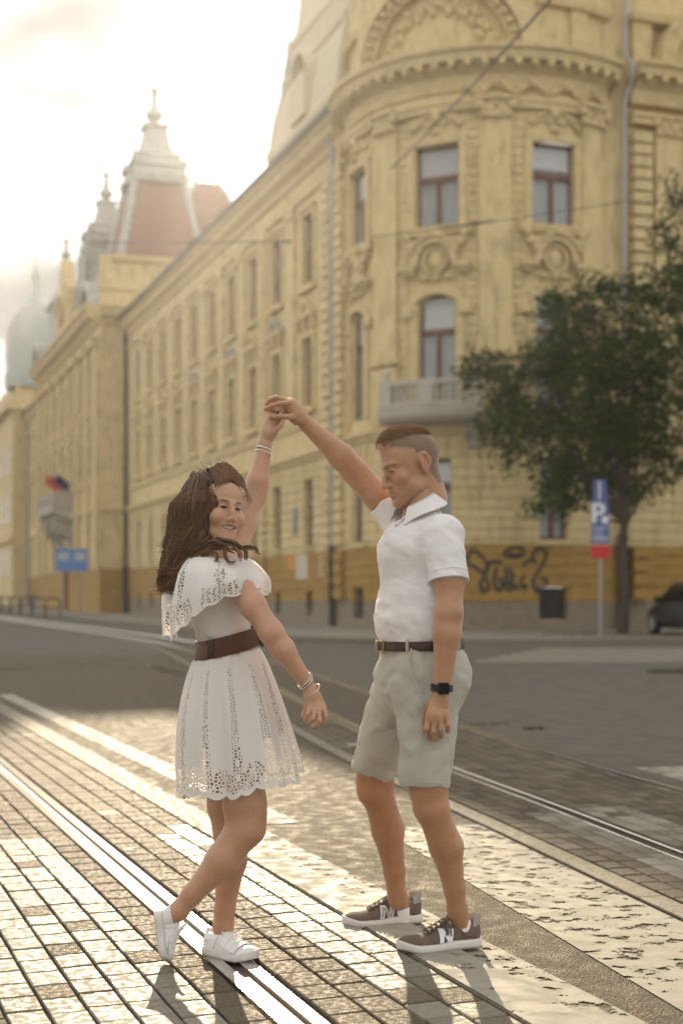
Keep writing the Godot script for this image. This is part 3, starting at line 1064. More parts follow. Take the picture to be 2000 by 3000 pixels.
func long_wing(b: Node3D, z0: float, z1: float, near: bool) -> void:
	var f := street_wall
	var bays := []
	if near:
		bays = [-6.8, -11.1]
		for k in 8:
			bays.append(-14.75 - 3.77 * k)
	else:
		for k in 6:
			bays.append(-75.7 - 3.7 * k)
	bays.reverse() if bays[0] > bays[-1] else null
	var holes := []
	for s in bays:
		holes.append([s - 0.62, s + 0.62, 13.55, 16.3])
		holes.append([s - 0.60, s + 0.60, 8.7, 11.4])
		holes.append([s - 0.55, s + 0.55, 3.1, 5.75])
		holes.append([s - 0.40, s + 0.40, 0.35, 1.3])
	part("wall", wall_with_holes(f, z0, z1, 2.85, 18.4, holes), M.plaster, b)
	part("lower_wall", wall_with_holes(f, z0, z1, 0.95, 2.85, holes), M.ochre, b)
	part("plinth", wall_with_holes(f, z0, z1, -0.2, 0.95, holes), M.plinth, b)
	var i := 0
	for s in bays:
		palace_window(b, f, s, 13.55, 1.24, 2.75, 1.75)
		palace_window(b, f, s, 8.7, 1.20, 2.70, 1.75)
		palace_window(b, f, s, 3.1, 1.10, 2.65, 1.75)
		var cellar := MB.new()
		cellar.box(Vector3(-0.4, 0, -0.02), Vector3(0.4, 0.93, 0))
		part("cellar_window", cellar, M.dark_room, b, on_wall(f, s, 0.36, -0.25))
		if not shared.has("wing_surround"):
			var su := MB.new()
			for q in [-1.0, 1.0]:
				su.box(Vector3(q * 0.80 - 0.14, 13.46, 0), Vector3(q * 0.80 + 0.14, 16.5, 0.10))
			su.box(Vector3(-0.66, 16.32, 0), Vector3(0.66, 16.5, 0.10))
			su.box(Vector3(-1.0, 16.5, 0), Vector3(1.0, 16.62, 0.2))
			su.box(Vector3(-1.0, 13.25, 0), Vector3(1.0, 13.46, 0.22))
			shared.wing_upper = su.mesh()
			su = MB.new()
			for q in [-1.0, 1.0]:
				su.box(Vector3(q * 0.78 - 0.14, 8.62, 0), Vector3(q * 0.78 + 0.14, 11.7, 0.12))
				su.box(Vector3(q * 0.86 - 0.12, 11.7, 0), Vector3(q * 0.86 + 0.12, 12.15, 0.26))
			su.box(Vector3(-0.64, 11.42, 0), Vector3(0.64, 11.7, 0.12))
			su.box(Vector3(-1.15, 12.15, 0), Vector3(1.15, 12.32, 0.34))
			su.box(Vector3(-1.0, 8.4, 0), Vector3(1.0, 8.62, 0.24))
			su.box(Vector3(-0.14, 11.7, 0), Vector3(0.14, 12.15, 0.3))
			shared.wing_middle = su.mesh()
			su = MB.new()
			su.box(Vector3(-0.65, 2.95, 0), Vector3(0.65, 3.08, 0.14))
			shared.wing_sill = su.mesh()
			su = MB.new()
			for q in [-0.42, -0.14, 0.14, 0.42]:
				su.box(Vector3(-0.10, 0, 0), Vector3(0.10, 0.62, 0.08), Transform3D(Basis(Vector3.BACK, -q * 0.5), Vector3(q * 1.4, 5.78, 0)))
			shared.wing_surround = su.mesh()
			var me := MB.new()
			var flat := func(a: float, h: float, o: float): return Vector3(a, h, o)
			arc_band(me, flat, 0, 0, 0.42, 0.62, 0, PI, 0, 0.24, 0.9, 12)
			me.ball(Vector3(0, 0.1, 0), Vector3(0.30, 0.36, 0.14), 9)
			for q in [-1.0, 1.0]:
				me.ball(Vector3(q * 0.72, 0.1, 0), Vector3(0.2, 0.14, 0.14), 7)
			shared.wing_medallion = me.mesh()
		for w in [["upper_surround", "wing_upper"], ["pedimented_surround", "wing_middle"], ["sill", "wing_sill"], ["voussoirs", "wing_surround"]]:
			part(w[0], shared[w[1]], M.trim, b, Transform3D(Basis(Vector3.UP, -PI / 2), Vector3(WING_X, 0, s)))
		part("medallion", shared.wing_medallion, M.balcony_stone if i % 2 == 0 and i > 3 else M.trim, b, on_wall(f, s, 12.4, 0.0))
		i += 1
	for i2 in bays.size() - 1:                           # flat pilasters between the windows of the upper floors
		var m: float = (bays[i2] + bays[i2 + 1]) / 2
		var pw := MB.new()
		wbox(pw, f, m - 0.48, m + 0.48, 8.1, 16.6, 0.0, 0.13)
		part("pilaster", pw, M.plaster, b)
		pw = MB.new()
		wbox(pw, f, m - 0.58, m + 0.58, 16.6, 17.0, 0.0, 0.22)
		part("pilaster_capital", pw, M.trim, b)
	var gh := holes.filter(func(w): return w[2] == 3.1)
	courses(b, f, spans_between(z0, z1, gh, 0.0), 3.1, 5.75, 0.38, M.plaster, 0.045, 0.05, true)
	courses(b, f, [[z0, z1]], 5.78, 6.4, 0.31, M.plaster)
	courses(b, f, [[z0, z1]], 1.4, 2.85, 0.36, M.ochre)
	var tr := MB.new()
	wsweep(tr, f, z0, z1, STRING)
	part("string_course", tr, M.trim, b)
	tr = MB.new()
	wsweep(tr, f, z0, z1, [[0, 17.0], [0.14, 17.05], [0.18, 17.3], [0, 17.35]])
	wbox(tr, f, z0, z1, 7.9, 8.05, 0, 0.1)
	part("architrave", tr, M.trim, b)
	tr = MB.new()
	wsweep(tr, f, z0, z1, [[0.0, 17.9], [0.12, 17.95], [0.16, 18.2], [0.45, 18.4], [0.5, 18.62], [0.66, 18.75], [0.68, 18.85], [0.0, 18.9]])
	part("cornice", tr, M.trim, b)
	tr = MB.new()
	wsweep(tr, f, z0, z1, [[0.60, 18.86], [0.80, 18.90], [0.84, 19.06], [0.62, 19.08]])
	part("gutter", tr, M.iron, b)
	tr = MB.new()
	var a := street_wall(z0, 19.0, 0.66)
	var e := street_wall(z1, 19.0, 0.66)
	tr.quad(a, e, e + Vector3(5.5, 1.75, 0), a + Vector3(5.5, 1.75, 0))
	tr.quad(e, e + Vector3(5.5, -0.4, 0), e + Vector3(5.5, 1.75, 0), e + Vector3(2.75, 0.87, 0))
	part("roof", tr, M.roof_metal, b)
	if near:
		# the end bay before the round corner stands a little forward, with grooved quoins and a downpipe
		for s in [-2.9, -4.3, -13.1]:
			var q := [[s - 0.42, s + 0.42]]
			courses(b, f, q, 7.0, 17.0, 0.42, M.plaster, 0.20, 0.08)
			courses(b, f, q, 3.0, 6.4, 0.42, M.plaster, 0.20, 0.08)
			courses(b, f, q, 1.0, 2.85, 0.46, M.ochre, 0.20, 0.08)
		var pipe := MB.new()
		pipe.tube([street_wall(-3.55, 18.7, 0.5), street_wall(-3.55, 18.1, 0.16), street_wall(-3.55, 3.0, 0.16)], [0.08], 8)
		part("downpipe", pipe, M.zinc, b)
		pipe = MB.new()
		pipe.tube([street_wall(-3.55, 3.0, 0.16), street_wall(-3.55, 0.0, 0.16)], [0.11], 8)
		part("cast_iron_pipe", pipe, M.iron, b)
		for d in [[-8.4, 1.9, 1.5, 0.9], [-9.6, 2.3, 1.1, 0.45], [-5.3, 2.0, 0.9, 0.7]]:      # patches painted over old scrawls
			var pa := MB.new()
			wbox(pa, f, d[0], d[0] + d[2], d[1] - 0.1, d[1] + d[3], 0.046, 0.049)
			part("whitewash_patch", pa, mat("whitewash_%d" % int(-d[0]), lin(0.50, 0.44, 0.33) if d[0] > -8 or d[2] > 1.2 else lin(0.55, 0.24, 0.06), 0.9), b)
		var pq := MB.new()
		wbox(pq, f, -8.75, -8.25, 3.6, 4.7, 0.046, 0.10)
		part("plaque", pq, mat("dark_blue_enamel", lin(0.02, 0.025, 0.06), 0.3), b)
	else:
		var pipe := MB.new()
		pipe.tube([street_wall(-96.6, 18.4, 0.16), street_wall(-96.6, 0.0, 0.16)], [0.12], 8)
		part("downpipe", pipe, M.zinc, b)


func cross_front(b: Node3D) -> void:              # the start of the front along the cross street, at the right edge
	var f := cross_wall
	var holes := []
	for s in [7.4, 11.6]:
		holes.append([s - 0.7, s + 0.7, 13.4, 16.1])
		holes.append([s - 0.66, s + 0.66, 7.6, 11.0])
		holes.append([s - 0.55, s + 0.55, 3.0, 5.68])
		holes.append([s - 0.5, s + 0.5, 0.33, 1.42])
	part("wall", wall_with_holes(f, 1.9, 16.0, 2.85, 22.4, holes), M.plaster, b)
	part("lower_wall", wall_with_holes(f, 1.9, 16.0, 0.95, 2.85, holes), M.ochre, b)
	part("plinth", wall_with_holes(f, 1.9, 16.0, -0.2, 0.95, holes), M.plinth, b)
	for s in [7.4, 11.6]:
		palace_window(b, f, s, 13.4, 1.4, 2.7, 1.62, true, 0.5)
		palace_window(b, f, s, 7.6, 1.32, 3.4, 2.3, true, 0.2)
		palace_window(b, f, s, 3.0, 1.1, 2.68, 1.75, true, 0.3)
		part("medallion", shared.medallion, M.trim, b, on_wall(f, s, 12.25, 0.03))
	courses(b, f, [[3.05, 3.75]], 7.0, 16.9, 0.42, M.plaster, 0.42, 0.08)
	courses(b, f, [[3.05, 3.75]], 1.0, 2.85, 0.46, M.ochre, 0.42, 0.08)
	courses(b, f, [[5.25, 6.5], [8.3, 10.8]], 7.0, 16.9, 0.30, M.plaster, 0.05, 0.07)
	courses(b, f, [[3.05, 6.84], [7.96, 11.0]], 3.0, 6.4, 0.34, M.plaster)
	courses(b, f, [[3.8, 11.0]], 1.45, 2.85, 0.35, M.ochre)
	var pi_ := MB.new()
	wbox(pi_, f, 3.95, 4.95, 9.6, 16.85, 0, 0.3)
	wbox(pi_, f, 3.85, 5.05, 6.92, 9.6, 0, 0.36)
	part("pilaster", pi_, M.plaster, b)
	part("capital", shared.capital, M.trim, b, on_wall(f, 4.45, 16.85, 0.22))
	var st := MB.new()
	wsweep(st, f, 3.0, 16.0, STRING.map(func(p): return [p[0] + 0.2 if p[0] > 0 else 0.0, p[1]]))
	part("string_course", st, M.trim, b)
	st = MB.new()
	wsweep(st, f, 3.0, 16.0, [[0, 17.1], [0.42, 17.14], [0.42, 17.3], [0.5, 17.36], [0.5, 17.5], [0, 17.55]])
	part("architrave", st, M.trim, b)
	st = MB.new()
	wsweep(st, f, 2.95, 16.0, CORNICE.map(func(p): return [p[0] + 0.32 if p[0] > 0 else 0.0, p[1]]))
	part("cornice", st, M.trim, b)
	for k in 9:
		var br := MB.new()
		br.box(Vector3(-0.10, -0.20, 0), Vector3(0.10, 0.0, 0.40))
		part("cornice_bracket", br, M.trim, b, on_wall(f, 3.3 + k * 0.6, 18.62, 0.6))
	var arch := MB.new()
	arc_band(arch, f, 6.6, 19.1, 2.2, 2.6, 0, PI, 0, 0.8, 0.9, 20)
	arc_band(arch, f, 6.6, 19.1, 2.6, 2.75, 0, PI, 0, 0.9, 0.9, 20)
	part("arched_gable", arch, M.trim, b)
	st = MB.new()
	wbox(st, f, 3.05, 3.75, 19.1, 20.6, 0, 0.35)
	wsweep(st, f, 2.95, 16.0, [[0, 20.55], [0.5, 20.6], [0.55, 20.85], [0, 20.9]])
	part("attic_trim", st, M.trim, b)
	var pipe := MB.new()
	pipe.tube([cross_wall(2.72, 24.0, 0.35), cross_wall(2.72, 19.4, 0.35), cross_wall(2.72, 18.9, 0.8), cross_wall(2.72, 18.4, 0.75), cross_wall(2.72, 17.9, 0.3), cross_wall(2.72, 3.2, 0.2)], [0.075], 8)
	part("downpipe", pipe, M.zinc, b)
	pipe = MB.new()
	pipe.tube([cross_wall(2.72, 3.2, 0.2), cross_wall(2.72, 0.0, 0.2)], [0.16], 8)
	part("cast_iron_pipe", pipe, M.iron, b)


func mansard(b: Node3D, called: String, m: Material, x0: float, x1: float, z0: float, z1: float, prof: Array, ribs := 0.0) -> MeshInstance3D:   # prof: [inset, height]
	var mb := MB.new()
	for i in prof.size() - 1:
		var a: float = prof[i][0]
		var c: float = prof[i + 1][0]
		var lo := [Vector3(x0 + a, prof[i][1], z1 - a), Vector3(x1 - a, prof[i][1], z1 - a), Vector3(x1 - a, prof[i][1], z0 + a), Vector3(x0 + a, prof[i][1], z0 + a)]
		var hi := [Vector3(x0 + c, prof[i + 1][1], z1 - c), Vector3(x1 - c, prof[i + 1][1], z1 - c), Vector3(x1 - c, prof[i + 1][1], z0 + c), Vector3(x0 + c, prof[i + 1][1], z0 + c)]
		for k in 4:
			mb.quad(lo[k], lo[(k + 1) % 4], hi[(k + 1) % 4], hi[k])
		if i == prof.size() - 2:
			mb.quad(hi[0], hi[1], hi[2], hi[3])
	var o := part(called, mb, m, b)
	if ribs > 0.0:
		for k in 4:
			var path := prof.map(func(p): return Vector3(x0 + p[0] if k in [0, 3] else x1 - p[0], p[1], z1 - p[0] if k < 2 else z0 + p[0]))
			var rib := MB.new()
			rib.tube(path, [ribs], 6)
			part("roof_ridge", rib, M.roof_metal if m != M.dome_stone else m, o)
	return o


func finial(parent: Node3D, at: Vector3, k: float) -> void:
	var mb := MB.new()
	mb.lathe([[0.34, 0.0], [0.42, 0.15], [0.20, 0.22], [0.24, 0.32], [0.62, 0.62], [0.66, 0.85], [0.50, 1.1], [0.30, 1.35], [0.24, 1.9], [0.20, 2.2], [0.34, 2.35], [0.36, 2.55], [0.22, 2.75], [0.08, 2.9], [0.09, 3.15], [0.03, 3.4], [0.001, 3.75]], 12, Transform3D(Basis.from_scale(Vector3.ONE * k), at))
	part("finial", mb, M.roof_metal, parent)


func lantern(parent: Node3D, at: Vector3, k: float) -> void:       # a square stepped spire carrying a finial
	var mb := MB.new()
	var p := [[2.1, 0.0], [2.2, 0.5], [1.95, 0.55], [1.85, 1.1], [2.05, 1.15], [1.6, 1.6], [1.65, 2.0], [1.2, 2.3], [0.98, 2.9], [0.82, 3.6], [0.78, 4.0], [0.95, 4.05], [0.95, 4.25], [0.2, 4.3]]
	for q in p:
		q[0] *= 1.414 * 0.95
	mb.lathe(p, 4, Transform3D(Basis.from_scale(Vector3.ONE * k), at), true)
	for c in [Vector3(1.75, 1.2, 1.75), Vector3(-1.75, 1.2, 1.75), Vector3(1.75, 1.2, -1.75), Vector3(-1.75, 1.2, -1.75)]:
		mb.lathe([[0.22, 0], [0.26, 0.3], [0.12, 0.45], [0.18, 0.65], [0.001, 1.0]], 8, Transform3D(Basis.from_scale(Vector3.ONE * k), at + c * k))
	part("lantern", mb, M.roof_metal, parent)
	finial(parent, at + Vector3(0, 4.2 * k, 0), k)


func corner_roof(b: Node3D) -> void:
	var o := mansard(b, "mansard_roof", M.dome_stone, -4.5, 4.4, -12.5, -3.6, [[0.45, 18.95], [0.15, 19.7], [-0.12, 20.1], [-0.16, 20.3], [-0.02, 20.55], [0.03, 21.0], [0.10, 21.6], [0.22, 22.2], [0.36, 22.8], [0.5, 23.2], [0.40, 23.3], [0.40, 23.5], [0.62, 23.6], [0.68, 24.7], [0.60, 24.8], [0.62, 25.0], [0.9, 25.3], [1.02, 26.0], [1.12, 27.2], [1.4, 28.4], [2.2, 30.0]], 0.12)
	var sp := MB.new()
	sp.lathe([[0.34, 0], [0.36, 0.5], [0.2, 0.7], [0.26, 1.0], [0.10, 1.6], [0.001, 3.0]], 10, Transform3D(Basis(), Vector3(-3.95, 22.8, -11.9)))
	part("pinnacle", sp, M.roof_metal, o)
	sp = MB.new()                                   # a round-headed dormer on the street side
	sp.box(Vector3(-4.75, 20.5, -9.2), Vector3(-3.0, 22.2, -7.2))
	sp.lathe([[1.0, 0.0], [1.0, 1.6]], 16, Transform3D(Basis(Vector3.BACK, PI / 2), Vector3(-3.1, 22.2, -8.2)))
	part("dormer", sp, M.dome_stone, o)


func gable_hood(parent: Node3D, z: float, r: float) -> void:
	var f := pavilion_wall
	var mb := MB.new()
	arc_band(mb, f, z, 19.6, r - 0.45, r, 0, PI, -2.2, 0.75, 1.0, 16)
	part("gable_hood", mb, M.roof_metal, parent)
	mb = MB.new()
	for k in 12:
		var a := PI * k / 12
		var c := PI * (k + 1) / 12
		mb.tri(f.call(z, 19.6, 0.02), f.call(z + cos(a) * (r - 0.4), 19.6 + sin(a) * (r - 0.4), 0.02), f.call(z + cos(c) * (r - 0.4), 19.6 + sin(c) * (r - 0.4), 0.02))
	part("gable_wall", mb, M.plaster, parent)


func central_pavilion(b: Node3D) -> void:
	var f := pavilion_wall
	var e := end_wall
	var bays := [-71.8, -67.6, -63.6, -59.3, -55.0, -51.0, -46.9]
	var holes := []
	for s in bays:
		holes.append([s - 0.62, s + 0.62, 13.3, 16.6])
		holes.append([s - 0.62, s + 0.62, 8.4, 11.6])
		if absf(s + 59.3) > 1.0:
			holes.append([s - 0.55, s + 0.55, 3.1, 5.75])
	holes.append([-60.6, -58.0, -0.2, 5.6])
	part("wall", wall_with_holes(f, -73.8, -44.8, 2.85, 20.2, holes), M.plaster, b)
	part("lower_wall", wall_with_holes(f, -73.8, -44.8, -0.2, 2.85, holes), M.ochre, b)
	for s in bays:
		palace_window(b, f, s, 13.3, 1.24, 3.3, 2.2)
		palace_window(b, f, s, 8.4, 1.24, 3.2, 2.2)
		if absf(s + 59.3) > 1.0:
			palace_window(b, f, s, 3.1, 1.10, 2.65, 1.75)
		for w in [["upper_surround", "wing_upper"], ["pedimented_surround", "wing_middle"]]:
			part(w[0], shared[w[1]], M.trim, b, Transform3D(Basis(Vector3.UP, -PI / 2), Vector3(-6.49, 0.1, s)))
		part("medallion", shared.wing_medallion, M.trim, b, on_wall(f, s, 12.6, 0.0))
	var door := MB.new()
	door.box(Vector3(-1.3, 0, -0.05), Vector3(1.3, 5.6, 0))
	part("entrance_door", door, M.window_wood, b, on_wall(f, -59.3, 0.0, -0.3))
	for s in [-73.3, -69.7, -65.6, -61.4, -57.2, -53.0, -49.0, -45.3]:
		var pi_ := MB.new()
		wbox(pi_, f, s - 0.45, s + 0.45, 8.0, 17.6, 0, 0.28)
		wbox(pi_, f, s - 0.55, s + 0.55, 3.0, 8.0, 0, 0.32)
		part("pilaster", pi_, M.plaster, b)
		part("capital", shared.capital, M.trim, b, on_wall(f, s, 17.3, 0.2))
	var hole_free := []
	part("flank_wall", wall_with_holes(e, -6.49, 8.0, 2.85, 23.2, hole_free), M.plaster, b)
	part("flank_lower_wall", wall_with_holes(e, -6.49, WING_X, -0.2, 2.85, hole_free), M.ochre, b)
	var tr := MB.new()
	wsweep(tr, f, -73.9, -44.7, [[0, 18.6], [0.2, 18.65], [0.25, 18.95], [0.75, 19.2], [0.8, 19.55], [1.0, 19.7], [1.0, 19.9], [0, 20.0]])
	wsweep(tr, e, -6.5, -4.6, [[0, 18.6], [0.2, 18.65], [0.25, 18.95], [0.75, 19.2], [0.8, 19.55], [1.0, 19.7], [1.0, 19.9], [0, 20.0]])
	wsweep(tr, e, -6.5, 8.0, [[0, 20.9], [0.12, 20.95], [0.14, 21.15], [0, 21.2]])
	wsweep(tr, f, -73.9, -44.7, [[0, 17.4], [0.3, 17.5], [0.3, 17.9], [0, 18.0]])
	part("cornice", tr, M.trim, b)
	tr = MB.new()
	wsweep(tr, f, -73.9, -44.7, STRING.map(func(p): return [p[0] + 0.1 if p[0] > 0 else 0.0, p[1]]))
	wsweep(tr, e, -6.5, WING_X, STRING)
	part("string_course", tr, M.trim, b)
	tr = MB.new()
	tr.box(Vector3(-5.6, 20.0, -73.6), Vector3(7.0, 23.0, -45.0))
	part("attic_wall", tr, M.plaster, b)
	tr = MB.new()
	wsweep(tr, e, -5.7, 8.0, [[0, 22.8], [0.35, 22.9], [0.4, 23.2], [0, 23.3]])
	part("attic_trim", tr, M.trim, b)
	gable_hood(b, -47.0, 2.2)
	gable_hood(b, -71.6, 2.2)
	var pipe := MB.new()
	pipe.tube([Vector3(-4.85, 18.6, -44.6), Vector3(-4.85, 3.0, -44.6)], [0.11], 8)
	pipe.tube([Vector3(-4.85, 3.0, -44.6), Vector3(-4.85, 0.0, -44.6)], [0.2], 8)
	part("downpipe", pipe, M.iron, b)
	# the great red mansard with pale ridges and a lantern
	var r := mansard(b, "mansard_roof", M.roof_tile, -4.9, 0.9, -52.0, -46.2, [[0.0, 23.2], [0.35, 24.6], [0.75, 26.6], [1.1, 28.6], [1.2, 29.0]], 0.28)
	lantern(r, Vector3(-2.0, 29.0, -49.1), 1.0)
	mansard(b, "mansard_roof", M.roof_tile, -1.2, 4.3, -60.0, -46.6, [[0.0, 23.2], [0.5, 25.2], [0.95, 27.2], [1.5, 28.8], [2.0, 29.6]], 0.2)
	r = mansard(b, "mansard_roof", M.roof_metal, -6.0, -2.4, -57.2, -53.6, [[0.0, 21.0], [0.0, 23.6], [0.2, 24.4], [0.1, 25.6], [0.5, 26.2]], 0.16)
	lantern(r, Vector3(-4.2, 26.0, -55.4), 0.82)
	var ob := MB.new()
	for z in [-52.6, -66.0]:
		ob.lathe([[0.3, 0], [0.34, 0.6], [0.15, 0.8], [0.3, 1.3], [0.12, 1.8], [0.001, 2.6]], 8, Transform3D(Basis(), Vector3(-6.2, 23.0, z)))
	part("roof_urn", ob, M.roof_metal, b)
	r = mansard(b, "mansard_roof", M.roof_metal, -6.0, -2.6, -73.4, -68.4, [[0.0, 21.5], [0.1, 24.6], [-0.2, 25.0], [0.6, 25.6]])
	# tall scrolled gable above the entrance
	var fg := MB.new()
	var gp := [[-62.6, 20.0], [-62.6, 21.4], [-61.6, 21.8], [-61.2, 23.6], [-60.2, 24.6], [-59.8, 25.9], [-58.8, 25.9], [-58.4, 24.6], [-57.4, 23.6], [-57.0, 21.8], [-56.0, 21.4], [-56.0, 20.0]]
	for i in gp.size() / 2 - 1:
		var j := gp.size() - 1 - i
		for o in [0.35, -0.5]:
			fg.quad(f.call(gp[i][0], gp[i][1], o), f.call(gp[j][0], gp[j][1], o), f.call(gp[j - 1][0], gp[j - 1][1], o), f.call(gp[i + 1][0], gp[i + 1][1], o))
	for i in gp.size() - 1:
		fg.quad(f.call(gp[i][0], gp[i][1], 0.35), f.call(gp[i][0], gp[i][1], -0.5), f.call(gp[i + 1][0], gp[i + 1][1], -0.5), f.call(gp[i + 1][0], gp[i + 1][1], 0.35))
	part("front_gable", fg, M.plaster, b)
	fg = MB.new()
	arc_band(fg, f, -59.3, 22.3, 0.9, 1.25, 0, TAU, 0.3, 0.6, 1.0, 20)
	part("gable_roundel", fg, M.trim, b)
	finial(b, f.call(-59.3, 25.9, 0.0), 0.6)
	# stone balcony over the entrance
	var sl := MB.new()
	wsweep(sl, f, -63.6, -55.0, [[0.0, 6.3], [1.3, 6.9], [1.6, 7.1], [1.6, 7.35], [0.0, 7.4]])
	var bal := part("balcony", sl, M.balcony_stone, b)
	var ra := MB.new()
	wbox(ra, f, -63.4, -55.2, 8.25, 8.45, 1.3, 1.55)
	wbox(ra, f, -63.4, -55.2, 7.4, 7.6, 1.3, 1.55)
	for s in [-63.2, -60.5, -58.0, -55.4]:
		wbox(ra, f, s - 0.25, s + 0.25, 7.38, 8.55, 1.25, 1.6)
	for k in 30:
		wbox(ra, f, -63.0 + k * 0.255, -62.88 + k * 0.255, 7.6, 8.25, 1.36, 1.5)
	for q in [-63.3, -55.3]:
		wbox(ra, f, q - 0.12, q + 0.12, 7.4, 8.45, 0.0, 1.3)
	part("balustrade", ra, M.balcony_stone, bal)
	for s in [-62.6, -60.8, -57.8, -56.0]:
		var co := MB.new()
		wsweep(co, f, s - 0.3, s + 0.3, [[0, 4.6], [0.3, 4.7], [0.6, 5.4], [1.2, 5.9], [1.4, 6.7], [0, 6.75]])
		part("console", co, M.balcony_stone, bal)


func far_pavilion(b: Node3D) -> void:
	var o := Transform3D(Basis(), Vector3.ZERO)
	var mb := MB.new()
	mb.box(Vector3(-6.2, -0.2, -118.0), Vector3(8.0, 20.6, -97.0), o)
	part("far_wall", mb, M.plaster, b)
	mb = MB.new()
	mb.box(Vector3(-6.9, 19.6, -118.4), Vector3(8.0, 20.4, -96.5), o)
	mb.box(Vector3(-6.5, 6.5, -118.2), Vector3(-6.2, 7.0, -96.8), o)
	mb.box(Vector3(-5.8, 20.4, -117.0), Vector3(8.0, 22.6, -97.3), o)
	part("far_cornice", mb, M.trim, b)
	for k in 5:
		for h in [13.4, 8.5, 3.0]:
			var w := MB.new()
			w.box(Vector3(-6.24, h, -99.6 - k * 3.9 - 1.2), Vector3(-6.19, h + 2.9, -99.6 - k * 3.9))
			part("far_window", w, M.far_pane, b)
	var d := MB.new()
	d.lathe([[3.05, 22.0], [3.15, 23.4], [2.95, 23.6], [3.0, 25.2], [2.85, 27.2], [2.35, 29.0], [1.4, 30.4], [0.75, 31.0], [0.75, 31.2], [0.4, 31.6], [0.25, 32.6], [0.55, 33.2], [0.4, 33.8], [0.15, 34.6], [0.001, 36.0]], 16, Transform3D(Basis(), Vector3(-3.6, 0, -99.5)))
	var dome := part("dome_roof", d, M.verdigris, b)
	var seg := MB.new()
	for k in 8:
		var w := TAU * k / 8 + 0.2
		var rows := []
		for p in [[3.06, 25.2], [2.92, 27.2], [2.42, 29.0], [1.5, 30.3]]:
			rows.append([Vector3(-3.6 + sin(w) * p[0], p[1], -99.5 + cos(w) * p[0]), Vector3(-3.6 + sin(w + 0.42) * p[0], p[1], -99.5 + cos(w + 0.42) * p[0])])
		seg.grid(rows, false, true)
	part("dome_tiles", seg, M.roof_metal, dome)
	mansard(b, "mansard_roof", M.verdigris, -5.6, 0.2, -104.0, -97.6, [[0.0, 22.6], [0.6, 25.0], [1.0, 26.4]], 0.25)


# ---- trees, signs, wires and what stands along the pavement ----
func leaf_tree(label: String, base: Vector3, trunk: Array, limbs: Array, clumps: Array, leaf: float, sd: int, leaves_per: float) -> Node3D:
	# trunk and limbs: paths of points; clumps: [centre, radii] in metres round the base
	var t := thing("street_tree", label, "tree", base, 0.0, "trees on the pavement at the corner")
	var wood := MB.new()
	var rad := []
	for i in trunk.size():
		rad.append(lerpf(0.17, 0.06, float(i) / (trunk.size() - 1)))
	wood.tube(trunk, rad, 9)
	part("trunk", wood, M.bark, t)
	for l in limbs:
		var lm := MB.new()
		var lr := []
		for i in l.size():
			lr.append(lerpf(0.07, 0.012, float(i) / (l.size() - 1)))
		lm.tube(l, lr, 6)
		part("limb", lm, M.bark, t)
	var r := RandomNumberGenerator.new()
	r.seed = sd
	var mb := MB.new()
	for c in clumps:
		var rr: Vector3 = c[1]
		var n := int(leaves_per * (rr.x * rr.y + rr.y * rr.z + rr.x * rr.z))
		# twigs of a dozen leaves, denser towards the clump's skin
		for k in n / 8:
			var d := Vector3(r.randfn(), r.randfn(), r.randfn()).normalized()
			var p: Vector3 = c[0] + d * rr * pow(r.randf(), 0.45) * r.randf_range(0.75, 1.12)
			var out := (d + Vector3(r.randfn(), r.randfn() * 0.6 - 0.35, r.randfn()) * 0.7).normalized()
			var tint := Color(0.012, 0.027, 0.005).lerp(Color(0.062, 0.105, 0.012), pow(r.randf(), 1.8))
			for q in 8:
				var at: Vector3 = p + out * (q * leaf * 0.42) + Vector3(r.randfn(), r.randfn(), r.randfn()) * leaf * 0.35
				var u := Vector3(r.randfn(), r.randfn(), r.randfn()).normalized() * leaf * r.randf_range(0.5, 0.9)
				var v := u.cross(Vector3(r.randfn(), r.randfn(), r.randfn()).normalized()).normalized() * u.length() * 0.62
				mb.tri(at - u * 0.5 - v * 0.1, at + v * 0.5, at + u)
				mb.tri(at - u * 0.5 - v * 0.1, at + u, at - v * 0.5)
				mb.paint(tint * r.randf_range(0.8, 1.2))
	part("crown", mb, M.leaves, t).set_meta("kind", "stuff")
	return t


func crown_at(base: Vector3, list: Array, d: float, sd: int) -> Array:      # list: [across, up, half width, half height] in metres
	var r := RandomNumberGenerator.new()
	r.seed = sd
	var out := []
	for c in list:
		out.append([Vector3(c[0], c[1], r.randf_range(-d, d)), Vector3(c[2], c[3], c[2] * 0.9)])
	return out


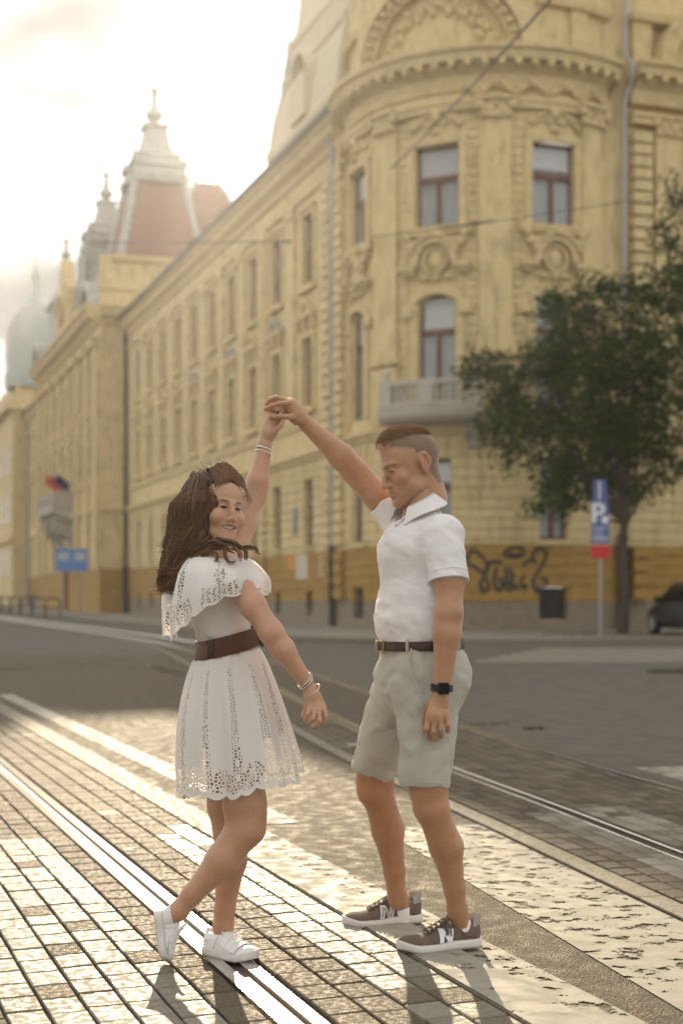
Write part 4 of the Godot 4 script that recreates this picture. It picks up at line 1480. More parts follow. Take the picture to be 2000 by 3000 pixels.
func make_street() -> void:
	var bark := triplanar(mat("bark", lin(0.075, 0.055, 0.04), 0.95), 3.0)
	bark.albedo_texture = M.plinth.albedo_texture
	var lv := mat("leaves", Color.WHITE, 0.9)
	lv.metallic_specular = 0.2
	lv.vertex_color_use_as_albedo = true
	lv.backlight_enabled = true
	lv.backlight = lin(0.13, 0.18, 0.025)
	# the tree before the corner
	var b := Vector3(8.42, 0.1, -42.4)
	var k := 42.4 * 1.27551 / 4167.0                      # metres per step of the sketch below
	var sk := [[1310, 730, 70, 60], [1395, 690, 55, 45], [1270, 695, 28, 22], [1118, 832, 48, 24], [1085, 868, 40, 20], [1175, 890, 52, 38], [1240, 850, 62, 52], [1330, 840, 100, 80], [1430, 840, 85, 85], [1150, 945, 46, 32], [1128, 990, 34, 30], [1230, 960, 70, 52], [1330, 980, 100, 74], [1430, 990, 85, 74], [1258, 1070, 44, 34], [1350, 1085, 86, 58], [1440, 1105, 66, 48], [1238, 1160, 28, 24], [1500, 900, 55, 80], [1530, 1050, 46, 74], [1292, 1148, 42, 30], [1180, 1030, 34, 22], [1470, 760, 44, 34]]
	var clumps := []
	for c in sk:
		clumps.append([(c[0] * 1.27551 - 1000) * 42.4 / 4167.0 - b.x, EYE - (c[1] * 1.27551 - 1742) * 42.4 / 4167.0 - 0.1, c[2] * k, c[3] * k])
	var limbs := []
	for c in clumps:
		if c[2] > 0.5:
			limbs.append([Vector3(0.05, 3.3, 0), Vector3(c[0] * 0.35, lerpf(3.3, c[1], 0.45) - 0.2, 0.1), Vector3(c[0], c[1], 0.0)])
	leaf_tree("bushy green tree on the pavement left of the parked car", b, [Vector3(-0.05, -0.1, 0), Vector3(0.02, 1.2, 0), Vector3(-0.12, 2.4, 0.05), Vector3(0.05, 3.6, 0), Vector3(-0.3, 5.6, 0.1), Vector3(-0.5, 7.0, 0)], limbs, crown_at(b, clumps, 0.9, 3), 0.17, 7, 720.0)
	var b2 := Vector3(10.6, 0.1, -38.5)
	var c2 := []
	for c in [[1552, 455, 22, 40], [1520, 540, 26, 18], [1560, 590, 32, 42], [1532, 680, 52, 38], [1478, 682, 36, 26], [1570, 760, 50, 60], [1540, 830, 40, 40], [1580, 900, 40, 50]]:
		c2.append([(c[0] * 1.27551 - 1000) * 38.5 / 4167.0 - b2.x, EYE - (c[1] * 1.27551 - 1742) * 38.5 / 4167.0 - 0.1, c[2] * k, c[3] * k])
	for c in [[0.3, 9.6, 1.6, 1.5], [1.0, 7.6, 1.7, 1.6], [0.6, 11.8, 1.0, 1.2]]:
		c2.append(c)
	var l2 := []
	for c in c2:
		if c[1] > 4.2:
			l2.append([Vector3(0.0, 4.0, 0), Vector3(c[0] * 0.4, lerpf(4.0, c[1], 0.55), 0.0), Vector3(c[0], c[1], 0)])
	leaf_tree("dark leafy tree reaching in from the right edge of the photo", b2, [Vector3(0, -0.1, 0), Vector3(0.1, 2.0, 0), Vector3(0, 4.0, 0), Vector3(0.1, 7.0, 0), Vector3(0.2, 10.5, 0)], l2, crown_at(b2, c2, 0.6, 5), 0.16, 9, 700.0)
	street_grass()
	parking_sign()
	parked_car()
	tram_wires()
	left_pavement()
	graffiti()


func street_grass() -> void:
	var r := RandomNumberGenerator.new()
	r.seed = 4
	for g in [["strip of grass at the foot of the bushy tree", Vector3(8.3, 0.1, -41.9), 2.4, 0.5, 420, 0.16], ["weed tuft beside the farther rail near the man's hand", Vector3(1.25, 0.0, -14.0), 0.42, 0.06, 90, 0.035], ["low weed tuft in the asphalt right of the man's watch", Vector3(1.82, 0.0, -13.5), 0.10, 0.05, 60, 0.035], ["clump of weeds on the road at the right edge", Vector3(5.35, 0.0, -23.3), 0.35, 0.12, 160, 0.10], ["thin grass along the kerb behind the woman's elbow", Vector3(0.1, 0.0, -37.9), 1.5, 0.12, 200, 0.10]]:
		var mb := MB.new()
		for k in g[4]:
			var p := Vector3(r.randf_range(-1, 1) * g[2], 0, r.randf_range(-1, 1) * g[3])
			var w := r.randf_range(0, TAU)
			var s := Vector3(cos(w), 0, sin(w)) * 0.008
			var h: float = g[5] * r.randf_range(0.4, 1.1)
			var lean := Vector3(r.randfn(), 0, r.randfn()) * h * 0.4
			mb.tri(p - s, p + s, p + lean + Vector3.UP * h)
			mb.paint(Color(0.05, 0.075, 0.018) * r.randf_range(0.7, 1.4))
		var o := part("grass_tuft", mb, M.leaves, self, Transform3D(Basis(), g[1]))
		tag(o, g[0], "grass")
		o.set_meta("kind", "stuff")
	for l in [[Vector3(-1.05, 0.0245, -7.02), "small yellow leaf lying on the setts left of the woman's calf", lin(0.30, 0.20, 0.04)], [Vector3(-2.02, 0.0225, -8.55), "small dark leaf lying on the setts left of the skirt", lin(0.06, 0.05, 0.02)]]:
		var mb := MB.new()
		for s in [-1.0, 1.0]:
			mb.quad(Vector3(-0.035, 0, 0), Vector3(0.0, 0, s * 0.014), Vector3(0.03, 0.006, s * 0.010), Vector3(0.045, 0.002, 0))
		tag(part("fallen_leaf", mb, mat("leaf_%d" % int(-l[0].z), l[2], 0.6), self, Transform3D(Basis(Vector3.UP, 0.4), l[0])), l[1], "leaf")


func text(body: String, height: float, m: Material, parent: Node, t: Transform3D, bold := true) -> void:
	var f := SystemFont.new()
	f.font_names = PackedStringArray(["Droid Sans"])
	f.font_weight = 700 if bold else 400
	var tm := TextMesh.new()
	tm.text = body
	tm.font = f
	tm.font_size = 64
	tm.pixel_size = height / 46.0
	tm.depth = 0.006
	part("lettering", tm, m, parent, t)


func parking_sign() -> void:
	var t := thing("parking_sign", "tall blue parking sign with white P and red plate on post", "sign", Vector3(7.27, 0.1, -40.0), -0.18)
	var blue := mat("sign_blue", lin(0.055, 0.085, 0.24), 0.4)
	var white := mat("sign_white", lin(0.62, 0.63, 0.68), 0.4)
	var red := mat("sign_red", lin(0.46, 0.008, 0.008), 0.4)
	var post := MB.new()
	post.tube([Vector3(0, -0.1, -0.05), Vector3(0, 4.3, -0.05)], [0.035], 10)
	part("post", post, M.zinc, t)
	var mb := MB.new()
	# the board narrows a little towards its top
	var p := [[-0.26, 2.62], [0.26, 2.62], [0.235, 3.55], [0.16, 4.42], [-0.17, 4.42], [-0.24, 3.55]]
	for e in [0.0, 0.02]:
		var q := p.map(func(v): return Vector3(v[0], v[1], e))
		mb.quad(q[0], q[1], q[2], q[5])
		mb.quad(q[5], q[2], q[3], q[4])
	for i in 6:
		var a := Vector3(p[i][0], p[i][1], 0)
		var c := Vector3(p[(i + 1) % 6][0], p[(i + 1) % 6][1], 0)
		mb.quad(a, c, c + Vector3(0, 0, 0.02), a + Vector3(0, 0, 0.02))
	part("board", mb, blue, t)
	mb = MB.new()
	mb.slab(Vector3(-0.26, 0, -2.57), Vector3(0.26, 0.02, -2.20), 0.004, Transform3D(Basis(Vector3.RIGHT, PI / 2), Vector3.ZERO))
	part("red_plate", mb, red, t)
	text("P", 0.56, white, t, Transform3D(Basis(), Vector3(-0.07, 3.47, 0.026)))
	mb = MB.new()
	mb.lathe([[0.001, 0.0], [0.105, 0.0], [0.105, 0.008], [0.001, 0.008]], 20, Transform3D(Basis(Vector3.RIGHT, PI / 2), Vector3(0.13, 3.28, 0.024)))
	part("clock_disc", mb, white, t)
	mb = MB.new()
	mb.box(Vector3(-0.05, 3.85, 0.021), Vector3(0.0, 4.36, 0.026))
	part("arrow", mb, white, t)
	for l in [[3.06, 0.02], [2.99, 0.016], [2.92, 0.016], [2.84, 0.016], [2.76, 0.03], [2.70, 0.02]]:
		mb = MB.new()
		mb.box(Vector3(-0.21, l[0], 0.021), Vector3(0.21 if l[1] > 0.016 else 0.10, l[0] + l[1], 0.025))
		part("print_line", mb, white, t)


func parked_car() -> void:
	# seen from its rear left corner: heads away and a little to the left
	var t := thing("parked_car", "dark green hatchback parked half on the pavement at the right edge", "car", Vector3(10.35, 0.1, -41.2), deg_to_rad(12.0))
	var paint := mat("car_paint", lin(0.006, 0.010, 0.010), 0.35)
	paint.clearcoat_enabled = true
	paint.clearcoat = 0.2
	var glass := mat("car_glass", lin(0.006, 0.007, 0.008), 0.05)
	var lamp := mat("tail_lamp_red", lin(0.35, 0.012, 0.01), 0.15)
	# body: cross sections from tail (z = 2.05) to nose (z = -2.05)
	var sec := [[2.06, 0.55, 0.42, 0.95], [2.0, 0.78, 0.30, 1.06], [1.7, 0.85, 0.24, 1.08], [0.6, 0.88, 0.22, 1.05], [-0.7, 0.88, 0.22, 1.02], [-1.4, 0.84, 0.24, 0.92], [-1.9, 0.76, 0.28, 0.78], [-2.06, 0.55, 0.36, 0.66]]
	var rows := []
	for s in sec:
		var r := []
		for q in [[-0.92, 0.0], [-1.0, 0.25], [-1.0, 0.65], [-0.93, 0.94], [-0.75, 1.0], [0.75, 1.0], [0.93, 0.94], [1.0, 0.65], [1.0, 0.25], [0.92, 0.0]]:
			r.append(Vector3(q[0] * s[1], lerpf(s[2], s[3], q[1]), s[0]))
		rows.append(r)
	var mb := MB.new()
	loft(mb, rows)
	part("body", mb, paint, t)
	rows = []
	for s in [[1.95, 0.66, 1.06, 1.10], [1.72, 0.66, 1.04, 1.36], [1.35, 0.66, 1.03, 1.54], [0.5, 0.68, 1.03, 1.60], [-0.4, 0.68, 1.02, 1.56], [-0.9, 0.68, 1.0, 1.30], [-1.35, 0.70, 0.94, 0.97]]:
		var r := []
		for q in [[-1.16, 0.0], [-1.08, 0.5], [-0.92, 0.9], [-0.6, 1.0], [0.6, 1.0], [0.92, 0.9], [1.08, 0.5], [1.16, 0.0]]:
			r.append(Vector3(q[0] * s[1], lerpf(s[2], s[3], q[1]), s[0]))
		rows.append(r)
	mb = MB.new()
	loft(mb, rows)
	part("cabin", mb, paint, t)
	for w in [[Vector3(-0.50, 1.10, 1.955), Vector3(0.50, 1.10, 1.955), Vector3(0.46, 1.42, 1.66), Vector3(-0.46, 1.42, 1.66)], [Vector3(-0.795, 1.10, 0.45), Vector3(-0.795, 1.10, 1.55), Vector3(-0.70, 1.44, 1.30), Vector3(-0.70, 1.47, 0.45)], [Vector3(-0.795, 1.08, -0.85), Vector3(-0.795, 1.10, 0.38), Vector3(-0.70, 1.47, 0.38), Vector3(-0.70, 1.45, -0.35)]]:
		mb = MB.new()
		mb.quad(w[0], w[1], w[2], w[3])
		part("window", mb, glass, t)
	for x in [-0.80, 0.80]:
		for z in [-1.3, 1.25]:
			mb = MB.new()
			mb.lathe([[0.05, -0.1], [0.30, -0.1], [0.32, -0.06], [0.32, 0.06], [0.30, 0.1], [0.05, 0.1]], 20, Transform3D(Basis(Vector3.BACK, PI / 2), Vector3(x, 0.32, z)))
			var wh := part("wheel", mb, M.black_rubber, t)
			mb = MB.new()
			mb.lathe([[0.001, 0.105], [0.2, 0.105], [0.21, 0.10]], 16, Transform3D(Basis(Vector3.BACK, PI / 2 if x < 0 else -PI / 2), Vector3(x, 0.32, z)))
			part("rim", mb, M.zinc, wh)
		mb = MB.new()
		mb.slab(Vector3(-0.10, -0.10, -0.06), Vector3(0.10, 0.12, 0.05), 0.02, Transform3D(Basis(), Vector3(x * 0.86, 0.90, 2.0)))
		part("tail_light", mb, lamp, t)
	mb = MB.new()
	mb.slab(Vector3(-0.26, -0.05, -0.02), Vector3(0.26, 0.05, 0.02), 0.01, Transform3D(Basis(), Vector3(0, 0.72, 2.06)))
	part("number_plate", mb, M.white_foam, t)
	mb = MB.new()
	mb.ball(Vector3(-0.96, 1.06, -0.75), Vector3(0.12, 0.09, 0.08), 10)
	part("wing_mirror", mb, paint, t)


func wire(called: String, label: String, a: Vector3, b: Vector3, sag: float, r: float, extra := []) -> void:
	var t := thing(called, label, "cable", a.lerp(b, 0.5), 0.0, "overhead wires above the street")
	var o := a.lerp(b, 0.5)
	var pts := []
	for i in 17:
		var f := i / 16.0
		pts.append(a.lerp(b, f) - o + Vector3.DOWN * sag * 4.0 * f * (1.0 - f))
	var mb := MB.new()
	mb.tube(pts, [r], 6)
	part("cable", mb, M.iron, t)
	for e in extra:                                     # clamps and insulators along it
		var ib := MB.new()
		var p: Vector3 = a.lerp(b, e[0]) - o + Vector3.DOWN * sag * 4.0 * e[0] * (1.0 - e[0])
		var d := (b - a).normalized()
		ib.tube([p - d * e[1], p, p + d * e[1]], [e[2] * 0.6, e[2], e[2] * 0.6], 8)
		part("insulator", ib, M.black_rubber, t)


func tram_wires() -> void:
	wire("overhead_wire", "thick span wire slanting up across the corner building's front", Vector3(1.495, 14.421, -44.000), Vector3(2.871, 9.641, -20.000) + (Vector3(2.871, 9.641, -20.000) - Vector3(1.495, 14.421, -44.000)) * 0.25, 0.1, 0.022, [[0.06, 0.5, 0.04]])
	wire("overhead_wire", "thin wire carrying a long insulator below the corner window", Vector3(0.606, 8.817, -30.000), Vector3(7.861, 9.891, -30.000), 0.05, 0.008, [[0.22, 0.30, 0.022], [0.31, 0.42, 0.028]])
	wire("overhead_wire", "thin wire crossing the pale sky at the far left", Vector3(-9.408, 9.790, -34.000), Vector3(-1.166, 9.718, -34.000), 0.05, 0.010, [[0.98, 0.14, 0.03]])


func left_pavement() -> void:
	var blue := mat("board_blue", lin(0.10, 0.22, 0.52), 0.5)
	var pale := mat("board_print", lin(0.42, 0.46, 0.50), 0.5)
	var t := thing("street_sign", "light blue two panel board on posts before the palace entrance", "sign", Vector3(-15.916, 0.784, -84.000) * Vector3(1, 0, 1) + Vector3(0, 0.1, 0), 0.25)
	for x in [-0.5, 0.5]:
		var po := MB.new()
		po.tube([Vector3(x, -0.1, 0), Vector3(x, 3.9, 0)], [0.04], 8)
		part("post", po, M.zinc, t)
		var mb := MB.new()
		mb.box(Vector3(x * 0.94 - 0.465, 2.55, 0.04), Vector3(x * 0.94 + 0.465, 3.9, 0.08))
		part("panel", mb, blue, t)
		mb = MB.new()
		mb.box(Vector3(x * 0.94 - 0.30, 3.20, 0.082), Vector3(x * 0.94 + 0.30, 3.66, 0.086))
		part("panel_print", mb, pale, t)
	# hoops for bicycles along the kerb
	for k in 6:
		var d := 76.0 + 5.2 * k
		var h := thing("bicycle_stand", ["dark metal bicycle hoop on far left pavement, nearest of the row", "dark metal bicycle hoop second from the near end of the row", "dark metal bicycle hoop third from the near end of the row", "dark metal bicycle hoop third from the far end of the row", "dark metal bicycle hoop second from the far end of the row", "dark metal bicycle hoop on far left pavement, farthest of the row"][k], "bicycle stand", Vector3(-15.2 - 1.86 * k - 0.2, 0.1, -d), 0.5, "row of bicycle hoops on the far left pavement")
		var mb := MB.new()
		mb.tube(smooth_path([Vector3(-0.4, -0.1, 0), Vector3(-0.4, 0.75, 0), Vector3(-0.25, 0.98, 0), Vector3(0.25, 0.98, 0), Vector3(0.4, 0.75, 0), Vector3(0.4, -0.1, 0)], 4), [0.045], 7)
		part("hoop", mb, M.iron, h)
		mb = MB.new()
		mb.tube([Vector3(-0.4, 0.45, 0), Vector3(0.4, 0.45, 0)], [0.03], 6)
		part("crossbar", mb, M.iron, h)
	# flags over the entrance balcony
	var i := 0
	for c in [lin(0.50, 0.12, 0.05), lin(0.45, 0.05, 0.06), lin(0.015, 0.02, 0.07)]:
		var at: Vector3 = [Vector3(-19.865, 8.853, -96.000), Vector3(-19.483, 8.853, -96.000), Vector3(-19.101, 8.883, -96.000)][i]
		var f := thing("flag", ["orange flag hanging outermost over the entrance balcony", "red flag between two others over the entrance balcony", "dark blue flag nearest the wall over the entrance balcony"][i], "flag", at, 0.3, "flags over the palace entrance")
		var mb := MB.new()
		mb.tube([Vector3(1.6, -0.7, 0.0), Vector3(-0.1, 0.55, 0.0)], [0.03], 6)
		part("pole", mb, M.zinc, f)
		mb = MB.new()
		var rows := []
		for j in 8:
			var r := []
			for q in 6:
				r.append(Vector3(-0.1 + j * 0.12, 0.52 - j * 0.085 - q * 0.14, 0.06 * sin(j * 1.2 + q * 0.6)))
			rows.append(r)
		mb.grid(rows)
		part("cloth", mb, mat("flag_%d" % i, c, 0.9), f)
		i += 1


func graffiti() -> void:
	# a scrawl sprayed on the ochre foot of the round corner: loops with a crown-like mark above
	var ink := mat("spray_paint", lin(0.02, 0.017, 0.014), 0.7)
	var strokes := [
		[[70, 500], [90, 350], [180, 285], [280, 400], [370, 500], [330, 660], [220, 600], [120, 540], [70, 500]],
		[[330, 660], [420, 500], [520, 480], [620, 490]], [[400, 560], [350, 700], [270, 850], [330, 990], [400, 900], [370, 760]],
		[[540, 560], [490, 760], [510, 880], [580, 970], [620, 860], [560, 740]], [[640, 580], [700, 680], [660, 850], [720, 950], [800, 900], [760, 780], [820, 690]],
		[[740, 560], [760, 650], [830, 720]], [[700, 820], [780, 880], [870, 880], [860, 950]], [[980, 560], [1010, 480], [1110, 460], [1200, 490]],
		[[1110, 440], [1150, 310], [1250, 270], [1350, 320], [1330, 440], [1230, 620], [1130, 780], [1150, 900], [1210, 990], [1240, 880], [1340, 870], [1360, 790], [1260, 740]],
		[[990, 720], [930, 800], [960, 900], [1010, 930], [1000, 850]], [[650, 340], [720, 280], [860, 250], [980, 300], [940, 390], [800, 410], [690, 380], [650, 340]], [[740, 330], [820, 380], [920, 340]]]
	var marks := thing("graffiti", "black spray-painted scrawl with looped letters on the ochre wall foot", "graffiti", Vector3(5.34, 0.1, -51.8), deg_to_rad(19.33))
	for st in strokes:
		var pts := []
		for q in st:
			var px: float = 1360 + q[0] / 5.6
			var py: float = 1560 + q[1] / 5.6
			# place on the wall: angle from the picture's across, height from its up
			var w := asin(clampf(((px - 1000) * 46.6 / 4167.0 - 5.34) / RW, -0.95, 0.95)) - deg_to_rad(19.33)
			pts.append(Vector3(sin(w) * (RW + 0.052), 1.18 - (py - 1742) * 46.9 / 4167.0, cos(w) * (RW + 0.052)))
		pts = smooth_path(pts, 4)
		var mb := MB.new()
		for i in pts.size() - 1:
			var d: Vector3 = (pts[i + 1] - pts[i]).normalized()
			var n := Vector3(pts[i].x, 0, pts[i].z).normalized()
			var s := n.cross(d).normalized() * 0.058
			mb.quad(pts[i] - s, pts[i] + s, pts[i + 1] + s, pts[i + 1] - s)
		part("stroke", mb, ink, marks)


class Field:                                  # a signed distance on a grid, filled shape by shape, then skinned by surface nets
	var o: Vector3
	var c: float
	var nx: int
	var ny: int
	var nz: int
	var f := PackedFloat32Array()

	func _init(lo: Vector3, hi: Vector3, cell: float) -> void:
		o = lo
		c = cell
		nx = int((hi.x - lo.x) / cell) + 2
		ny = int((hi.y - lo.y) / cell) + 2
		nz = int((hi.z - lo.z) / cell) + 2
		f.resize(nx * ny * nz)
		f.fill(1.0)

	func span(lo: Vector3, hi: Vector3) -> Array:
		return [maxi(0, int((lo.x - o.x) / c)), mini(nx - 1, int((hi.x - o.x) / c) + 1), maxi(0, int((lo.y - o.y) / c)), mini(ny - 1, int((hi.y - o.y) / c) + 1), maxi(0, int((lo.z - o.z) / c)), mini(nz - 1, int((hi.z - o.z) / c) + 1)]

	# a tapered capsule from a to b; thick along n by 1/squash; cap > 0 cuts it flat at b, cap > 1 at both ends; carve takes it away
	func cone(a: Vector3, b: Vector3, ra: float, rb: float, k := 0.02, n := Vector3.ZERO, squash := 1.0, cap := 0, carve := false) -> void:
		var big := maxf(ra, rb) * maxf(1.0, 1.0 / squash)
		var pad := Vector3.ONE * (big + k + 3.0 * c)
		var s := span(a.min(b) - pad, a.max(b) + pad)
		var ba := b - a
		var len2 := maxf(ba.length_squared(), 1e-9)
		var ln := sqrt(len2)
		var flat := n != Vector3.ZERO
		var sq := squash - 1.0
		var dr := rb - ra
		for z in range(s[4], s[5] + 1):
			for y in range(s[2], s[3] + 1):
				var i: int = (z * ny + y) * nx + s[0]
				var p := Vector3(o.x + s[0] * c, o.y + y * c, o.z + z * c) - a
				for x in range(s[0], s[1] + 1):
					var t := p.dot(ba) / len2
					var tc := clampf(t, 0.0, 1.0)
					var q := p - ba * tc
					if flat:
						q += n * (q.dot(n) * sq)
					var d := q.length() - (ra + dr * tc)
					if cap:
						d = maxf(d, (t - 1.0) * ln)
						if cap > 1:
							d = maxf(d, -t * ln)
					var e := f[i]
					if carve:
						d = -d
						var h := maxf(k - absf(d - e), 0.0)
						f[i] = maxf(d, e) + h * h / (4.0 * k)
					elif d < e + k:
						var h := maxf(k - absf(d - e), 0.0)
						f[i] = minf(d, e) - h * h / (4.0 * k)
					i += 1
					p.x += c

	func ball(at: Vector3, r: Vector3, k := 0.01, carve := false, turn := Basis()) -> void:      # an ellipsoid
		var m := maxf(r.x, maxf(r.y, r.z))
		var pad := Vector3.ONE * (m + k + 3.0 * c)
		var s := span(at - pad, at + pad)
		var inv := turn.transposed()
		var ri := Vector3(1.0 / r.x, 1.0 / r.y, 1.0 / r.z)
		for z in range(s[4], s[5] + 1):
			for y in range(s[2], s[3] + 1):
				var i: int = (z * ny + y) * nx + s[0]
				for x in range(s[0], s[1] + 1):
					var p := inv * (Vector3(o.x + x * c, o.y + y * c, o.z + z * c) - at)
					var q := p * ri
					var k0 := q.length()
					var k1 := (q * ri).length()
					var d := k0 * (k0 - 1.0) / maxf(k1, 1e-5)
					var e := f[i]
					if carve:
						d = -d
						var h := maxf(k - absf(d - e), 0.0)
						f[i] = maxf(d, e) + h * h / (4.0 * k)
					elif d < e + k:
						var h := maxf(k - absf(d - e), 0.0)
						f[i] = minf(d, e) - h * h / (4.0 * k)
					i += 1

	func cut(at: Vector3, n: Vector3) -> void:    # takes away everything on the side that n points to
		for z in nz:
			for y in ny:
				var i := (z * ny + y) * nx
				for x in nx:
					var d := (Vector3(o.x + x * c, o.y + y * c, o.z + z * c) - at).dot(n)
					if d > f[i]:
						f[i] = d
					i += 1

	func wrinkle(fn: Callable) -> void:           # moves the skin out or in by fn(position)
		for z in nz:
			for y in ny:
				var i := (z * ny + y) * nx
				for x in nx:
					if absf(f[i]) < 0.05:
						f[i] -= fn.call(Vector3(o.x + x * c, o.y + y * c, o.z + z * c))
					i += 1

	func skin(mb: MB, col: Callable, t := Transform3D()) -> void:
		var at := PackedInt32Array()
		at.resize(nx * ny * nz)
		at.fill(-1)
		var first := mb.v.size()
		var pts := PackedVector3Array()
		var sx := 1
		var sy := nx
		var sz := nx * ny
		var near := c * 4.0
		for z in nz - 1:
			for y in ny - 1:
				var i := (z * ny + y) * nx
				for x in nx - 1:
					var a := f[i]
					if a < near and a > -near:
						var v := [a, f[i + 1], f[i + sy], f[i + sy + 1], f[i + sz], f[i + sz + 1], f[i + sz + sy], f[i + sz + sy + 1]]
						var inside := 0
						for q in 8:
							if v[q] < 0.0:
								inside += 1
						if inside > 0 and inside < 8:
							var sum := Vector3.ZERO
							var n := 0
							for e in [[0, 1], [2, 3], [4, 5], [6, 7], [0, 2], [1, 3], [4, 6], [5, 7], [0, 4], [1, 5], [2, 6], [3, 7]]:
								var p: float = v[e[0]]
								var r: float = v[e[1]]
								if (p < 0.0) != (r < 0.0):
									var w := p / (p - r)
									var c0 := Vector3(e[0] & 1, (e[0] >> 1) & 1, e[0] >> 2)
									var c1 := Vector3(e[1] & 1, (e[1] >> 1) & 1, e[1] >> 2)
									sum += c0.lerp(c1, w)
									n += 1
							at[i] = pts.size()
							pts.append(o + (Vector3(x, y, z) + sum / n) * c)
					i += 1
		var nor := PackedVector3Array()
		nor.resize(pts.size())
		var ix := PackedInt32Array()
		for z in range(1, nz - 1):
			for y in range(1, ny - 1):
				var i := (z * ny + y) * nx + 1
				for x in range(1, nx - 1):
					var a := f[i]
					if a < near and a > -near:
						for ax in 3:
							var st: int = [sx, sy, sz][ax]
							var s1: int = [sy, sz, sx][ax]
							var s2: int = [sz, sx, sy][ax]
							if (a < 0.0) != (f[i + st] < 0.0):
								var q := [at[i], at[i - s1], at[i - s1 - s2], at[i - s2]]
								if q[0] < 0 or q[1] < 0 or q[2] < 0 or q[3] < 0:
									continue
								if a < 0.0:
									q = [q[0], q[3], q[2], q[1]]
								# the order in q is clockwise from outside
								ix.append_array([q[0], q[1], q[2], q[0], q[2], q[3]])
								var g := (pts[q[2]] - pts[q[0]]).cross(pts[q[1]] - pts[q[3]])
								for w in q:
									nor[w] += g
					i += 1
		for k in pts.size():
			mb.v.append(t * pts[k])
			mb.n.append((t.basis * nor[k]).normalized())
			mb.uv.append(Vector2.ZERO)
			mb.c.append(col.call(pts[k]))
		for k in ix:
			mb.ix.append(first + k)


# ---- people: each body is one skin; faces, hands and feet are meshed finer and joined to it ----
func face_basis(forward: Vector3, roll := 0.0) -> Basis:       # z where the face looks, y up through the crown
	var z := forward.normalized()
	var x := Vector3.UP.cross(z).normalized()
	return Basis(x, z.cross(x), z) * Basis(Vector3.BACK, roll)


func finger(fd: Field, pts: Array, r: float) -> void:
	for i in pts.size() - 1:
		fd.cone(pts[i], pts[i + 1], r * (1.0 - 0.10 * i), r * (1.0 - 0.10 * (i + 1)), 0.004)


func blend(stops: Array, x: float) -> Color:
	var c: Color = stops[0][1]
	for k in stops.size() - 1:
		if x > stops[k][0]:
			c = stops[k][1].lerp(stops[k + 1][1], clampf((x - stops[k][0]) / (stops[k + 1][0] - stops[k][0]), 0, 1))
	return c


func spot(p: Vector3, at: Vector3, r: Vector3) -> float:       # 1 at a place, fading to 0 at its rim
	return clampf(1.6 * (1.0 - ((p - at) / r).length()), 0.0, 1.0)


const SKIN_M := Color(0.40, 0.212, 0.112)
const SKIN_W := Color(0.45, 0.252, 0.148)


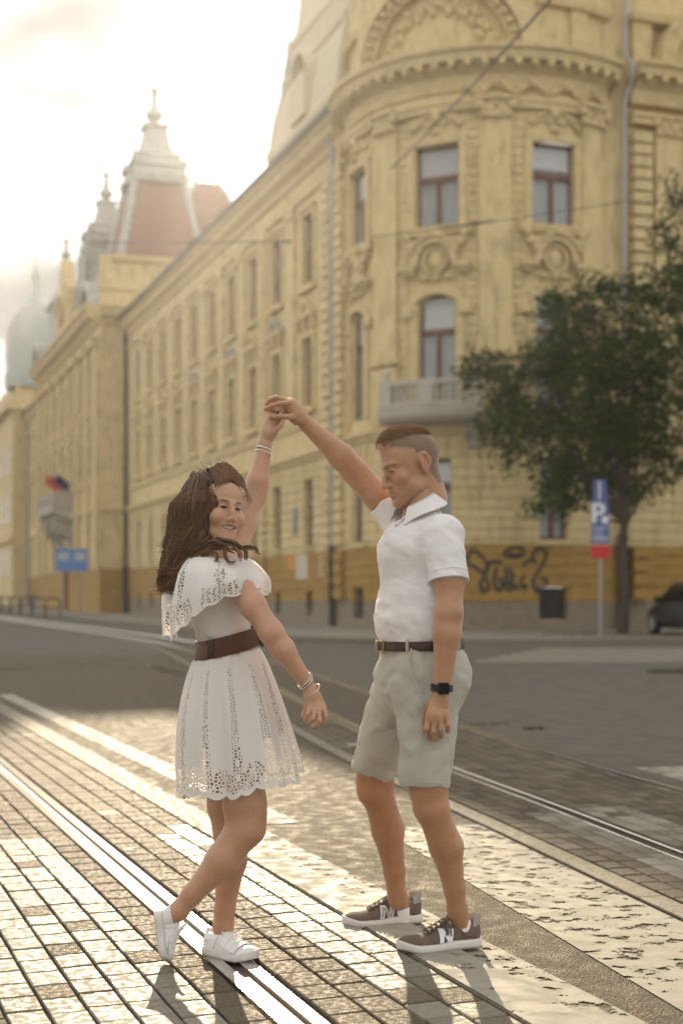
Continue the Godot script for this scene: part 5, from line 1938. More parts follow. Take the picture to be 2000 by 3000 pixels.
func head_field(woman: bool) -> Field:          # face towards +z, crown +y, the person's left +x; origin between the ears
	var fd := Field.new(Vector3(-0.115, -0.15, -0.135), Vector3(0.115, 0.16, 0.145), 0.0034)
	var m := 0.0 if woman else 1.0
	fd.ball(Vector3(0, 0.040, -0.014), Vector3(0.076, 0.088, 0.094), 0.02)
	fd.ball(Vector3(0, 0.046, 0.040), Vector3(0.064, 0.060, 0.050), 0.03)
	fd.cone(Vector3(0, -0.015, 0.030), Vector3(0, -0.080, 0.050), 0.060, 0.038, 0.03)
	fd.ball(Vector3(0, -0.052, 0.018), Vector3(0.054 + 0.004 * m, 0.052, 0.062), 0.03)
	for s in [-1.0, 1.0]:
		fd.cone(Vector3(s * 0.046, -0.070, 0.020), Vector3(s * 0.014, -0.103, 0.070), 0.020, 0.016, 0.03)
		fd.ball(Vector3(s * 0.044, -0.024, 0.064), Vector3(0.024, 0.020, 0.020) if woman else Vector3(0.022, 0.020, 0.018), 0.02)
		if woman:
			fd.ball(Vector3(s * 0.041, -0.037, 0.074), Vector3(0.023, 0.020, 0.017), 0.028)       # smiling cheeks
	fd.ball(Vector3(0, -0.102, 0.076), Vector3(0.020 + 0.003 * m, 0.017, 0.017), 0.02)
	# brow, sockets, eyes
	for s in [-1.0, 1.0]:
		fd.cone(Vector3(s * 0.012, 0.020, 0.087), Vector3(s * 0.046, 0.024, 0.070), 0.008 + 0.0045 * m, 0.007 + 0.0035 * m, 0.012)
		fd.ball(Vector3(s * 0.031, 0.001, 0.097), Vector3(0.018, 0.012, 0.014), 0.012, true)
		fd.ball(Vector3(s * 0.0315, -0.001, 0.0765), Vector3(0.0150, 0.0115, 0.0120), 0.004)
		fd.cone(Vector3(s * 0.019, 0.004, 0.087), Vector3(s * 0.032, 0.0075, 0.0885), 0.0028, 0.0028, 0.003)      # lids
		fd.cone(Vector3(s * 0.032, 0.0075, 0.0885), Vector3(s * 0.046, 0.002, 0.081), 0.0028, 0.0024, 0.003)
		fd.cone(Vector3(s * 0.020, -0.006, 0.086), Vector3(s * 0.044, -0.006, 0.082), 0.0026, 0.0026, 0.004)
	# nose
	var tip := Vector3(0, -0.034, 0.113) if woman else Vector3(0, -0.038, 0.122)
	fd.cone(Vector3(0, 0.014, 0.088), Vector3(0, -0.012, 0.103), 0.0075, 0.008, 0.012)
	fd.cone(Vector3(0, -0.012, 0.103), tip - Vector3(0, 0, 0.010), 0.008, 0.0115, 0.008)
	for s in [-1.0, 1.0]:
		fd.ball(Vector3(s * 0.0125, -0.041, 0.099), Vector3(0.0085, 0.0075, 0.0110), 0.007)
		fd.ball(Vector3(s * 0.0065, -0.049, 0.105), Vector3(0.0035, 0.0035, 0.0045), 0.003, true)
	# mouth
	fd.ball(Vector3(0, -0.068, 0.079), Vector3(0.028, 0.020, 0.016), 0.02)
	if woman:
		for k in 6:
			var a := -0.034 + 0.0136 * k * 0.833
			var b := -0.034 + 0.0136 * (k + 1) * 0.833
			var za := 0.094 - 9.0 * a * a
			var zb := 0.094 - 9.0 * b * b
			fd.cone(Vector3(a, -0.0625 + 8.0 * a * a, za), Vector3(b, -0.0625 + 8.0 * b * b, zb), 0.0038, 0.0038, 0.004)
			fd.cone(Vector3(a, -0.0795 + 24.0 * a * a, za - 0.002), Vector3(b, -0.0795 + 24.0 * b * b, zb - 0.002), 0.0048, 0.0048, 0.004)
		fd.ball(Vector3(0, -0.0675, 0.090), Vector3(0.0305, 0.0072, 0.018), 0.003, true, Basis())
	else:
		fd.cone(Vector3(-0.024, -0.068, 0.086), Vector3(0, -0.0645, 0.0965), 0.0045, 0.0058, 0.006)
		fd.cone(Vector3(0.024, -0.068, 0.086), Vector3(0, -0.0645, 0.0965), 0.0045, 0.0058, 0.006)
		fd.cone(Vector3(-0.020, -0.074, 0.087), Vector3(0, -0.0775, 0.0945), 0.0055, 0.0068, 0.006)
		fd.cone(Vector3(0.020, -0.074, 0.087), Vector3(0, -0.0775, 0.0945), 0.0055, 0.0068, 0.006)
		fd.cone(Vector3(-0.026, -0.0705, 0.090), Vector3(0, -0.0705, 0.1045), 0.0022, 0.0022, 0.003, Vector3.ZERO, 1.0, 0, true)
		fd.cone(Vector3(0.026, -0.0705, 0.090), Vector3(0, -0.0705, 0.1045), 0.0022, 0.0022, 0.003, Vector3.ZERO, 1.0, 0, true)
		fd.cone(Vector3(-0.016, -0.091, 0.097), Vector3(0.016, -0.091, 0.097), 0.005, 0.005, 0.010, Vector3.ZERO, 1.0, 0, true)
	# ears: a dished disc, its rolled rim and the lobe
	for s in [-1.0, 1.0]:
		fd.ball(Vector3(s * 0.078, 0.002, -0.018), Vector3(0.0085, 0.033, 0.020), 0.006, false, Basis(Vector3.UP, s * 0.45))
		var rim := [Vector3(0.076, 0.014, -0.001), Vector3(0.079, 0.028, -0.006), Vector3(0.083, 0.034, -0.016), Vector3(0.087, 0.029, -0.028), Vector3(0.089, 0.014, -0.035), Vector3(0.088, -0.004, -0.033), Vector3(0.084, -0.018, -0.025), Vector3(0.079, -0.029, -0.014)]
		for k in 7:
			fd.cone(rim[k] * Vector3(s, 1, 1), rim[k + 1] * Vector3(s, 1, 1), 0.0046, 0.0046 if k < 6 else 0.0072, 0.004)
		fd.ball(Vector3(s * 0.0905, 0.002, -0.016), Vector3(0.005, 0.012, 0.008), 0.004, true)
	fd.cone(Vector3(0, -0.03, -0.030), Vector3(0, -0.12, -0.020 - 0.02 * m), 0.048 + 0.013 * m, 0.046 + 0.010 * m, 0.025)
	if not woman:                                 # short hair: faded sides, longer top brushed forward
		fd.ball(Vector3(0, 0.068, 0.000), Vector3(0.070, 0.066, 0.088), 0.012)
		fd.ball(Vector3(0, 0.092, 0.052), Vector3(0.052, 0.028, 0.042), 0.014)
	return fd


func head_colour(woman: bool) -> Callable:
	var grain := noise(60.0, 3, 77)
	var spots := noise(150.0, 2, 78)
	var skin := SKIN_W if woman else SKIN_M
	return func(p: Vector3) -> Color:
		var s := Vector3(absf(p.x), p.y, p.z)
		var c := skin * (1.0 + 0.10 * grain.get_noise_3dv(p))
		c = c.lerp(Color(0.50, 0.18, 0.11), 0.34 * spot(s, Vector3(0.046, -0.034, 0.075), Vector3(0.035, 0.030, 0.05)))
		c = c.lerp(Color(0.45, 0.17, 0.11), 0.28 * spot(s, Vector3(0, -0.036, 0.115), Vector3(0.022, 0.02, 0.03)))
		c = c.lerp(Color(0.42, 0.15, 0.09), 0.5 * spot(s, Vector3(0.084, 0.0, -0.014), Vector3(0.02, 0.045, 0.03)))
		if woman:
			c = c.lerp(Color(0.36, 0.10, 0.085), 0.75 * spot(s, Vector3(0, -0.0625, 0.095), Vector3(0.034, 0.0065, 0.03)))
			c = c.lerp(Color(0.40, 0.12, 0.10), 0.75 * spot(s, Vector3(0, -0.0795, 0.092), Vector3(0.026, 0.0085, 0.03)))
			if p.z > 0.055 and p.z < 0.0895 - 9.0 * p.x * p.x and absf(p.x) < 0.030 and absf(p.y + 0.0685 - 12.0 * p.x * p.x) < 0.0080:
				c = Color(0.05, 0.012, 0.010)
		else:
			c = c.lerp(Color(0.33, 0.13, 0.085), 0.6 * spot(s, Vector3(0, -0.071, 0.095), Vector3(0.030, 0.014, 0.03)))
			var beard := clampf(1.4 * spot(s, Vector3(0.022, -0.078, 0.06), Vector3(0.062, 0.050, 0.07)), 0, 1) * (0.55 + 0.45 * spots.get_noise_3dv(p))
			c = c.lerp(Color(0.17, 0.095, 0.055), 0.42 * beard)
		# eyes, lashes, brows
		var lash := maxf(spot(s, Vector3(0.026, 0.0042, 0.0895), Vector3(0.0105, 0.0042, 0.012)), spot(s, Vector3(0.040, 0.0026, 0.0865), Vector3(0.011, 0.0040, 0.012)))
		if woman:
			lash = 0.0
		var white := 0.0 if woman else 0.5 * spot(s, Vector3(0.0315, -0.001, 0.088), Vector3(0.0135, 0.0060, 0.010))
		c = c.lerp(Color(0.40, 0.36, 0.33), 0.9 * minf(1.0, white * 2.0))
		var look := 0.003 * (1.0 if p.x > 0 else -1.0)
		c = c.lerp(Color(0.022, 0.012, 0.008), 0.0 if woman else minf(1.0, 2.0 * spot(s, Vector3(0.0315 + look * 0.5, 0.0, 0.088), Vector3(0.0072, 0.0072, 0.010))))
		c = c.lerp(Color(0.012, 0.008, 0.006), minf(1.0, (1.5 if woman else 0.9) * lash))
		var brow := 0.0
		for k in 4:
			brow = maxf(brow, spot(s, Vector3(0.016 + 0.011 * k, 0.0205 + [0.0, 0.0035, 0.0045, 0.001][k], 0.092 - 0.006 * k), Vector3(0.0105, 0.0050, 0.02)))
		c = c.lerp(Color(0.045, 0.022, 0.012) if woman else Color(0.075, 0.040, 0.020), (0.0 if woman else 0.8) * minf(1.0, brow * 1.3))
		if not woman:
			var line := 0.090 if p.z > 0.035 else 0.090 - 1.7 * (0.035 - p.z)
			if absf(p.x) > 0.045 and p.z > 0.0:
				line = 0.060 + 0.35 * (p.z - 0.03)
			if p.z < 0.002:
				line = -0.085 if p.z < -0.055 else lerpf(0.030, -0.075, clampf((0.002 - p.z) / 0.057, 0, 1))
			var on := clampf((p.y - line) / 0.012 + 0.35 * spots.get_noise_3dv(p * 1.3), 0, 1)
			if s.x > 0.0745 and p.z > -0.042 and p.z < 0.006 and p.y < 0.040 and p.y > -0.05:
				on = 0.0
			var fade := clampf((p.y + 0.005) / 0.085 + 0.25 * spots.get_noise_3dv(p), 0.0, 1.0)
			var hair := Color(0.085, 0.052, 0.030).lerp(Color(0.165, 0.097, 0.045), fade)
			hair = hair * (1.0 + 0.30 * spots.get_noise_3dv(p * Vector3(2.0, 0.8, 0.6)))
			c = c.lerp(hair, on * lerpf(0.74, 1.0, fade))
		c.a = 1.0
		return c


func loft(mb: MB, sections: Array) -> void:       # sections: arrays of points, each a closed ring; ends are capped
	mb.grid(sections, true, true)
	for e in [0, sections.size() - 1]:
		var mid := Vector3.ZERO
		for p in sections[e]:
			mid += p
		mid /= sections[e].size()
		for i in sections[e].size():
			var j: int = (i + 1) % sections[e].size()
			if e == 0:
				mb.tri(mid, sections[e][j], sections[e][i])
			else:
				mb.tri(mid, sections[e][i], sections[e][j])


func foot_outline(z: float, n: int, wide: float) -> Array:      # half widths left and right of the axis at z (0 heel, 1 toe)
	var w := wide * (0.36 * sqrt(clampf(z / 0.08, 0, 1)) + 0.02 * sin(PI * z) + 0.14 * smoothstep(0.35, 0.72, z)) * sqrt(clampf((1.0 - z) / 0.16, 0.0, 1.0))
	return [w * 0.98 + 0.0005, w * 1.02 + 0.0005]


func make_shoe(called: String, t: Transform3D, len: float, wide: float, high: float, up_mat: Material, sole_mat: Material, sole_h: float, parent: Node3D, bend := 0.0) -> MeshInstance3D:
	# heel at z = 0, toe at z = len, sole on y = 0
	var zs := [0.0, 0.012, 0.03, 0.06, 0.12, 0.2, 0.28, 0.36, 0.45, 0.54, 0.63, 0.72, 0.80, 0.87, 0.93, 0.97, 0.99, 1.0]
	var rings := []
	for z in zs:
		var w := foot_outline(z, 0, wide)
		var top := high * (0.98 if z < 0.30 else lerpf(0.98, 0.50, smoothstep(0.30, 0.78, z))) * (1.0 if z < 0.85 else lerpf(1.0, 0.55, (z - 0.85) / 0.15))
		if z < 0.06:
			top *= 0.9 + z / 0.6
		var opening: float = 0.030 * smoothstep(0.03, 0.12, z) * (1.0 - smoothstep(0.34, 0.42, z))
		var lift := 0.012 * smoothstep(0.78, 1.0, z) + bend * smoothstep(0.6, 1.0, z)
		var ring := []
		for k in 20:
			var a := TAU * k / 20.0
			var cx := cos(a)
			var sy := sin(a)
			var x: float = cx * (w[0] if cx < 0 else w[1])
			var y := sole_h * 0.6 + (top - sole_h * 0.6) * pow(maxf(sy, 0.0), 0.62)
			x *= 1.0 - 0.42 * pow(maxf(sy, 0.0), 2.2)
			if sy > 0.75:
				y -= opening * (sy - 0.75) / 0.25
			if sy <= 0.0:
				y = sole_h * 0.6
			ring.append(t * Vector3(x, y + lift, z * len))
		rings.append(ring)
	var up := MB.new()
	loft(up, rings)
	var o := part(called, up, up_mat, parent)
	var sole := MB.new()
	rings = []
	for z in zs:
		var w := foot_outline(z, 0, wide * 1.09)
		var lift := 0.012 * smoothstep(0.78, 1.0, z) + bend * smoothstep(0.6, 1.0, z)
		var ring := []
		for k in 12:
			var a := TAU * k / 12.0 + 0.26
			var x := cos(a)
			var y := sin(a)
			x = clampf(x * 1.35, -1, 1)
			y = clampf(y * 1.35, -1, 1)
			ring.append(t * Vector3(x * (w[0] if x < 0 else w[1]), sole_h * (0.5 + 0.5 * y) * (1.0 if z > 0.5 else 1.15) + lift, (z * 1.03 - 0.015) * len))
		rings.append(ring)
	loft(sole, rings)
	part("sole", sole, sole_mat, o)
	return o


func shoe_side(z: float, y: float, len: float, wide: float, high: float, side: float, out := 0.0015) -> Vector3:   # a point on the upper's outside
	var zz := z / len
	var w: float = foot_outline(zz, 0, wide)[1 if side > 0 else 0]
	var top := high * (0.98 if zz < 0.30 else lerpf(0.98, 0.50, smoothstep(0.30, 0.78, zz)))
	var f := pow(clampf((y - 0.018) / maxf(top - 0.018, 0.01), 0, 1), 1.0 / 0.62)
	var x: float = w * sqrt(maxf(0.0, 1.0 - f * f)) * (1.0 - 0.42 * pow(f, 2.2)) + out
	return Vector3(side * x, y, z)


func shoe_over(z: float, ang: float, len: float, wide: float, high: float, out: float) -> Vector3:   # over the top of the upper: ang 0 is one side, PI the other
	var zz := z / len
	var w := foot_outline(zz, 0, wide)
	var top := high * (0.98 if zz < 0.30 else lerpf(0.98, 0.50, smoothstep(0.30, 0.78, zz)))
	var sy := sin(ang)
	var x: float = cos(ang) * w[1] * (1.0 - 0.42 * pow(sy, 2.2))
	return Vector3(x + cos(ang) * out, 0.018 + (top - 0.018) * pow(sy, 0.62) + sy * out, z)


func people_materials() -> void:
	for p in [["man_skin", 0.46], ["woman_skin", 0.44]]:
		var m := mat(p[0], Color.WHITE, p[1])
		m.vertex_color_use_as_albedo = true
		m.subsurf_scatter_enabled = true
		m.subsurf_scatter_strength = 0.12
		m.rim_enabled = true
		m.rim = 0.35
	var weave := Image.create_empty(64, 64, false, Image.FORMAT_RGBA8)
	for y in 64:
		for x in 64:
			weave.set_pixel(x, y, grey(0.5 + 0.25 * sin(x * TAU / 8.0) * (1 if (y / 4) % 2 else -1) + 0.2 * sin(y * TAU / 8.0)))
	weave.bump_map_to_normal_map(3.0)
	var weave_tex := ImageTexture.create_from_image(weave)
	for p in [["polo_cloth", lin(0.74, 0.72, 0.71), 0.9, 55.0, 0.2], ["shorts_cloth", lin(0.40, 0.385, 0.325), 0.95, 55.0, 0.3], ["cotton", lin(0.78, 0.75, 0.71), 0.9, 60.0, 0.2]]:
		var m := triplanar(mat(p[0], p[1], p[2]), p[3])
		m.normal_enabled = true
		m.normal_texture = weave_tex
		m.normal_scale = p[4]
		m.rim_enabled = true
		m.rim = 0.3
	mat("lining_cloth", lin(0.58, 0.45, 0.39), 0.9)
	M.cotton.backlight_enabled = true
	M.cotton.backlight = lin(0.55, 0.52, 0.48)
	M.polo_cloth.backlight_enabled = true
	M.polo_cloth.backlight = lin(0.22, 0.21, 0.2)
	mat("brown_leather", lin(0.040, 0.017, 0.009), 0.45)
	mat("tan_leather", lin(0.11, 0.042, 0.018), 0.5)
	var br := triplanar(mat("braided_leather", lin(0.085, 0.033, 0.015), 0.5), 60.0, false)
	br.heightmap_enabled = true
	br.heightmap_scale = 0.15
	var h := Image.create_empty(32, 32, false, Image.FORMAT_RGBA8)
	for y in 32:
		for x in 32:
			h.set_pixel(x, y, grey(absf(sin((x + (y if (x / 8) % 2 else -y)) * TAU / 16.0))))
	br.heightmap_texture = ImageTexture.create_from_image(h)
	mat("brass", lin(0.55, 0.33, 0.10), 0.3, 1.0)
	mat("silver", lin(0.72, 0.70, 0.68), 0.2, 1.0)
	mat("black_rubber", lin(0.012, 0.012, 0.013), 0.45)
	mat("black_glass", lin(0.005, 0.005, 0.006), 0.06)
	mat("grey_suede", lin(0.125, 0.088, 0.068), 0.9)
	mat("white_foam", lin(0.62, 0.58, 0.54), 0.7)
	mat("white_leather", lin(0.72, 0.71, 0.70), 0.4)
	mat("silver_leather", lin(0.42, 0.40, 0.38), 0.35, 0.4)
	mat("letter_grey", lin(0.30, 0.27, 0.23), 0.5)
	mat("letter_white", lin(0.70, 0.70, 0.72), 0.4)
	mat("sock_white", lin(0.68, 0.65, 0.63), 0.95)
	mat("teeth", lin(0.62, 0.57, 0.48), 0.25)
	var hair := mat("woman_hair", Color.WHITE, 0.62)
	hair.vertex_color_use_as_albedo = true
	hair.backlight_enabled = true
	hair.backlight = lin(0.26, 0.12, 0.045)
	hair = mat("man_hair", lin(0.34, 0.215, 0.105), 0.55)
	hair.backlight_enabled = true
	hair.backlight = lin(0.35, 0.2, 0.08)
	# eyelet lace: holes between threads, in bands that widen towards the scalloped edge
	var cell := noise(0.058, 1, 91, FastNoiseLite.TYPE_CELLULAR)
	cell.cellular_return_type = FastNoiseLite.RETURN_DISTANCE2_SUB
	cell.cellular_jitter = 0.75
	for kind in 2:
		var w := 1024
		var hh := 1024
		var px := PackedByteArray()
		px.resize(w * hh * 2)
		for y in hh:
			var v := float(y) / hh
			for x in w:
				var u := float(x) / w * 6.0
				var fu := absf(fposmod(u, 1.0) - 0.5) * 2.0             # 0 in the middle of a lace band, 1 between bands
				var band: float
				if kind == 0:                              # skirt
					band = 0.13 + 0.22 * v + 0.62 * smoothstep(0.80, 0.93, v - 0.10 * cos(fu * PI))
					if v < 0.10:
						band = 0.0
				else:                                      # cape
					band = 0.15 + 0.08 * sin(v * 14.0) + 0.62 * smoothstep(0.55, 0.85, v - 0.16 * cos(fu * PI))
					if v < 0.08:
						band = 0.0
				var hole := false
				if fu < band and v < 0.965:
					hole = cell.get_noise_2d(x * 1.0, y * (0.8 if kind == 0 else 0.55)) > -0.62
				var i := (y * w + x) * 2
				px[i] = 255
				px[i + 1] = 0 if hole else 255
		var m := mat("lace_skirt" if kind == 0 else "lace_cape", lin(0.78, 0.75, 0.71), 0.9)
		m.albedo_texture = ImageTexture.create_from_image(Image.create_from_data(w, hh, false, Image.FORMAT_LA8, px))
		m.transparency = BaseMaterial3D.TRANSPARENCY_ALPHA_SCISSOR
		m.alpha_scissor_threshold = 0.5
		m.backlight_enabled = true
		m.backlight = lin(0.5, 0.47, 0.43)
		m.rim_enabled = true
		m.rim = 0.3


func ring(at: Vector3, axis: Vector3, r: float, thick: float, mb: MB, squash := Vector3.ZERO, f := 1.0, beads := 0) -> void:
	var x := axis.cross(Vector3.FORWARD if absf(axis.z) < 0.8 else Vector3.RIGHT).normalized()
	var y := axis.normalized().cross(x)
	var pts := []
	for k in 25:
		var w := TAU * k / 24.0
		var p := (x * cos(w) + y * sin(w)) * r
		if squash != Vector3.ZERO:
			p += squash * p.dot(squash) * (f - 1.0)
		pts.append(at + p)
		if beads and k < 24:
			mb.ball(at + p, Vector3(thick * 1.7, thick * 1.2, thick * 1.2), 6, Basis(Vector3.UP, w))
	mb.tube(pts, [thick], 6)


func make_man() -> void:
	var man := thing("person", "man in white polo shirt and pale shorts holding the woman's hand overhead", "person", Vector3(0.30, 0, -5.2))
	var F := Vector3(-0.906, 0, 0.42)                        # where he faces; his left is towards the camera
	var L := Vector3(0.42, 0, 0.906)
	var skin := MB.new()
	var tone := noise(9.0, 4, 5)
	var body_col := func(p: Vector3) -> Color:
		var c := SKIN_M * (1.0 + 0.16 * tone.get_noise_3dv(p) + 0.10 * tone.get_noise_3dv(p * 7.0))
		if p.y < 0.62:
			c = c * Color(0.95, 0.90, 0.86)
		c.a = 1.0
		return c
	# body
	var fd := Field.new(Vector3(-0.56, -0.02, -0.46), Vector3(0.30, 1.98, 0.42), 0.0085)
	fd.cone(Vector3(-0.021, 1.657, 0.080), Vector3(-0.012, 1.571, 0.080), 0.062, 0.070, 0.03)
	fd.cone(Vector3(-0.015, 1.375, 0.080), Vector3(-0.022, 1.195, 0.100), 0.155, 0.140, 0.05, F, 1.42)
	fd.cone(Vector3(0.043, 1.474, 0.240), Vector3(-0.068, 1.523, -0.060), 0.058, 0.058, 0.04)
	fd.cone(Vector3(-0.019, 1.102, 0.100), Vector3(-0.013, 0.946, 0.100), 0.140, 0.145, 0.05, F, 1.3)
	# near arm hangs down
	fd.cone(Vector3(0.057, 1.478, 0.260), Vector3(0.070, 1.333, 0.310), 0.056, 0.053, 0.03)
	fd.cone(Vector3(0.070, 1.333, 0.310), Vector3(0.070, 1.229, 0.330), 0.051, 0.043, 0.02)
	fd.cone(Vector3(0.064, 1.207, 0.330), Vector3(0.061, 1.147, 0.330), 0.047, 0.046, 0.03)
	fd.cone(Vector3(0.061, 1.147, 0.330), Vector3(0.044, 0.973, 0.330), 0.046, 0.031, 0.02)
	fd.cone(Vector3(0.044, 0.973, 0.330), Vector3(0.041, 0.943, 0.330), 0.030, 0.019, 0.01)
	# far arm reaches up to her hand
	fd.cone(Vector3(-0.073, 1.539, -0.070), Vector3(-0.164, 1.644, -0.070), 0.056, 0.053, 0.03)
	fd.cone(Vector3(-0.164, 1.644, -0.070), Vector3(-0.250, 1.731, -0.070), 0.054, 0.043, 0.02)
	fd.cone(Vector3(-0.239, 1.728, -0.070), Vector3(-0.298, 1.787, -0.050), 0.043, 0.047, 0.03)
	fd.cone(Vector3(-0.298, 1.787, -0.050), Vector3(-0.431, 1.907, 0.000), 0.046, 0.028, 0.02)
	fd.cone(Vector3(-0.431, 1.907, 0.000), Vector3(-0.449, 1.921, 0.010), 0.027, 0.019, 0.01)
	# legs
	fd.cone(Vector3(0.008, 0.937, 0.200), Vector3(0.002, 0.618, 0.220), 0.090, 0.066, 0.03)
	fd.cone(Vector3(0.002, 0.618, 0.220), Vector3(0.014, 0.542, 0.220), 0.064, 0.058, 0.03)
	fd.cone(Vector3(-0.005, 0.574, 0.230), Vector3(0.001, 0.543, 0.230), 0.046, 0.044, 0.03)
	fd.cone(Vector3(0.017, 0.527, 0.220), Vector3(0.069, 0.390, 0.180), 0.055, 0.059, 0.03)
	fd.cone(Vector3(0.069, 0.390, 0.180), Vector3(0.101, 0.236, 0.140), 0.057, 0.037, 0.02)
	fd.cone(Vector3(0.101, 0.236, 0.140), Vector3(0.114, 0.139, 0.110), 0.036, 0.035, 0.02)
	fd.cone(Vector3(0.114, 0.159, 0.110), Vector3(0.131, 0.087, 0.100), 0.033, 0.030, 0.02)
	fd.cone(Vector3(-0.076, 0.907, 0.000), Vector3(-0.167, 0.632, -0.100), 0.090, 0.066, 0.03)
	fd.cone(Vector3(-0.167, 0.632, -0.100), Vector3(-0.173, 0.548, -0.120), 0.066, 0.059, 0.03)
	fd.cone(Vector3(-0.199, 0.590, -0.110), Vector3(-0.196, 0.550, -0.110), 0.046, 0.046, 0.03)
	fd.cone(Vector3(-0.166, 0.540, -0.120), Vector3(-0.125, 0.392, -0.180), 0.057, 0.061, 0.03)
	fd.cone(Vector3(-0.125, 0.392, -0.180), Vector3(-0.099, 0.226, -0.230), 0.060, 0.040, 0.02)
	fd.cone(Vector3(-0.099, 0.226, -0.230), Vector3(-0.086, 0.107, -0.270), 0.039, 0.037, 0.02)
	fd.cone(Vector3(-0.082, 0.124, -0.280), Vector3(-0.061, 0.052, -0.300), 0.033, 0.030, 0.02)
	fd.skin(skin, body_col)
	# near hand: back of the hand to the camera, fingers half curled
	fd = Field.new(Vector3(-0.033, 0.751, 0.250), Vector3(0.089, 0.996, 0.420), 0.0032)
	fd.cone(Vector3(0.041, 0.958, 0.330), Vector3(0.037, 0.913, 0.330), 0.027, 0.030, 0.01, L, 1.25)
	fd.cone(Vector3(0.032, 0.904, 0.330), Vector3(0.026, 0.869, 0.340), 0.036, 0.040, 0.012, L, 1.75)
	finger(fd, [Vector3(-0.003, 0.872, 0.345), Vector3(-0.009, 0.825, 0.350), Vector3(-0.006, 0.797, 0.330), Vector3(0.004, 0.784, 0.310)], 0.0105)
	finger(fd, [Vector3(0.018, 0.865, 0.350), Vector3(0.013, 0.814, 0.355), Vector3(0.017, 0.788, 0.335), Vector3(0.027, 0.783, 0.315)], 0.0108)
	finger(fd, [Vector3(0.038, 0.867, 0.350), Vector3(0.038, 0.820, 0.355), Vector3(0.041, 0.794, 0.335), Vector3(0.047, 0.791, 0.315)], 0.0102)
	finger(fd, [Vector3(0.058, 0.875, 0.345), Vector3(0.062, 0.837, 0.350), Vector3(0.064, 0.813, 0.332), Vector3(0.065, 0.809, 0.315)], 0.0092)
	finger(fd, [Vector3(0.011, 0.918, 0.320), Vector3(-0.011, 0.878, 0.300), Vector3(-0.017, 0.839, 0.300), Vector3(-0.014, 0.813, 0.310)], 0.0112)
	fd.skin(skin, body_col)
	# far hand: fingers and thumb close round hers from above
	fd = Field.new(Vector3(-0.605, 1.898, -0.100), Vector3(-0.421, 2.025, 0.140), 0.0032)
	fd.cone(Vector3(-0.443, 1.915, 0.010), Vector3(-0.459, 1.932, 0.015), 0.029, 0.030, 0.01)
	fd.cone(Vector3(-0.462, 1.937, 0.015), Vector3(-0.484, 1.965, 0.020), 0.034, 0.031, 0.015)
	finger(fd, [Vector3(-0.485, 1.975, 0.045), Vector3(-0.528, 1.970, 0.065), Vector3(-0.556, 1.959, 0.065), Vector3(-0.575, 1.950, 0.060)], 0.0102)
	finger(fd, [Vector3(-0.492, 1.984, 0.020), Vector3(-0.537, 1.996, 0.030), Vector3(-0.561, 1.989, 0.030), Vector3(-0.572, 1.973, 0.030)], 0.0106)
	finger(fd, [Vector3(-0.491, 1.982, 0.000), Vector3(-0.534, 1.994, 0.000), Vector3(-0.555, 1.980, 0.000), Vector3(-0.561, 1.960, 0.005)], 0.0100)
	finger(fd, [Vector3(-0.487, 1.976, -0.015), Vector3(-0.521, 1.983, -0.025), Vector3(-0.538, 1.967, -0.020), Vector3(-0.539, 1.953, -0.010)], 0.0090)
	finger(fd, [Vector3(-0.464, 1.925, 0.035), Vector3(-0.495, 1.923, 0.060), Vector3(-0.523, 1.923, 0.070), Vector3(-0.555, 1.922, 0.065)], 0.0108)
	fd.skin(skin, body_col)
	# head
	var hb := Transform3D(face_basis(Vector3(-0.925, -0.28, 0.32), 0.02).scaled(Vector3.ONE * 1.06), Vector3(-0.050, 1.739, 0.090))
	head_field(false).skin(skin, head_colour(false), hb)
	part("body", skin, M.man_skin, man)
	# short strands on the crown
	var hair := MB.new()
	rng.seed = 5
	for k in 3600:
		var w := rng.randf_range(-1.0, 1.0)
		var z := rng.randf_range(-0.085, 0.088)
		var x := w * 0.062 * sqrt(maxf(0.0, 1.0 - pow(z / 0.10, 2)))
		var y := 0.070 + 0.068 * sqrt(maxf(0.0, 1.0 - pow(x / 0.070, 2) - pow((z - 0.004) / 0.092, 2))) + (0.004 if z > 0.02 else 0.0)
		y = maxf(y, 0.040 + 0.088 * sqrt(maxf(0.0, 1.0 - pow(x / 0.076, 2) - pow((z + 0.014) / 0.094, 2))))
		var p := Vector3(x, y + 0.001, z)
		var out := Vector3(x / 0.0052, (y - 0.06) / 0.006, z / 0.0081).normalized()
		var d := (out * rng.randf_range(0.45, 0.9) + Vector3(rng.randf_range(-0.3, 0.3), 0.0, 0.55 - 0.8 * clampf((z - 0.03) / 0.05, 0, 1))).normalized()
		var l := rng.randf_range(0.009, 0.016)
		hair.tube([hb * p, hb * (p + d * l * 0.6), hb * (p + d * l + Vector3(0, -0.1 * l, 0))], [0.0010, 0.0008, 0.0002], 3)
	var n := 0
	while n < 2600:                                   # clipped hair on the sides and back
		var d := Vector3(rng.randfn(), rng.randfn(), rng.randfn()).normalized()
		if d.z > 0.25 or d.y < -0.75:
			continue
		n += 1
		var p := Vector3(0, 0.040, -0.014) + d * Vector3(0.0765, 0.0885, 0.0945)
		if p.z > -0.045 and p.y < 0.044 and absf(p.x) > 0.06:
			continue
		var l := 0.003 + 0.006 * clampf((p.y - 0.03) / 0.08, 0, 1)
		hair.tube([hb * (p - d * 0.001), hb * (p + (d * 0.5 + Vector3(0, -0.4, 0.25)) * l)], [0.0006, 0.0002], 3)
	part("hair", hair, M.man_hair, man)
	# polo shirt: one skin with folds, cut flat at sleeve hems and waist
	fd = Field.new(Vector3(-0.30, 1.03, -0.36), Vector3(0.29, 1.74, 0.42), 0.0062)
	fd.cone(Vector3(-0.013, 1.364, 0.080), Vector3(-0.025, 1.187, 0.100), 0.184, 0.176, 0.05, F, 1.42)
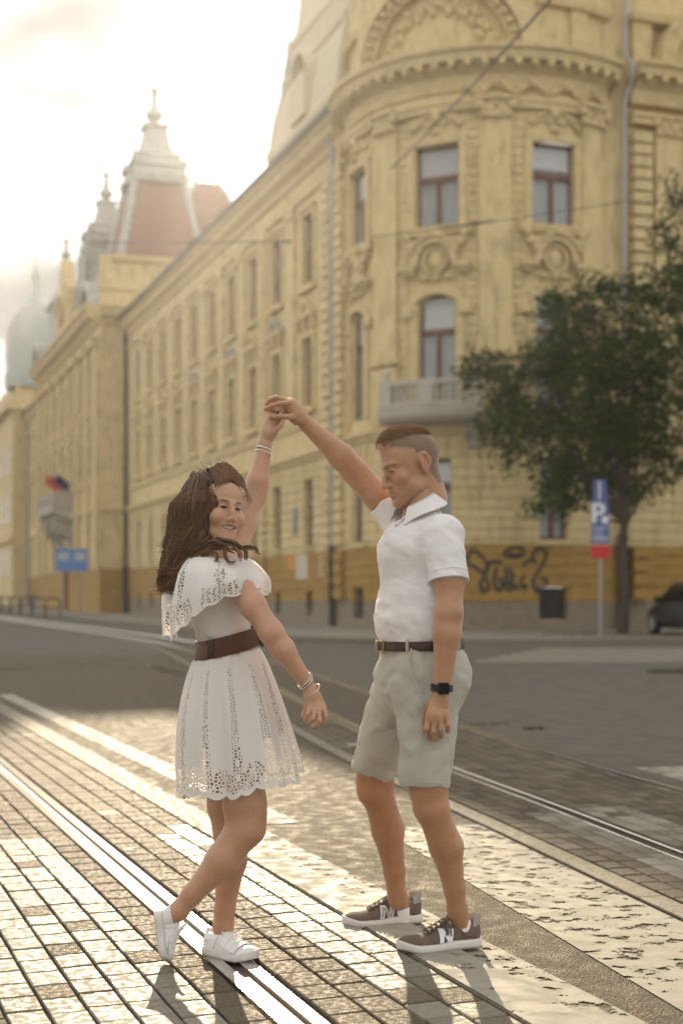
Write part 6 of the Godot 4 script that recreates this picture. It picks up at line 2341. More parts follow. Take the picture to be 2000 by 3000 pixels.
	fd.cone(Vector3(-0.025, 1.187, 0.100), Vector3(-0.019, 1.105, 0.100), 0.178, 0.160, 0.05, F, 1.24)
	fd.ball(Vector3(-0.041, 1.429, 0.100), Vector3(0.125, 0.12, 0.16), 0.05, false, Basis(F, Vector3.UP, F.cross(Vector3.UP)))
	fd.cone(Vector3(0.044, 1.477, 0.230), Vector3(-0.059, 1.505, -0.050), 0.072, 0.066, 0.035)
	fd.cone(Vector3(-0.005, 1.546, 0.080), Vector3(-0.012, 1.485, 0.080), 0.068, 0.108, 0.04)
	fd.cone(Vector3(0.054, 1.484, 0.260), Vector3(0.066, 1.323, 0.315), 0.070, 0.0690, 0.03, Vector3.ZERO, 1.0, 1)
	fd.cone(Vector3(-0.068, 1.534, -0.060), Vector3(-0.139, 1.623, -0.070), 0.074, 0.067, 0.03, Vector3.ZERO, 1.0, 1)
	var folds := noise(5.0, 3, 61)
	var axis_y := Vector3(-0.022, 1.383, 0.100)
	fd.wrinkle(func(p: Vector3) -> float:
		var q := p - axis_y
		var side := q.dot(F)
		var low := clampf((1.36 - p.y) / 0.2, 0, 1)
		var r := folds.get_noise_3d(p.x * 1.2, p.y * 2.6 - side * 1.6, p.z * 1.2)
		var pull := sin((p.y * 46.0 - side * 26.0) + 5.0 * folds.get_noise_3dv(p * 0.8))
		return 0.010 * r + 0.0065 * pull * low * clampf(0.5 + 2.0 * folds.get_noise_3dv(p * 1.1 + Vector3(3, 1, 2)), 0, 1) + 0.006 * low * clampf(q.dot(F) / 0.15, 0, 1))
	fd.cut(Vector3(-0.019, 1.113, 0.100), Vector3(0.10, -1, 0))
	fd.cone(Vector3(-0.021, 1.555, 0.080), Vector3(-0.030, 1.728, 0.080), 0.068, 0.082, 0.004, Vector3.ZERO, 1.0, 0, true)
	var shirt := MB.new()
	fd.skin(shirt, func(_p): return Color.WHITE)
	var polo := part("polo_shirt", shirt, M.polo_cloth, man)
	# sleeve hem and seam, placket, buttons
	var hem := MB.new()
	var ax := (Vector3(0.066, 1.323, 0.315) - Vector3(0.054, 1.493, 0.260)).normalized()
	for k in [[0.0, 0.0708], [-0.028, 0.0712]]:
		ring(Vector3(0.066, 1.324, 0.315) + ax * k[0], ax, k[1], 0.0022 if k[0] == 0.0 else 0.0012, hem)
	part("sleeve_hem", hem, M.polo_cloth, polo)
	# collar: a folded band round the neck, open at the throat
	var col := MB.new()
	var c0 := Vector3(-0.019, 1.602, 0.080)
	var rows := [[], [], [], []]
	for k in 33:
		var w := deg_to_rad(36.0 + 288.0 * k / 32.0)          # 0 is the throat
		var dir := F * cos(w) + L * sin(w)
		var back := 0.5 - 0.5 * cos(w)
		var tip := pow(maxf(0.0, cos(w)), 3.0)
		var base := c0 + F * 0.012
		rows[0].append(base + dir * 0.066 + Vector3.UP * (-0.034 + 0.080 * back))
		rows[1].append(base + dir * 0.071 + Vector3.UP * (-0.014 + 0.078 * back))
		rows[2].append(base + dir * 0.080 + Vector3.UP * (-0.024 + 0.074 * back))
		rows[3].append(base + dir * (0.110 - 0.008 * tip) + Vector3.UP * (-0.062 - 0.040 * tip + 0.074 * back))
	col.grid(rows, false, true)
	var under := []
	for r in rows:
		under.append(r.map(func(p): return p - Vector3.UP * 0.0035))
	col.grid(under)
	part("collar", col, M.polo_cloth, polo)
	var pl := MB.new()
	var bt := MB.new()
	for q in [[0.0, 1.0]]:
		var pts := [Vector3(-0.074, 1.558, 0.150), Vector3(-0.104, 1.528, 0.155), Vector3(-0.124, 1.482, 0.160), Vector3(-0.140, 1.440, 0.160)]
		pl.tube(pts, [0.0045, 0.0035, 0.003, 0.0025], 6)
		for b in [pts[1], pts[2]]:
			bt.ball(b + F * 0.006 + L * 0.004, Vector3(0.0055, 0.0055, 0.0055), 8)
	part("placket", pl, M.polo_cloth, polo)
	part("button", bt, M.white_foam, polo)
	# shorts
	fd = Field.new(Vector3(-0.34, 0.58, -0.34), Vector3(0.26, 1.14, 0.40), 0.0066)
	fd.cone(Vector3(-0.019, 1.114, 0.100), Vector3(-0.010, 0.977, 0.100), 0.158, 0.176, 0.04, F, 1.16)
	fd.ball(Vector3(0.068, 1.001, 0.110), Vector3(0.080, 0.085, 0.13), 0.05, false, Basis(F, Vector3.UP, F.cross(Vector3.UP)))
	fd.cone(Vector3(0.008, 0.982, 0.190), Vector3(-0.011, 0.606, 0.230), 0.118, 0.0905, 0.05, L, 1.10, 1)
	fd.cone(Vector3(-0.068, 0.971, 0.010), Vector3(-0.182, 0.627, -0.100), 0.116, 0.0850, 0.05, L, 1.10, 1)
	fd.cut(Vector3(-0.019, 1.113, 0.100), Vector3(-0.08, 1, 0))
	var crease := noise(6.0, 3, 66)
	fd.wrinkle(func(p: Vector3) -> float:
		var q := p - Vector3(-0.019, 0.914, 0.100)
		var side := q.dot(F)
		var pull := sin(p.y * 52.0 + side * 30.0 + 6.0 * crease.get_noise_3dv(p * 0.7))
		var near := clampf(0.5 + 2.2 * crease.get_noise_3dv(p * 1.2), 0, 1)
		return 0.0100 * crease.get_noise_3d(p.x * 1.4, p.y * 0.8, p.z * 1.4) + 0.0048 * pull * near)
	var sh := MB.new()
	fd.skin(sh, func(_p): return Color.WHITE)
	var shorts := part("shorts", sh, M.shorts_cloth, man)
	for h in [[Vector3(-0.011, 0.625, 0.230), Vector3(-0.011, 0.606, 0.230) - Vector3(0.008, 0.982, 0.190), 0.0935], [Vector3(-0.177, 0.648, -0.090), Vector3(-0.182, 0.627, -0.100) - Vector3(-0.068, 0.971, 0.010), 0.0885]]:
		var st := MB.new()
		ring(h[0], h[1].normalized(), h[2], 0.0011, st, L, 1.0 / 1.10)
		part("hem_stitch", st, M.shorts_cloth, shorts)
	var pk := MB.new()
	var pp := [Vector3(-0.059, 1.094, 0.270), Vector3(-0.068, 1.048, 0.285), Vector3(-0.060, 1.004, 0.300), Vector3(-0.040, 0.962, 0.310), Vector3(-0.025, 0.942, 0.315)]
	pk.tube(pp, [0.0030], 6)
	pk.tube([Vector3(-0.017, 1.078, 0.275), Vector3(-0.021, 0.989, 0.305), Vector3(-0.028, 0.781, 0.325), Vector3(-0.025, 0.631, 0.320)], [0.0013], 5)
	part("pocket_edge", pk, M.shorts_cloth, shorts)
	# belt with a brass buckle and loops
	var belt := MB.new()
	var lo := []
	var hi := []
	for k in 41:
		var w := TAU * k / 40.0
		var dir := F * cos(w) * 0.149 + L * sin(w) * 0.172
		var at := Vector3(-0.019, 1.102, 0.100) + dir + Vector3.UP * (-0.10 * dir.dot(F) * 0.3)
		lo.append([at + Vector3.DOWN * 0.017, at + dir.normalized() * 0.004 + Vector3.DOWN * 0.016, at + dir.normalized() * 0.004 + Vector3.UP * 0.016, at + Vector3.UP * 0.017])
	belt.grid(lo, false, true)
	var bo := part("belt", belt, M.brown_leather, man)
	var bu := MB.new()
	var front := Vector3(-0.019, 1.102, 0.100) + F * 0.154 + Vector3.UP * -0.006
	var fr := Transform3D(Basis(L, Vector3.UP, F), front)
	for b in [[-0.022, -0.019, -0.021, 0.021], [0.019, 0.022, -0.021, 0.021], [-0.022, 0.022, -0.021, -0.017], [-0.022, 0.022, 0.017, 0.021]]:
		bu.slab(Vector3(b[0], b[2], 0), Vector3(b[1], b[3], 0.006), 0.001, fr)
	part("buckle", bu, M.brass, bo)
	for w in [42.0, 118.0, -40.0]:
		var loop := MB.new()
		var a := deg_to_rad(w)
		var dir := F * cos(a) * 0.149 + L * sin(a) * 0.173
		loop.tube([Vector3(-0.019, 1.102, 0.100) + dir + Vector3.DOWN * 0.026, Vector3(-0.019, 1.102, 0.100) + dir * 1.035, Vector3(-0.019, 1.102, 0.100) + dir + Vector3.UP * 0.022], [0.006], 6)
		part("belt_loop", loop, M.shorts_cloth, bo)
	# watch on the left wrist
	var wa := MB.new()
	var wc := Vector3(0.043, 0.961, 0.330)
	for y in [-0.008, 0.0, 0.008]:
		ring(wc + Vector3.UP * y, Vector3(0.06, 1, 0), 0.0345, 0.0052, wa)
	var watch := part("wrist_watch", wa, M.black_rubber, man)
	wa = MB.new()
	var wt := Transform3D(Basis(Vector3.UP, -0.10), wc + Vector3(0.004, 0.0, 0.030))
	wa.slab(Vector3(-0.018, -0.0, -0.020), Vector3(0.018, 0.011, 0.020), 0.004, wt * Transform3D(Basis(Vector3.RIGHT, PI / 2), Vector3.ZERO))
	part("watch_face", wa, M.black_glass, watch)
	# shoes: grey runners with a letter on the side, low white socks
	var near_toe := Vector3(-0.100, 0.037, 0.165)
	near_toe.y = 0.016
	var near_heel := Vector3(0.198, 0.013, 0.065)
	near_heel.y = 0.016
	runner(man, near_heel, near_toe, true)
	var far_toe := Vector3(-0.292, 0.014, -0.270)
	far_toe.y = 0.004
	var far_heel := Vector3(0.011, 0.010, -0.330)
	far_heel.y = 0.012
	runner(man, far_heel, far_toe, false)
	for s in [[Vector3(0.127, 0.139, 0.110), Vector3(0.131, 0.079, 0.095), 0.0385], [Vector3(-0.068, 0.101, -0.285), Vector3(-0.065, 0.042, -0.295), 0.0385]]:
		var so := MB.new()
		so.lathe([[s[2] * 0.9, -0.05], [s[2] * 0.92, 0.0], [s[2] * 0.92, 0.028], [s[2] * 0.84, 0.031]], 18, Transform3D(Basis(Vector3.BACK, 0.12), s[1]))
		part("sock", so, M.sock_white, man)


func runner(man: Node3D, heel: Vector3, toe: Vector3, near: bool) -> void:
	var z := (toe - heel).normalized()
	var x := Vector3.UP.cross(z).normalized()
	var t := Transform3D(Basis(x, z.cross(x), z), heel)
	var len := heel.distance_to(toe)
	var wide := 0.122
	var high := 0.104
	var o := make_shoe("running_shoe", t, len, wide, high, M.grey_suede, M.white_foam, 0.030, man)
	var tread := MB.new()
	var side := 1.0 if t.basis.x.z > 0 else -1.0              # the side that faces the camera
	# the letter N, a slanted slab with a pale edge
	for layer in [[0.0, "letter_edge", M.letter_white, 0.0035], [0.004, "letter", M.letter_white if near else M.letter_grey, 0.0050]]:
		var mb := MB.new()
		var g: float = layer[0]
		var strokes := [[[0.0 + g, 0.0 + g], [0.017 - g, 0.0 + g], [0.017 - g, 0.046 - g], [0.0 + g, 0.046 - g]], [[0.035 + g, 0.0 + g], [0.052 - g, 0.0 + g], [0.052 - g, 0.046 - g], [0.035 + g, 0.046 - g]], [[0.035 + g * 0.2, 0.0 + g], [0.048, 0.0 + g], [0.017 - g * 0.2, 0.046 - g], [0.004, 0.046 - g]]]
		for s in strokes:
			var ps := []                               # follows the bulge of the shoe; the letter reads left to right from the toe
			for k in 7:
				var lq := [Vector2(s[0][0], s[0][1]).lerp(Vector2(s[3][0], s[3][1]), k / 6.0), Vector2(s[1][0], s[1][1]).lerp(Vector2(s[2][0], s[2][1]), k / 6.0)]
				var row := []
				for w in 4:
					var q: Vector2 = lq[0].lerp(lq[1], w / 3.0)
					row.append(t * shoe_side(len * 0.56 - q.x - 0.22 * (q.y - 0.02), 0.032 + q.y * 0.95, len, wide, high, side, layer[3]))
				ps.append(row)
			mb.grid(ps)
		part(layer[1], mb, layer[2], o)
	var tab := MB.new()
	var rows := []
	for k in 9:
		var w := PI * k / 8.0
		var row := []
		for h in [0.062, 0.078, 0.096, 0.108]:
			row.append(t * Vector3(cos(w) * 0.034, h + 0.004 * sin(w), 0.040 - sin(w) * (0.036 + (h - 0.062) * 0.15)))
		rows.append(row)
	tab.grid(rows)
	part("heel_tab", tab, M.silver_leather, o)
	var tongue := MB.new()
	rows = []
	for k in 7:
		var f := k / 6.0
		var row := []
		for q in 7:
			var a := (q - 3) / 3.0
			row.append(t * Vector3(a * 0.026, 0.078 + 0.066 * f - 0.012 * a * a, len * (0.50 - 0.17 * f)))
		rows.append(row)
	tongue.grid(rows)
	var tg := part("tongue", tongue, M.grey_suede, o)
	var print_ := MB.new()
	for b in [[-0.012, 0.85], [0.002, 0.85], [-0.012, 0.68], [-0.001, 0.68], [0.008, 0.68]]:
		var f: float = b[1]
		print_.box(Vector3(b[0], -0.004, 0), Vector3(b[0] + 0.008, 0.004, 0.001), t * Transform3D(Basis(Vector3.RIGHT, -0.6), Vector3(0, 0.079 + 0.066 * f, len * (0.50 - 0.17 * f) + 0.003)))
	part("tongue_print", print_, M.letter_white, tg)
	var lace := MB.new()
	for k in 5:
		var f := k / 4.0
		var y := 0.102 - 0.034 * f
		var zz := len * (0.42 + 0.22 * f)
		for s in [-1.0, 1.0]:
			lace.tube([t * Vector3(-0.022 * s, y - 0.006, zz), t * Vector3(0, y + 0.006, zz + 0.004), t * Vector3(0.024 * s, y - 0.008, zz + 0.012)], [0.0026], 5)
	if near:
		for s in [-1.0, 1.0]:
			lace.tube([t * Vector3(0, 0.098, len * 0.42), t * Vector3(side * 0.03, 0.104 + 0.006 * s, len * 0.43), t * Vector3(side * 0.046, 0.080, len * (0.44 + 0.02 * s)), t * Vector3(side * 0.050, 0.052, len * (0.45 + 0.03 * s))], [0.0032], 5)
	part("shoe_lace", lace, M.grey_suede, o)
	var seam := MB.new()
	for s in [[0.62, 0.034, 0.70, 0.062], [0.70, 0.062, 0.60, 0.070], [0.22, 0.032, 0.30, 0.080], [0.86, 0.032, 0.74, 0.045], [0.10, 0.04, 0.28, 0.052]]:
		var pts := []
		for k in 5:
			pts.append(t * shoe_side(len * lerpf(s[0], s[2], k / 4.0), lerpf(s[1], s[3], k / 4.0), len, wide, high, side, 0.0006))
		seam.tube(pts, [0.0016], 4)
	part("seam", seam, M.grey_suede, o)


func make_woman() -> void:
	var wo := thing("person", "woman with long wavy brown hair in white lace dress and white shoes, smiling", "person", Vector3(-0.43, 0, -4.93))
	var F := Vector3(0.940, 0, -0.34)                        # where her chest faces
	var R := Vector3(0.34, 0, 0.940)                         # her right side, towards the camera
	var skin := MB.new()
	var tone := noise(9.0, 4, 15)
	var body_col := func(p: Vector3) -> Color:
		var c := SKIN_W * (1.0 + 0.13 * tone.get_noise_3dv(p) + 0.08 * tone.get_noise_3dv(p * 7.0))
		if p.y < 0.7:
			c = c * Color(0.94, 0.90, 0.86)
		c.a = 1.0
		return c
	var fd := Field.new(Vector3(-0.34, 0.0, -0.36), Vector3(0.44, 1.94, 0.36), 0.0085)
	# trunk and neck
	fd.cone(Vector3(-0.001, 1.489, -0.030), Vector3(-0.020, 1.388, -0.040), 0.046, 0.056, 0.03)
	fd.cone(Vector3(-0.010, 1.277, -0.030), Vector3(0.030, 1.114, -0.020), 0.112, 0.100, 0.05, F, 1.35)
	fd.cone(Vector3(0.047, 1.340, 0.100), Vector3(0.007, 1.406, -0.150), 0.048, 0.048, 0.05)
	fd.cone(Vector3(0.036, 1.077, -0.020), Vector3(0.056, 0.925, -0.020), 0.110, 0.145, 0.05, F, 1.2)
	# near arm hangs out behind her, hand relaxed
	fd.cone(Vector3(0.068, 1.344, 0.120), Vector3(0.132, 1.245, 0.160), 0.048, 0.0445, 0.03)
	fd.cone(Vector3(0.132, 1.245, 0.160), Vector3(0.194, 1.157, 0.180), 0.0435, 0.037, 0.02)
	fd.cone(Vector3(0.197, 1.150, 0.180), Vector3(0.235, 1.096, 0.175), 0.038, 0.0385, 0.03)
	fd.cone(Vector3(0.235, 1.096, 0.175), Vector3(0.313, 0.984, 0.150), 0.0375, 0.0240, 0.02)
	fd.cone(Vector3(0.313, 0.984, 0.150), Vector3(0.325, 0.964, 0.150), 0.0240, 0.015, 0.01)
	# far arm raised
	fd.cone(Vector3(0.044, 1.428, -0.130), Vector3(0.079, 1.532, -0.190), 0.046, 0.043, 0.03)
	fd.cone(Vector3(0.079, 1.532, -0.190), Vector3(0.112, 1.642, -0.240), 0.043, 0.037, 0.02)
	fd.cone(Vector3(0.112, 1.637, -0.240), Vector3(0.126, 1.693, -0.240), 0.038, 0.0385, 0.03)
	fd.cone(Vector3(0.126, 1.693, -0.240), Vector3(0.153, 1.830, -0.240), 0.0375, 0.0245, 0.02)
	fd.cone(Vector3(0.153, 1.830, -0.240), Vector3(0.158, 1.849, -0.240), 0.0240, 0.016, 0.01)
	# near leg steps off, knee bent, heel up
	fd.cone(Vector3(0.071, 0.905, 0.020), Vector3(0.099, 0.558, 0.060), 0.088, 0.070, 0.03)
	fd.cone(Vector3(0.099, 0.558, 0.060), Vector3(0.103, 0.488, 0.070), 0.070, 0.060, 0.03)
	fd.cone(Vector3(0.127, 0.509, 0.070), Vector3(0.124, 0.478, 0.070), 0.042, 0.042, 0.03)
	fd.cone(Vector3(0.097, 0.478, 0.070), Vector3(0.026, 0.375, 0.080), 0.059, 0.058, 0.03)
	fd.cone(Vector3(0.026, 0.375, 0.080), Vector3(-0.080, 0.256, 0.085), 0.057, 0.034, 0.02)
	fd.cone(Vector3(-0.080, 0.256, 0.085), Vector3(-0.122, 0.202, 0.080), 0.033, 0.032, 0.02)
	fd.cone(Vector3(-0.122, 0.205, 0.080), Vector3(-0.161, 0.175, 0.078), 0.031, 0.030, 0.02)
	# far leg carries her
	fd.cone(Vector3(0.035, 0.897, -0.090), Vector3(0.029, 0.539, -0.070), 0.094, 0.066, 0.03)
	fd.cone(Vector3(0.029, 0.539, -0.070), Vector3(0.038, 0.455, -0.070), 0.064, 0.056, 0.03)
	fd.cone(Vector3(0.041, 0.455, -0.070), Vector3(0.041, 0.348, -0.070), 0.055, 0.056, 0.03)
	fd.cone(Vector3(0.041, 0.348, -0.070), Vector3(0.021, 0.174, -0.060), 0.055, 0.034, 0.02)
	fd.cone(Vector3(0.021, 0.174, -0.060), Vector3(0.018, 0.120, -0.060), 0.033, 0.034, 0.02)
	fd.cone(Vector3(0.015, 0.120, -0.060), Vector3(0.008, 0.067, -0.060), 0.032, 0.031, 0.02)
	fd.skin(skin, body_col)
	# near hand
	fd = Field.new(Vector3(0.275, 0.790, 0.070), Vector3(0.417, 0.990, 0.250), 0.0031)
	fd.cone(Vector3(0.325, 0.964, 0.150), Vector3(0.332, 0.940, 0.150), 0.0235, 0.026, 0.01)
	fd.cone(Vector3(0.335, 0.931, 0.150), Vector3(0.348, 0.897, 0.155), 0.031, 0.034, 0.012, Vector3(0.3, 0.1, 0.95).normalized(), 1.8)
	finger(fd, [Vector3(0.324, 0.906, 0.165), Vector3(0.317, 0.881, 0.180), Vector3(0.309, 0.863, 0.175), Vector3(0.307, 0.860, 0.165)], 0.0086)
	finger(fd, [Vector3(0.340, 0.895, 0.170), Vector3(0.336, 0.867, 0.185), Vector3(0.324, 0.855, 0.175), Vector3(0.315, 0.851, 0.165)], 0.0088)
	finger(fd, [Vector3(0.356, 0.895, 0.170), Vector3(0.356, 0.861, 0.185), Vector3(0.344, 0.843, 0.175), Vector3(0.332, 0.838, 0.165)], 0.0086)
	finger(fd, [Vector3(0.372, 0.903, 0.160), Vector3(0.378, 0.873, 0.170), Vector3(0.373, 0.855, 0.165), Vector3(0.363, 0.847, 0.155)], 0.0078)
	finger(fd, [Vector3(0.326, 0.930, 0.130), Vector3(0.309, 0.898, 0.115), Vector3(0.302, 0.876, 0.120), Vector3(0.301, 0.868, 0.130)], 0.0092)
	fd.skin(skin, body_col)
	# far hand: the palm below his grip, fingers curled over his
	fd = Field.new(Vector3(0.124, 1.837, -0.330), Vector3(0.256, 1.965, -0.150), 0.0031)
	fd.cone(Vector3(0.158, 1.849, -0.240), Vector3(0.166, 1.868, -0.240), 0.0245, 0.027, 0.01)
	fd.cone(Vector3(0.170, 1.878, -0.240), Vector3(0.185, 1.913, -0.240), 0.031, 0.033, 0.012, Vector3(0.35, 0.2, 0.9).normalized(), 1.6)
	finger(fd, [Vector3(0.167, 1.920, -0.245), Vector3(0.162, 1.946, -0.250), Vector3(0.177, 1.959, -0.235), Vector3(0.194, 1.947, -0.215)], 0.0086)
	finger(fd, [Vector3(0.179, 1.928, -0.260), Vector3(0.179, 1.954, -0.265), Vector3(0.196, 1.961, -0.245), Vector3(0.205, 1.946, -0.220)], 0.0088)
	finger(fd, [Vector3(0.195, 1.928, -0.265), Vector3(0.198, 1.951, -0.270), Vector3(0.211, 1.958, -0.250), Vector3(0.219, 1.944, -0.225)], 0.0086)
	finger(fd, [Vector3(0.206, 1.917, -0.265), Vector3(0.217, 1.939, -0.270), Vector3(0.227, 1.943, -0.255), Vector3(0.226, 1.931, -0.235)], 0.0078)
	finger(fd, [Vector3(0.190, 1.873, -0.225), Vector3(0.210, 1.890, -0.210), Vector3(0.218, 1.909, -0.210), Vector3(0.216, 1.922, -0.215)], 0.0092)
	fd.skin(skin, body_col)
	var hb := Transform3D(face_basis(Vector3(0.60, -0.02, 0.80), -0.10).scaled(Vector3.ONE * 0.97), Vector3(-0.002, 1.578, -0.040))
	head_field(true).skin(skin, head_colour(true), hb)
	for q in [-1.0, 1.0]:                                # narrowed, laughing eyes, their lashes, and the brows
		var lid := hb.basis.orthonormalized() * Basis(Vector3.UP, q * 0.42) * Basis(Vector3.BACK, q * -0.06)
		skin.ball(hb * Vector3(q * 0.0315, 0.0015, 0.0868), Vector3(0.0138, 0.0046, 0.0048), 14, lid)
		skin.paint(Color(0.014, 0.008, 0.006))
		skin.ball(hb * Vector3(q * 0.0335, 0.0042, 0.0872), Vector3(0.0150, 0.0018, 0.0045), 14, lid)
		skin.paint(Color(0.010, 0.006, 0.005))
		var br := []
		for k in 7:
			var f := k / 6.0
			br.append(hb * Vector3(q * lerpf(0.014, 0.055, f), 0.0205 + 0.0075 * sin(f * PI * 0.75) - 0.006 * f * f, 0.0965 - 0.0285 * f * f))
		skin.tube(br, [0.0012, 0.0022, 0.0025, 0.0025, 0.0022, 0.0017, 0.0006], 6)
		skin.paint(Color(0.075, 0.035, 0.018))
	part("body", skin, M.woman_skin, wo)
	var te := MB.new()
	var row := [[], [], []]
	for k in 15:
		var x := lerpf(-0.0275, 0.0275, k / 14.0)
		var z := 0.0872 - 9.0 * x * x
		var bump := 0.0006 * absf(sin(k * PI / 2))
		row[0].append(hb * Vector3(x, -0.0720 + 9.0 * x * x, z - 0.002))
		row[1].append(hb * Vector3(x, -0.0680 + 6.0 * x * x, z + bump))
		row[2].append(hb * Vector3(x, -0.0630 + 5.0 * x * x, z - 0.001))
	te.grid(row, false, true)
	part("teeth", te, M.teeth, wo)
	woman_hair(wo, hb)
	woman_dress(wo, F, R)
	# bracelets and a ring
	var br := MB.new()
	ring(Vector3(0.145, 1.795, -0.240), (Vector3(0.153, 1.840, -0.240) - Vector3(0.131, 1.708, -0.240)).normalized() * 1.0 + Vector3(0.10, 0.0, -0.22), 0.0285, 0.0022, br, Vector3.ZERO, 1.0, 2)
	ring(Vector3(0.148, 1.807, -0.240), (Vector3(0.153, 1.840, -0.240) - Vector3(0.131, 1.708, -0.240)).normalized() + Vector3(0.12, 0.0, -0.25), 0.0285, 0.0028, br)
	br.tube([Vector3(0.175, 1.797, -0.210), Vector3(0.180, 1.780, -0.210), Vector3(0.180, 1.767, -0.210)], [0.0022], 5)
	part("bracelet", br, M.silver, wo)
	var ax := (Vector3(0.329, 0.955, 0.150) - Vector3(0.235, 1.096, 0.175)).normalized()
	for b in [[Vector3(0.304, 0.994, 0.152), Vector3(0.16, 0.2, -0.3)], [Vector3(0.309, 0.989, 0.152), Vector3(0.10, 0.3, -0.35)], [Vector3(0.331, 0.959, 0.150), Vector3(-0.05, 0.1, -0.2)]]:
		var bb := MB.new()
		ring(b[0], ax + b[1], 0.0300, 0.0017, bb)
		part("bangle", bb, M.silver, wo)
	br = MB.new()
	ring(Vector3(0.338, 0.880, 0.178), (Vector3(0.336, 0.867, 0.185) - Vector3(0.340, 0.895, 0.170)).normalized(), 0.0094, 0.0011, br)
	part("finger_ring", br, M.silver, wo)


func smooth_path(p: Array, per: int) -> Array:
	var out := []
	for k in p.size() - 1:
		for i in per:
			out.append(p[k].cubic_interpolate(p[k + 1], p[maxi(k - 1, 0)], p[mini(k + 2, p.size() - 1)], float(i) / per))
	out.append(p[-1])
	return out


func woman_hair(wo: Node3D, hb: Transform3D) -> void:
	var mb := MB.new()
	var turn := hb.basis.orthonormalized()
	var fd := Field.new(Vector3(-0.32, 1.20, -0.24), Vector3(0.08, 1.76, 0.18), 0.0052)      # the dark mass under the locks
	fd.ball(hb * Vector3(0, 0.046, -0.028), Vector3(0.088, 0.096, 0.104) * 0.97, 0.02, false, turn)
	fd.ball(hb * Vector3(0, 0.098, 0.004), Vector3(0.064, 0.042, 0.070) * 0.97, 0.02, false, turn)
	fd.ball(hb * Vector3(0, 0.020, -0.060), Vector3(0.090, 0.100, 0.086) * 0.97, 0.03, false, turn)
	fd.cone(hb * Vector3(-0.070, 0.045, 0.004), hb * Vector3(-0.080, -0.085, -0.016), 0.022, 0.036, 0.03)
	fd.cone(hb * Vector3(0.070, 0.045, -0.006), hb * Vector3(0.074, -0.02, -0.030), 0.020, 0.022, 0.03)
	fd.cone(Vector3(-0.061, 1.624, -0.050), Vector3(-0.082, 1.533, -0.050), 0.070, 0.066, 0.03)
	fd.cone(Vector3(-0.082, 1.533, -0.050), Vector3(-0.104, 1.433, -0.030), 0.066, 0.054, 0.03)
	fd.cone(Vector3(-0.104, 1.433, -0.030), Vector3(-0.143, 1.352, -0.010), 0.052, 0.026, 0.03)
	fd.cone(Vector3(-0.043, 1.575, 0.005), Vector3(-0.054, 1.469, 0.015), 0.040, 0.036, 0.03)
	fd.ball(hb * Vector3(0.004, -0.012, 0.088), Vector3(0.060, 0.092, 0.052), 0.008, true, turn)             # kept off the face
	fd.ball(hb * Vector3(0, 0.052, 0.098), Vector3(0.056, 0.042, 0.040), 0.008, true, turn)
	fd.ball(hb * Vector3(0.03, -0.10, 0.066), Vector3(0.090, 0.080, 0.078), 0.010, true, turn)
	var lock := noise(20.0, 2, 51)
	var hub := Vector3(-0.071, 1.532, -0.040)
	fd.wrinkle(func(p: Vector3) -> float:
		var w := atan2(p.x - hub.x, p.z - hub.z) * 11.0 + 14.0 * p.y + 2.5 * lock.get_noise_3dv(p * Vector3(0.8, 0.35, 0.8))
		return 0.0030 * sin(w) + 0.0016 * sin(w * 2.7 + 1.0))
	var shade := noise(30.0, 2, 52)
	fd.skin(mb, func(p: Vector3) -> Color:
		var w := atan2(p.x - hub.x, p.z - hub.z) * 34.0 + 10.0 * p.y
		return Color(0.075, 0.036, 0.017) * (1.0 + 0.5 * sin(w + 4.0 * shade.get_noise_3dv(p))))
	# wavy locks from the crown down behind the near shoulder
	rng.seed = 11
	var line := [Vector3(-0.053, 1.608, -0.030), Vector3(-0.081, 1.532, -0.040), Vector3(-0.101, 1.448, -0.030), Vector3(-0.129, 1.372, -0.010), Vector3(-0.152, 1.311, 0.000)]
	var wide := [0.090, 0.086, 0.074, 0.058, 0.042]
	for k in 1500:
		var a := rng.randf_range(-PI, PI)
		var start := hb * Vector3(rng.randf_range(-0.075, 0.06), rng.randf_range(0.07, 0.138), rng.randf_range(-0.11, 0.0))
		if k % 4 == 0:
			start = hb * Vector3(-0.074 + rng.randf_range(-0.004, 0.004), rng.randf_range(0.03, 0.105), rng.randf_range(-0.03, 0.030))
			a = rng.randf_range(-0.2, 1.35)
		var pts := [start]
		var reach := rng.randf_range(0.86, 1.10)
		var ends := rng.randi_range(3, 5)
		var phase := 2.4 * a + rng.randf_range(-0.5, 0.5)
		var amp := rng.randf_range(0.007, 0.016)
		for i in ends:
			var w := a + 0.25 * sin(phase + i)
			pts.append(line[i] + Vector3(sin(w), 0, cos(w)) * wide[i] * reach + Vector3.UP * rng.randf_range(-0.01, 0.01))
		var last: Vector3 = pts[-1]
		pts.append(last + Vector3(rng.randf_range(-0.045, 0.015), rng.randf_range(-0.03, 0.012), rng.randf_range(-0.02, 0.02)))
		var path := smooth_path(pts, 4)
		var rad := []
		var r0 := rng.randf_range(0.0008, 0.0022)
		for i in path.size():
			var f := float(i) / (path.size() - 1)
			var side := Vector3(cos(phase + f * 17.0), 0.15 * sin(f * 11.0), sin(phase + f * 17.0))
			path[i] += side * amp * smoothstep(0.25, 0.6, f)
			rad.append(r0 * (0.6 if i == 0 else (1.0 if f < 0.75 else lerpf(1.0, 0.1, (f - 0.75) / 0.25))))
		mb.tube(path, rad, 5)
		var tint := rng.randf()
		mb.paint(Color(0.075, 0.036, 0.017).lerp(Color(0.27, 0.135, 0.055), tint * tint))
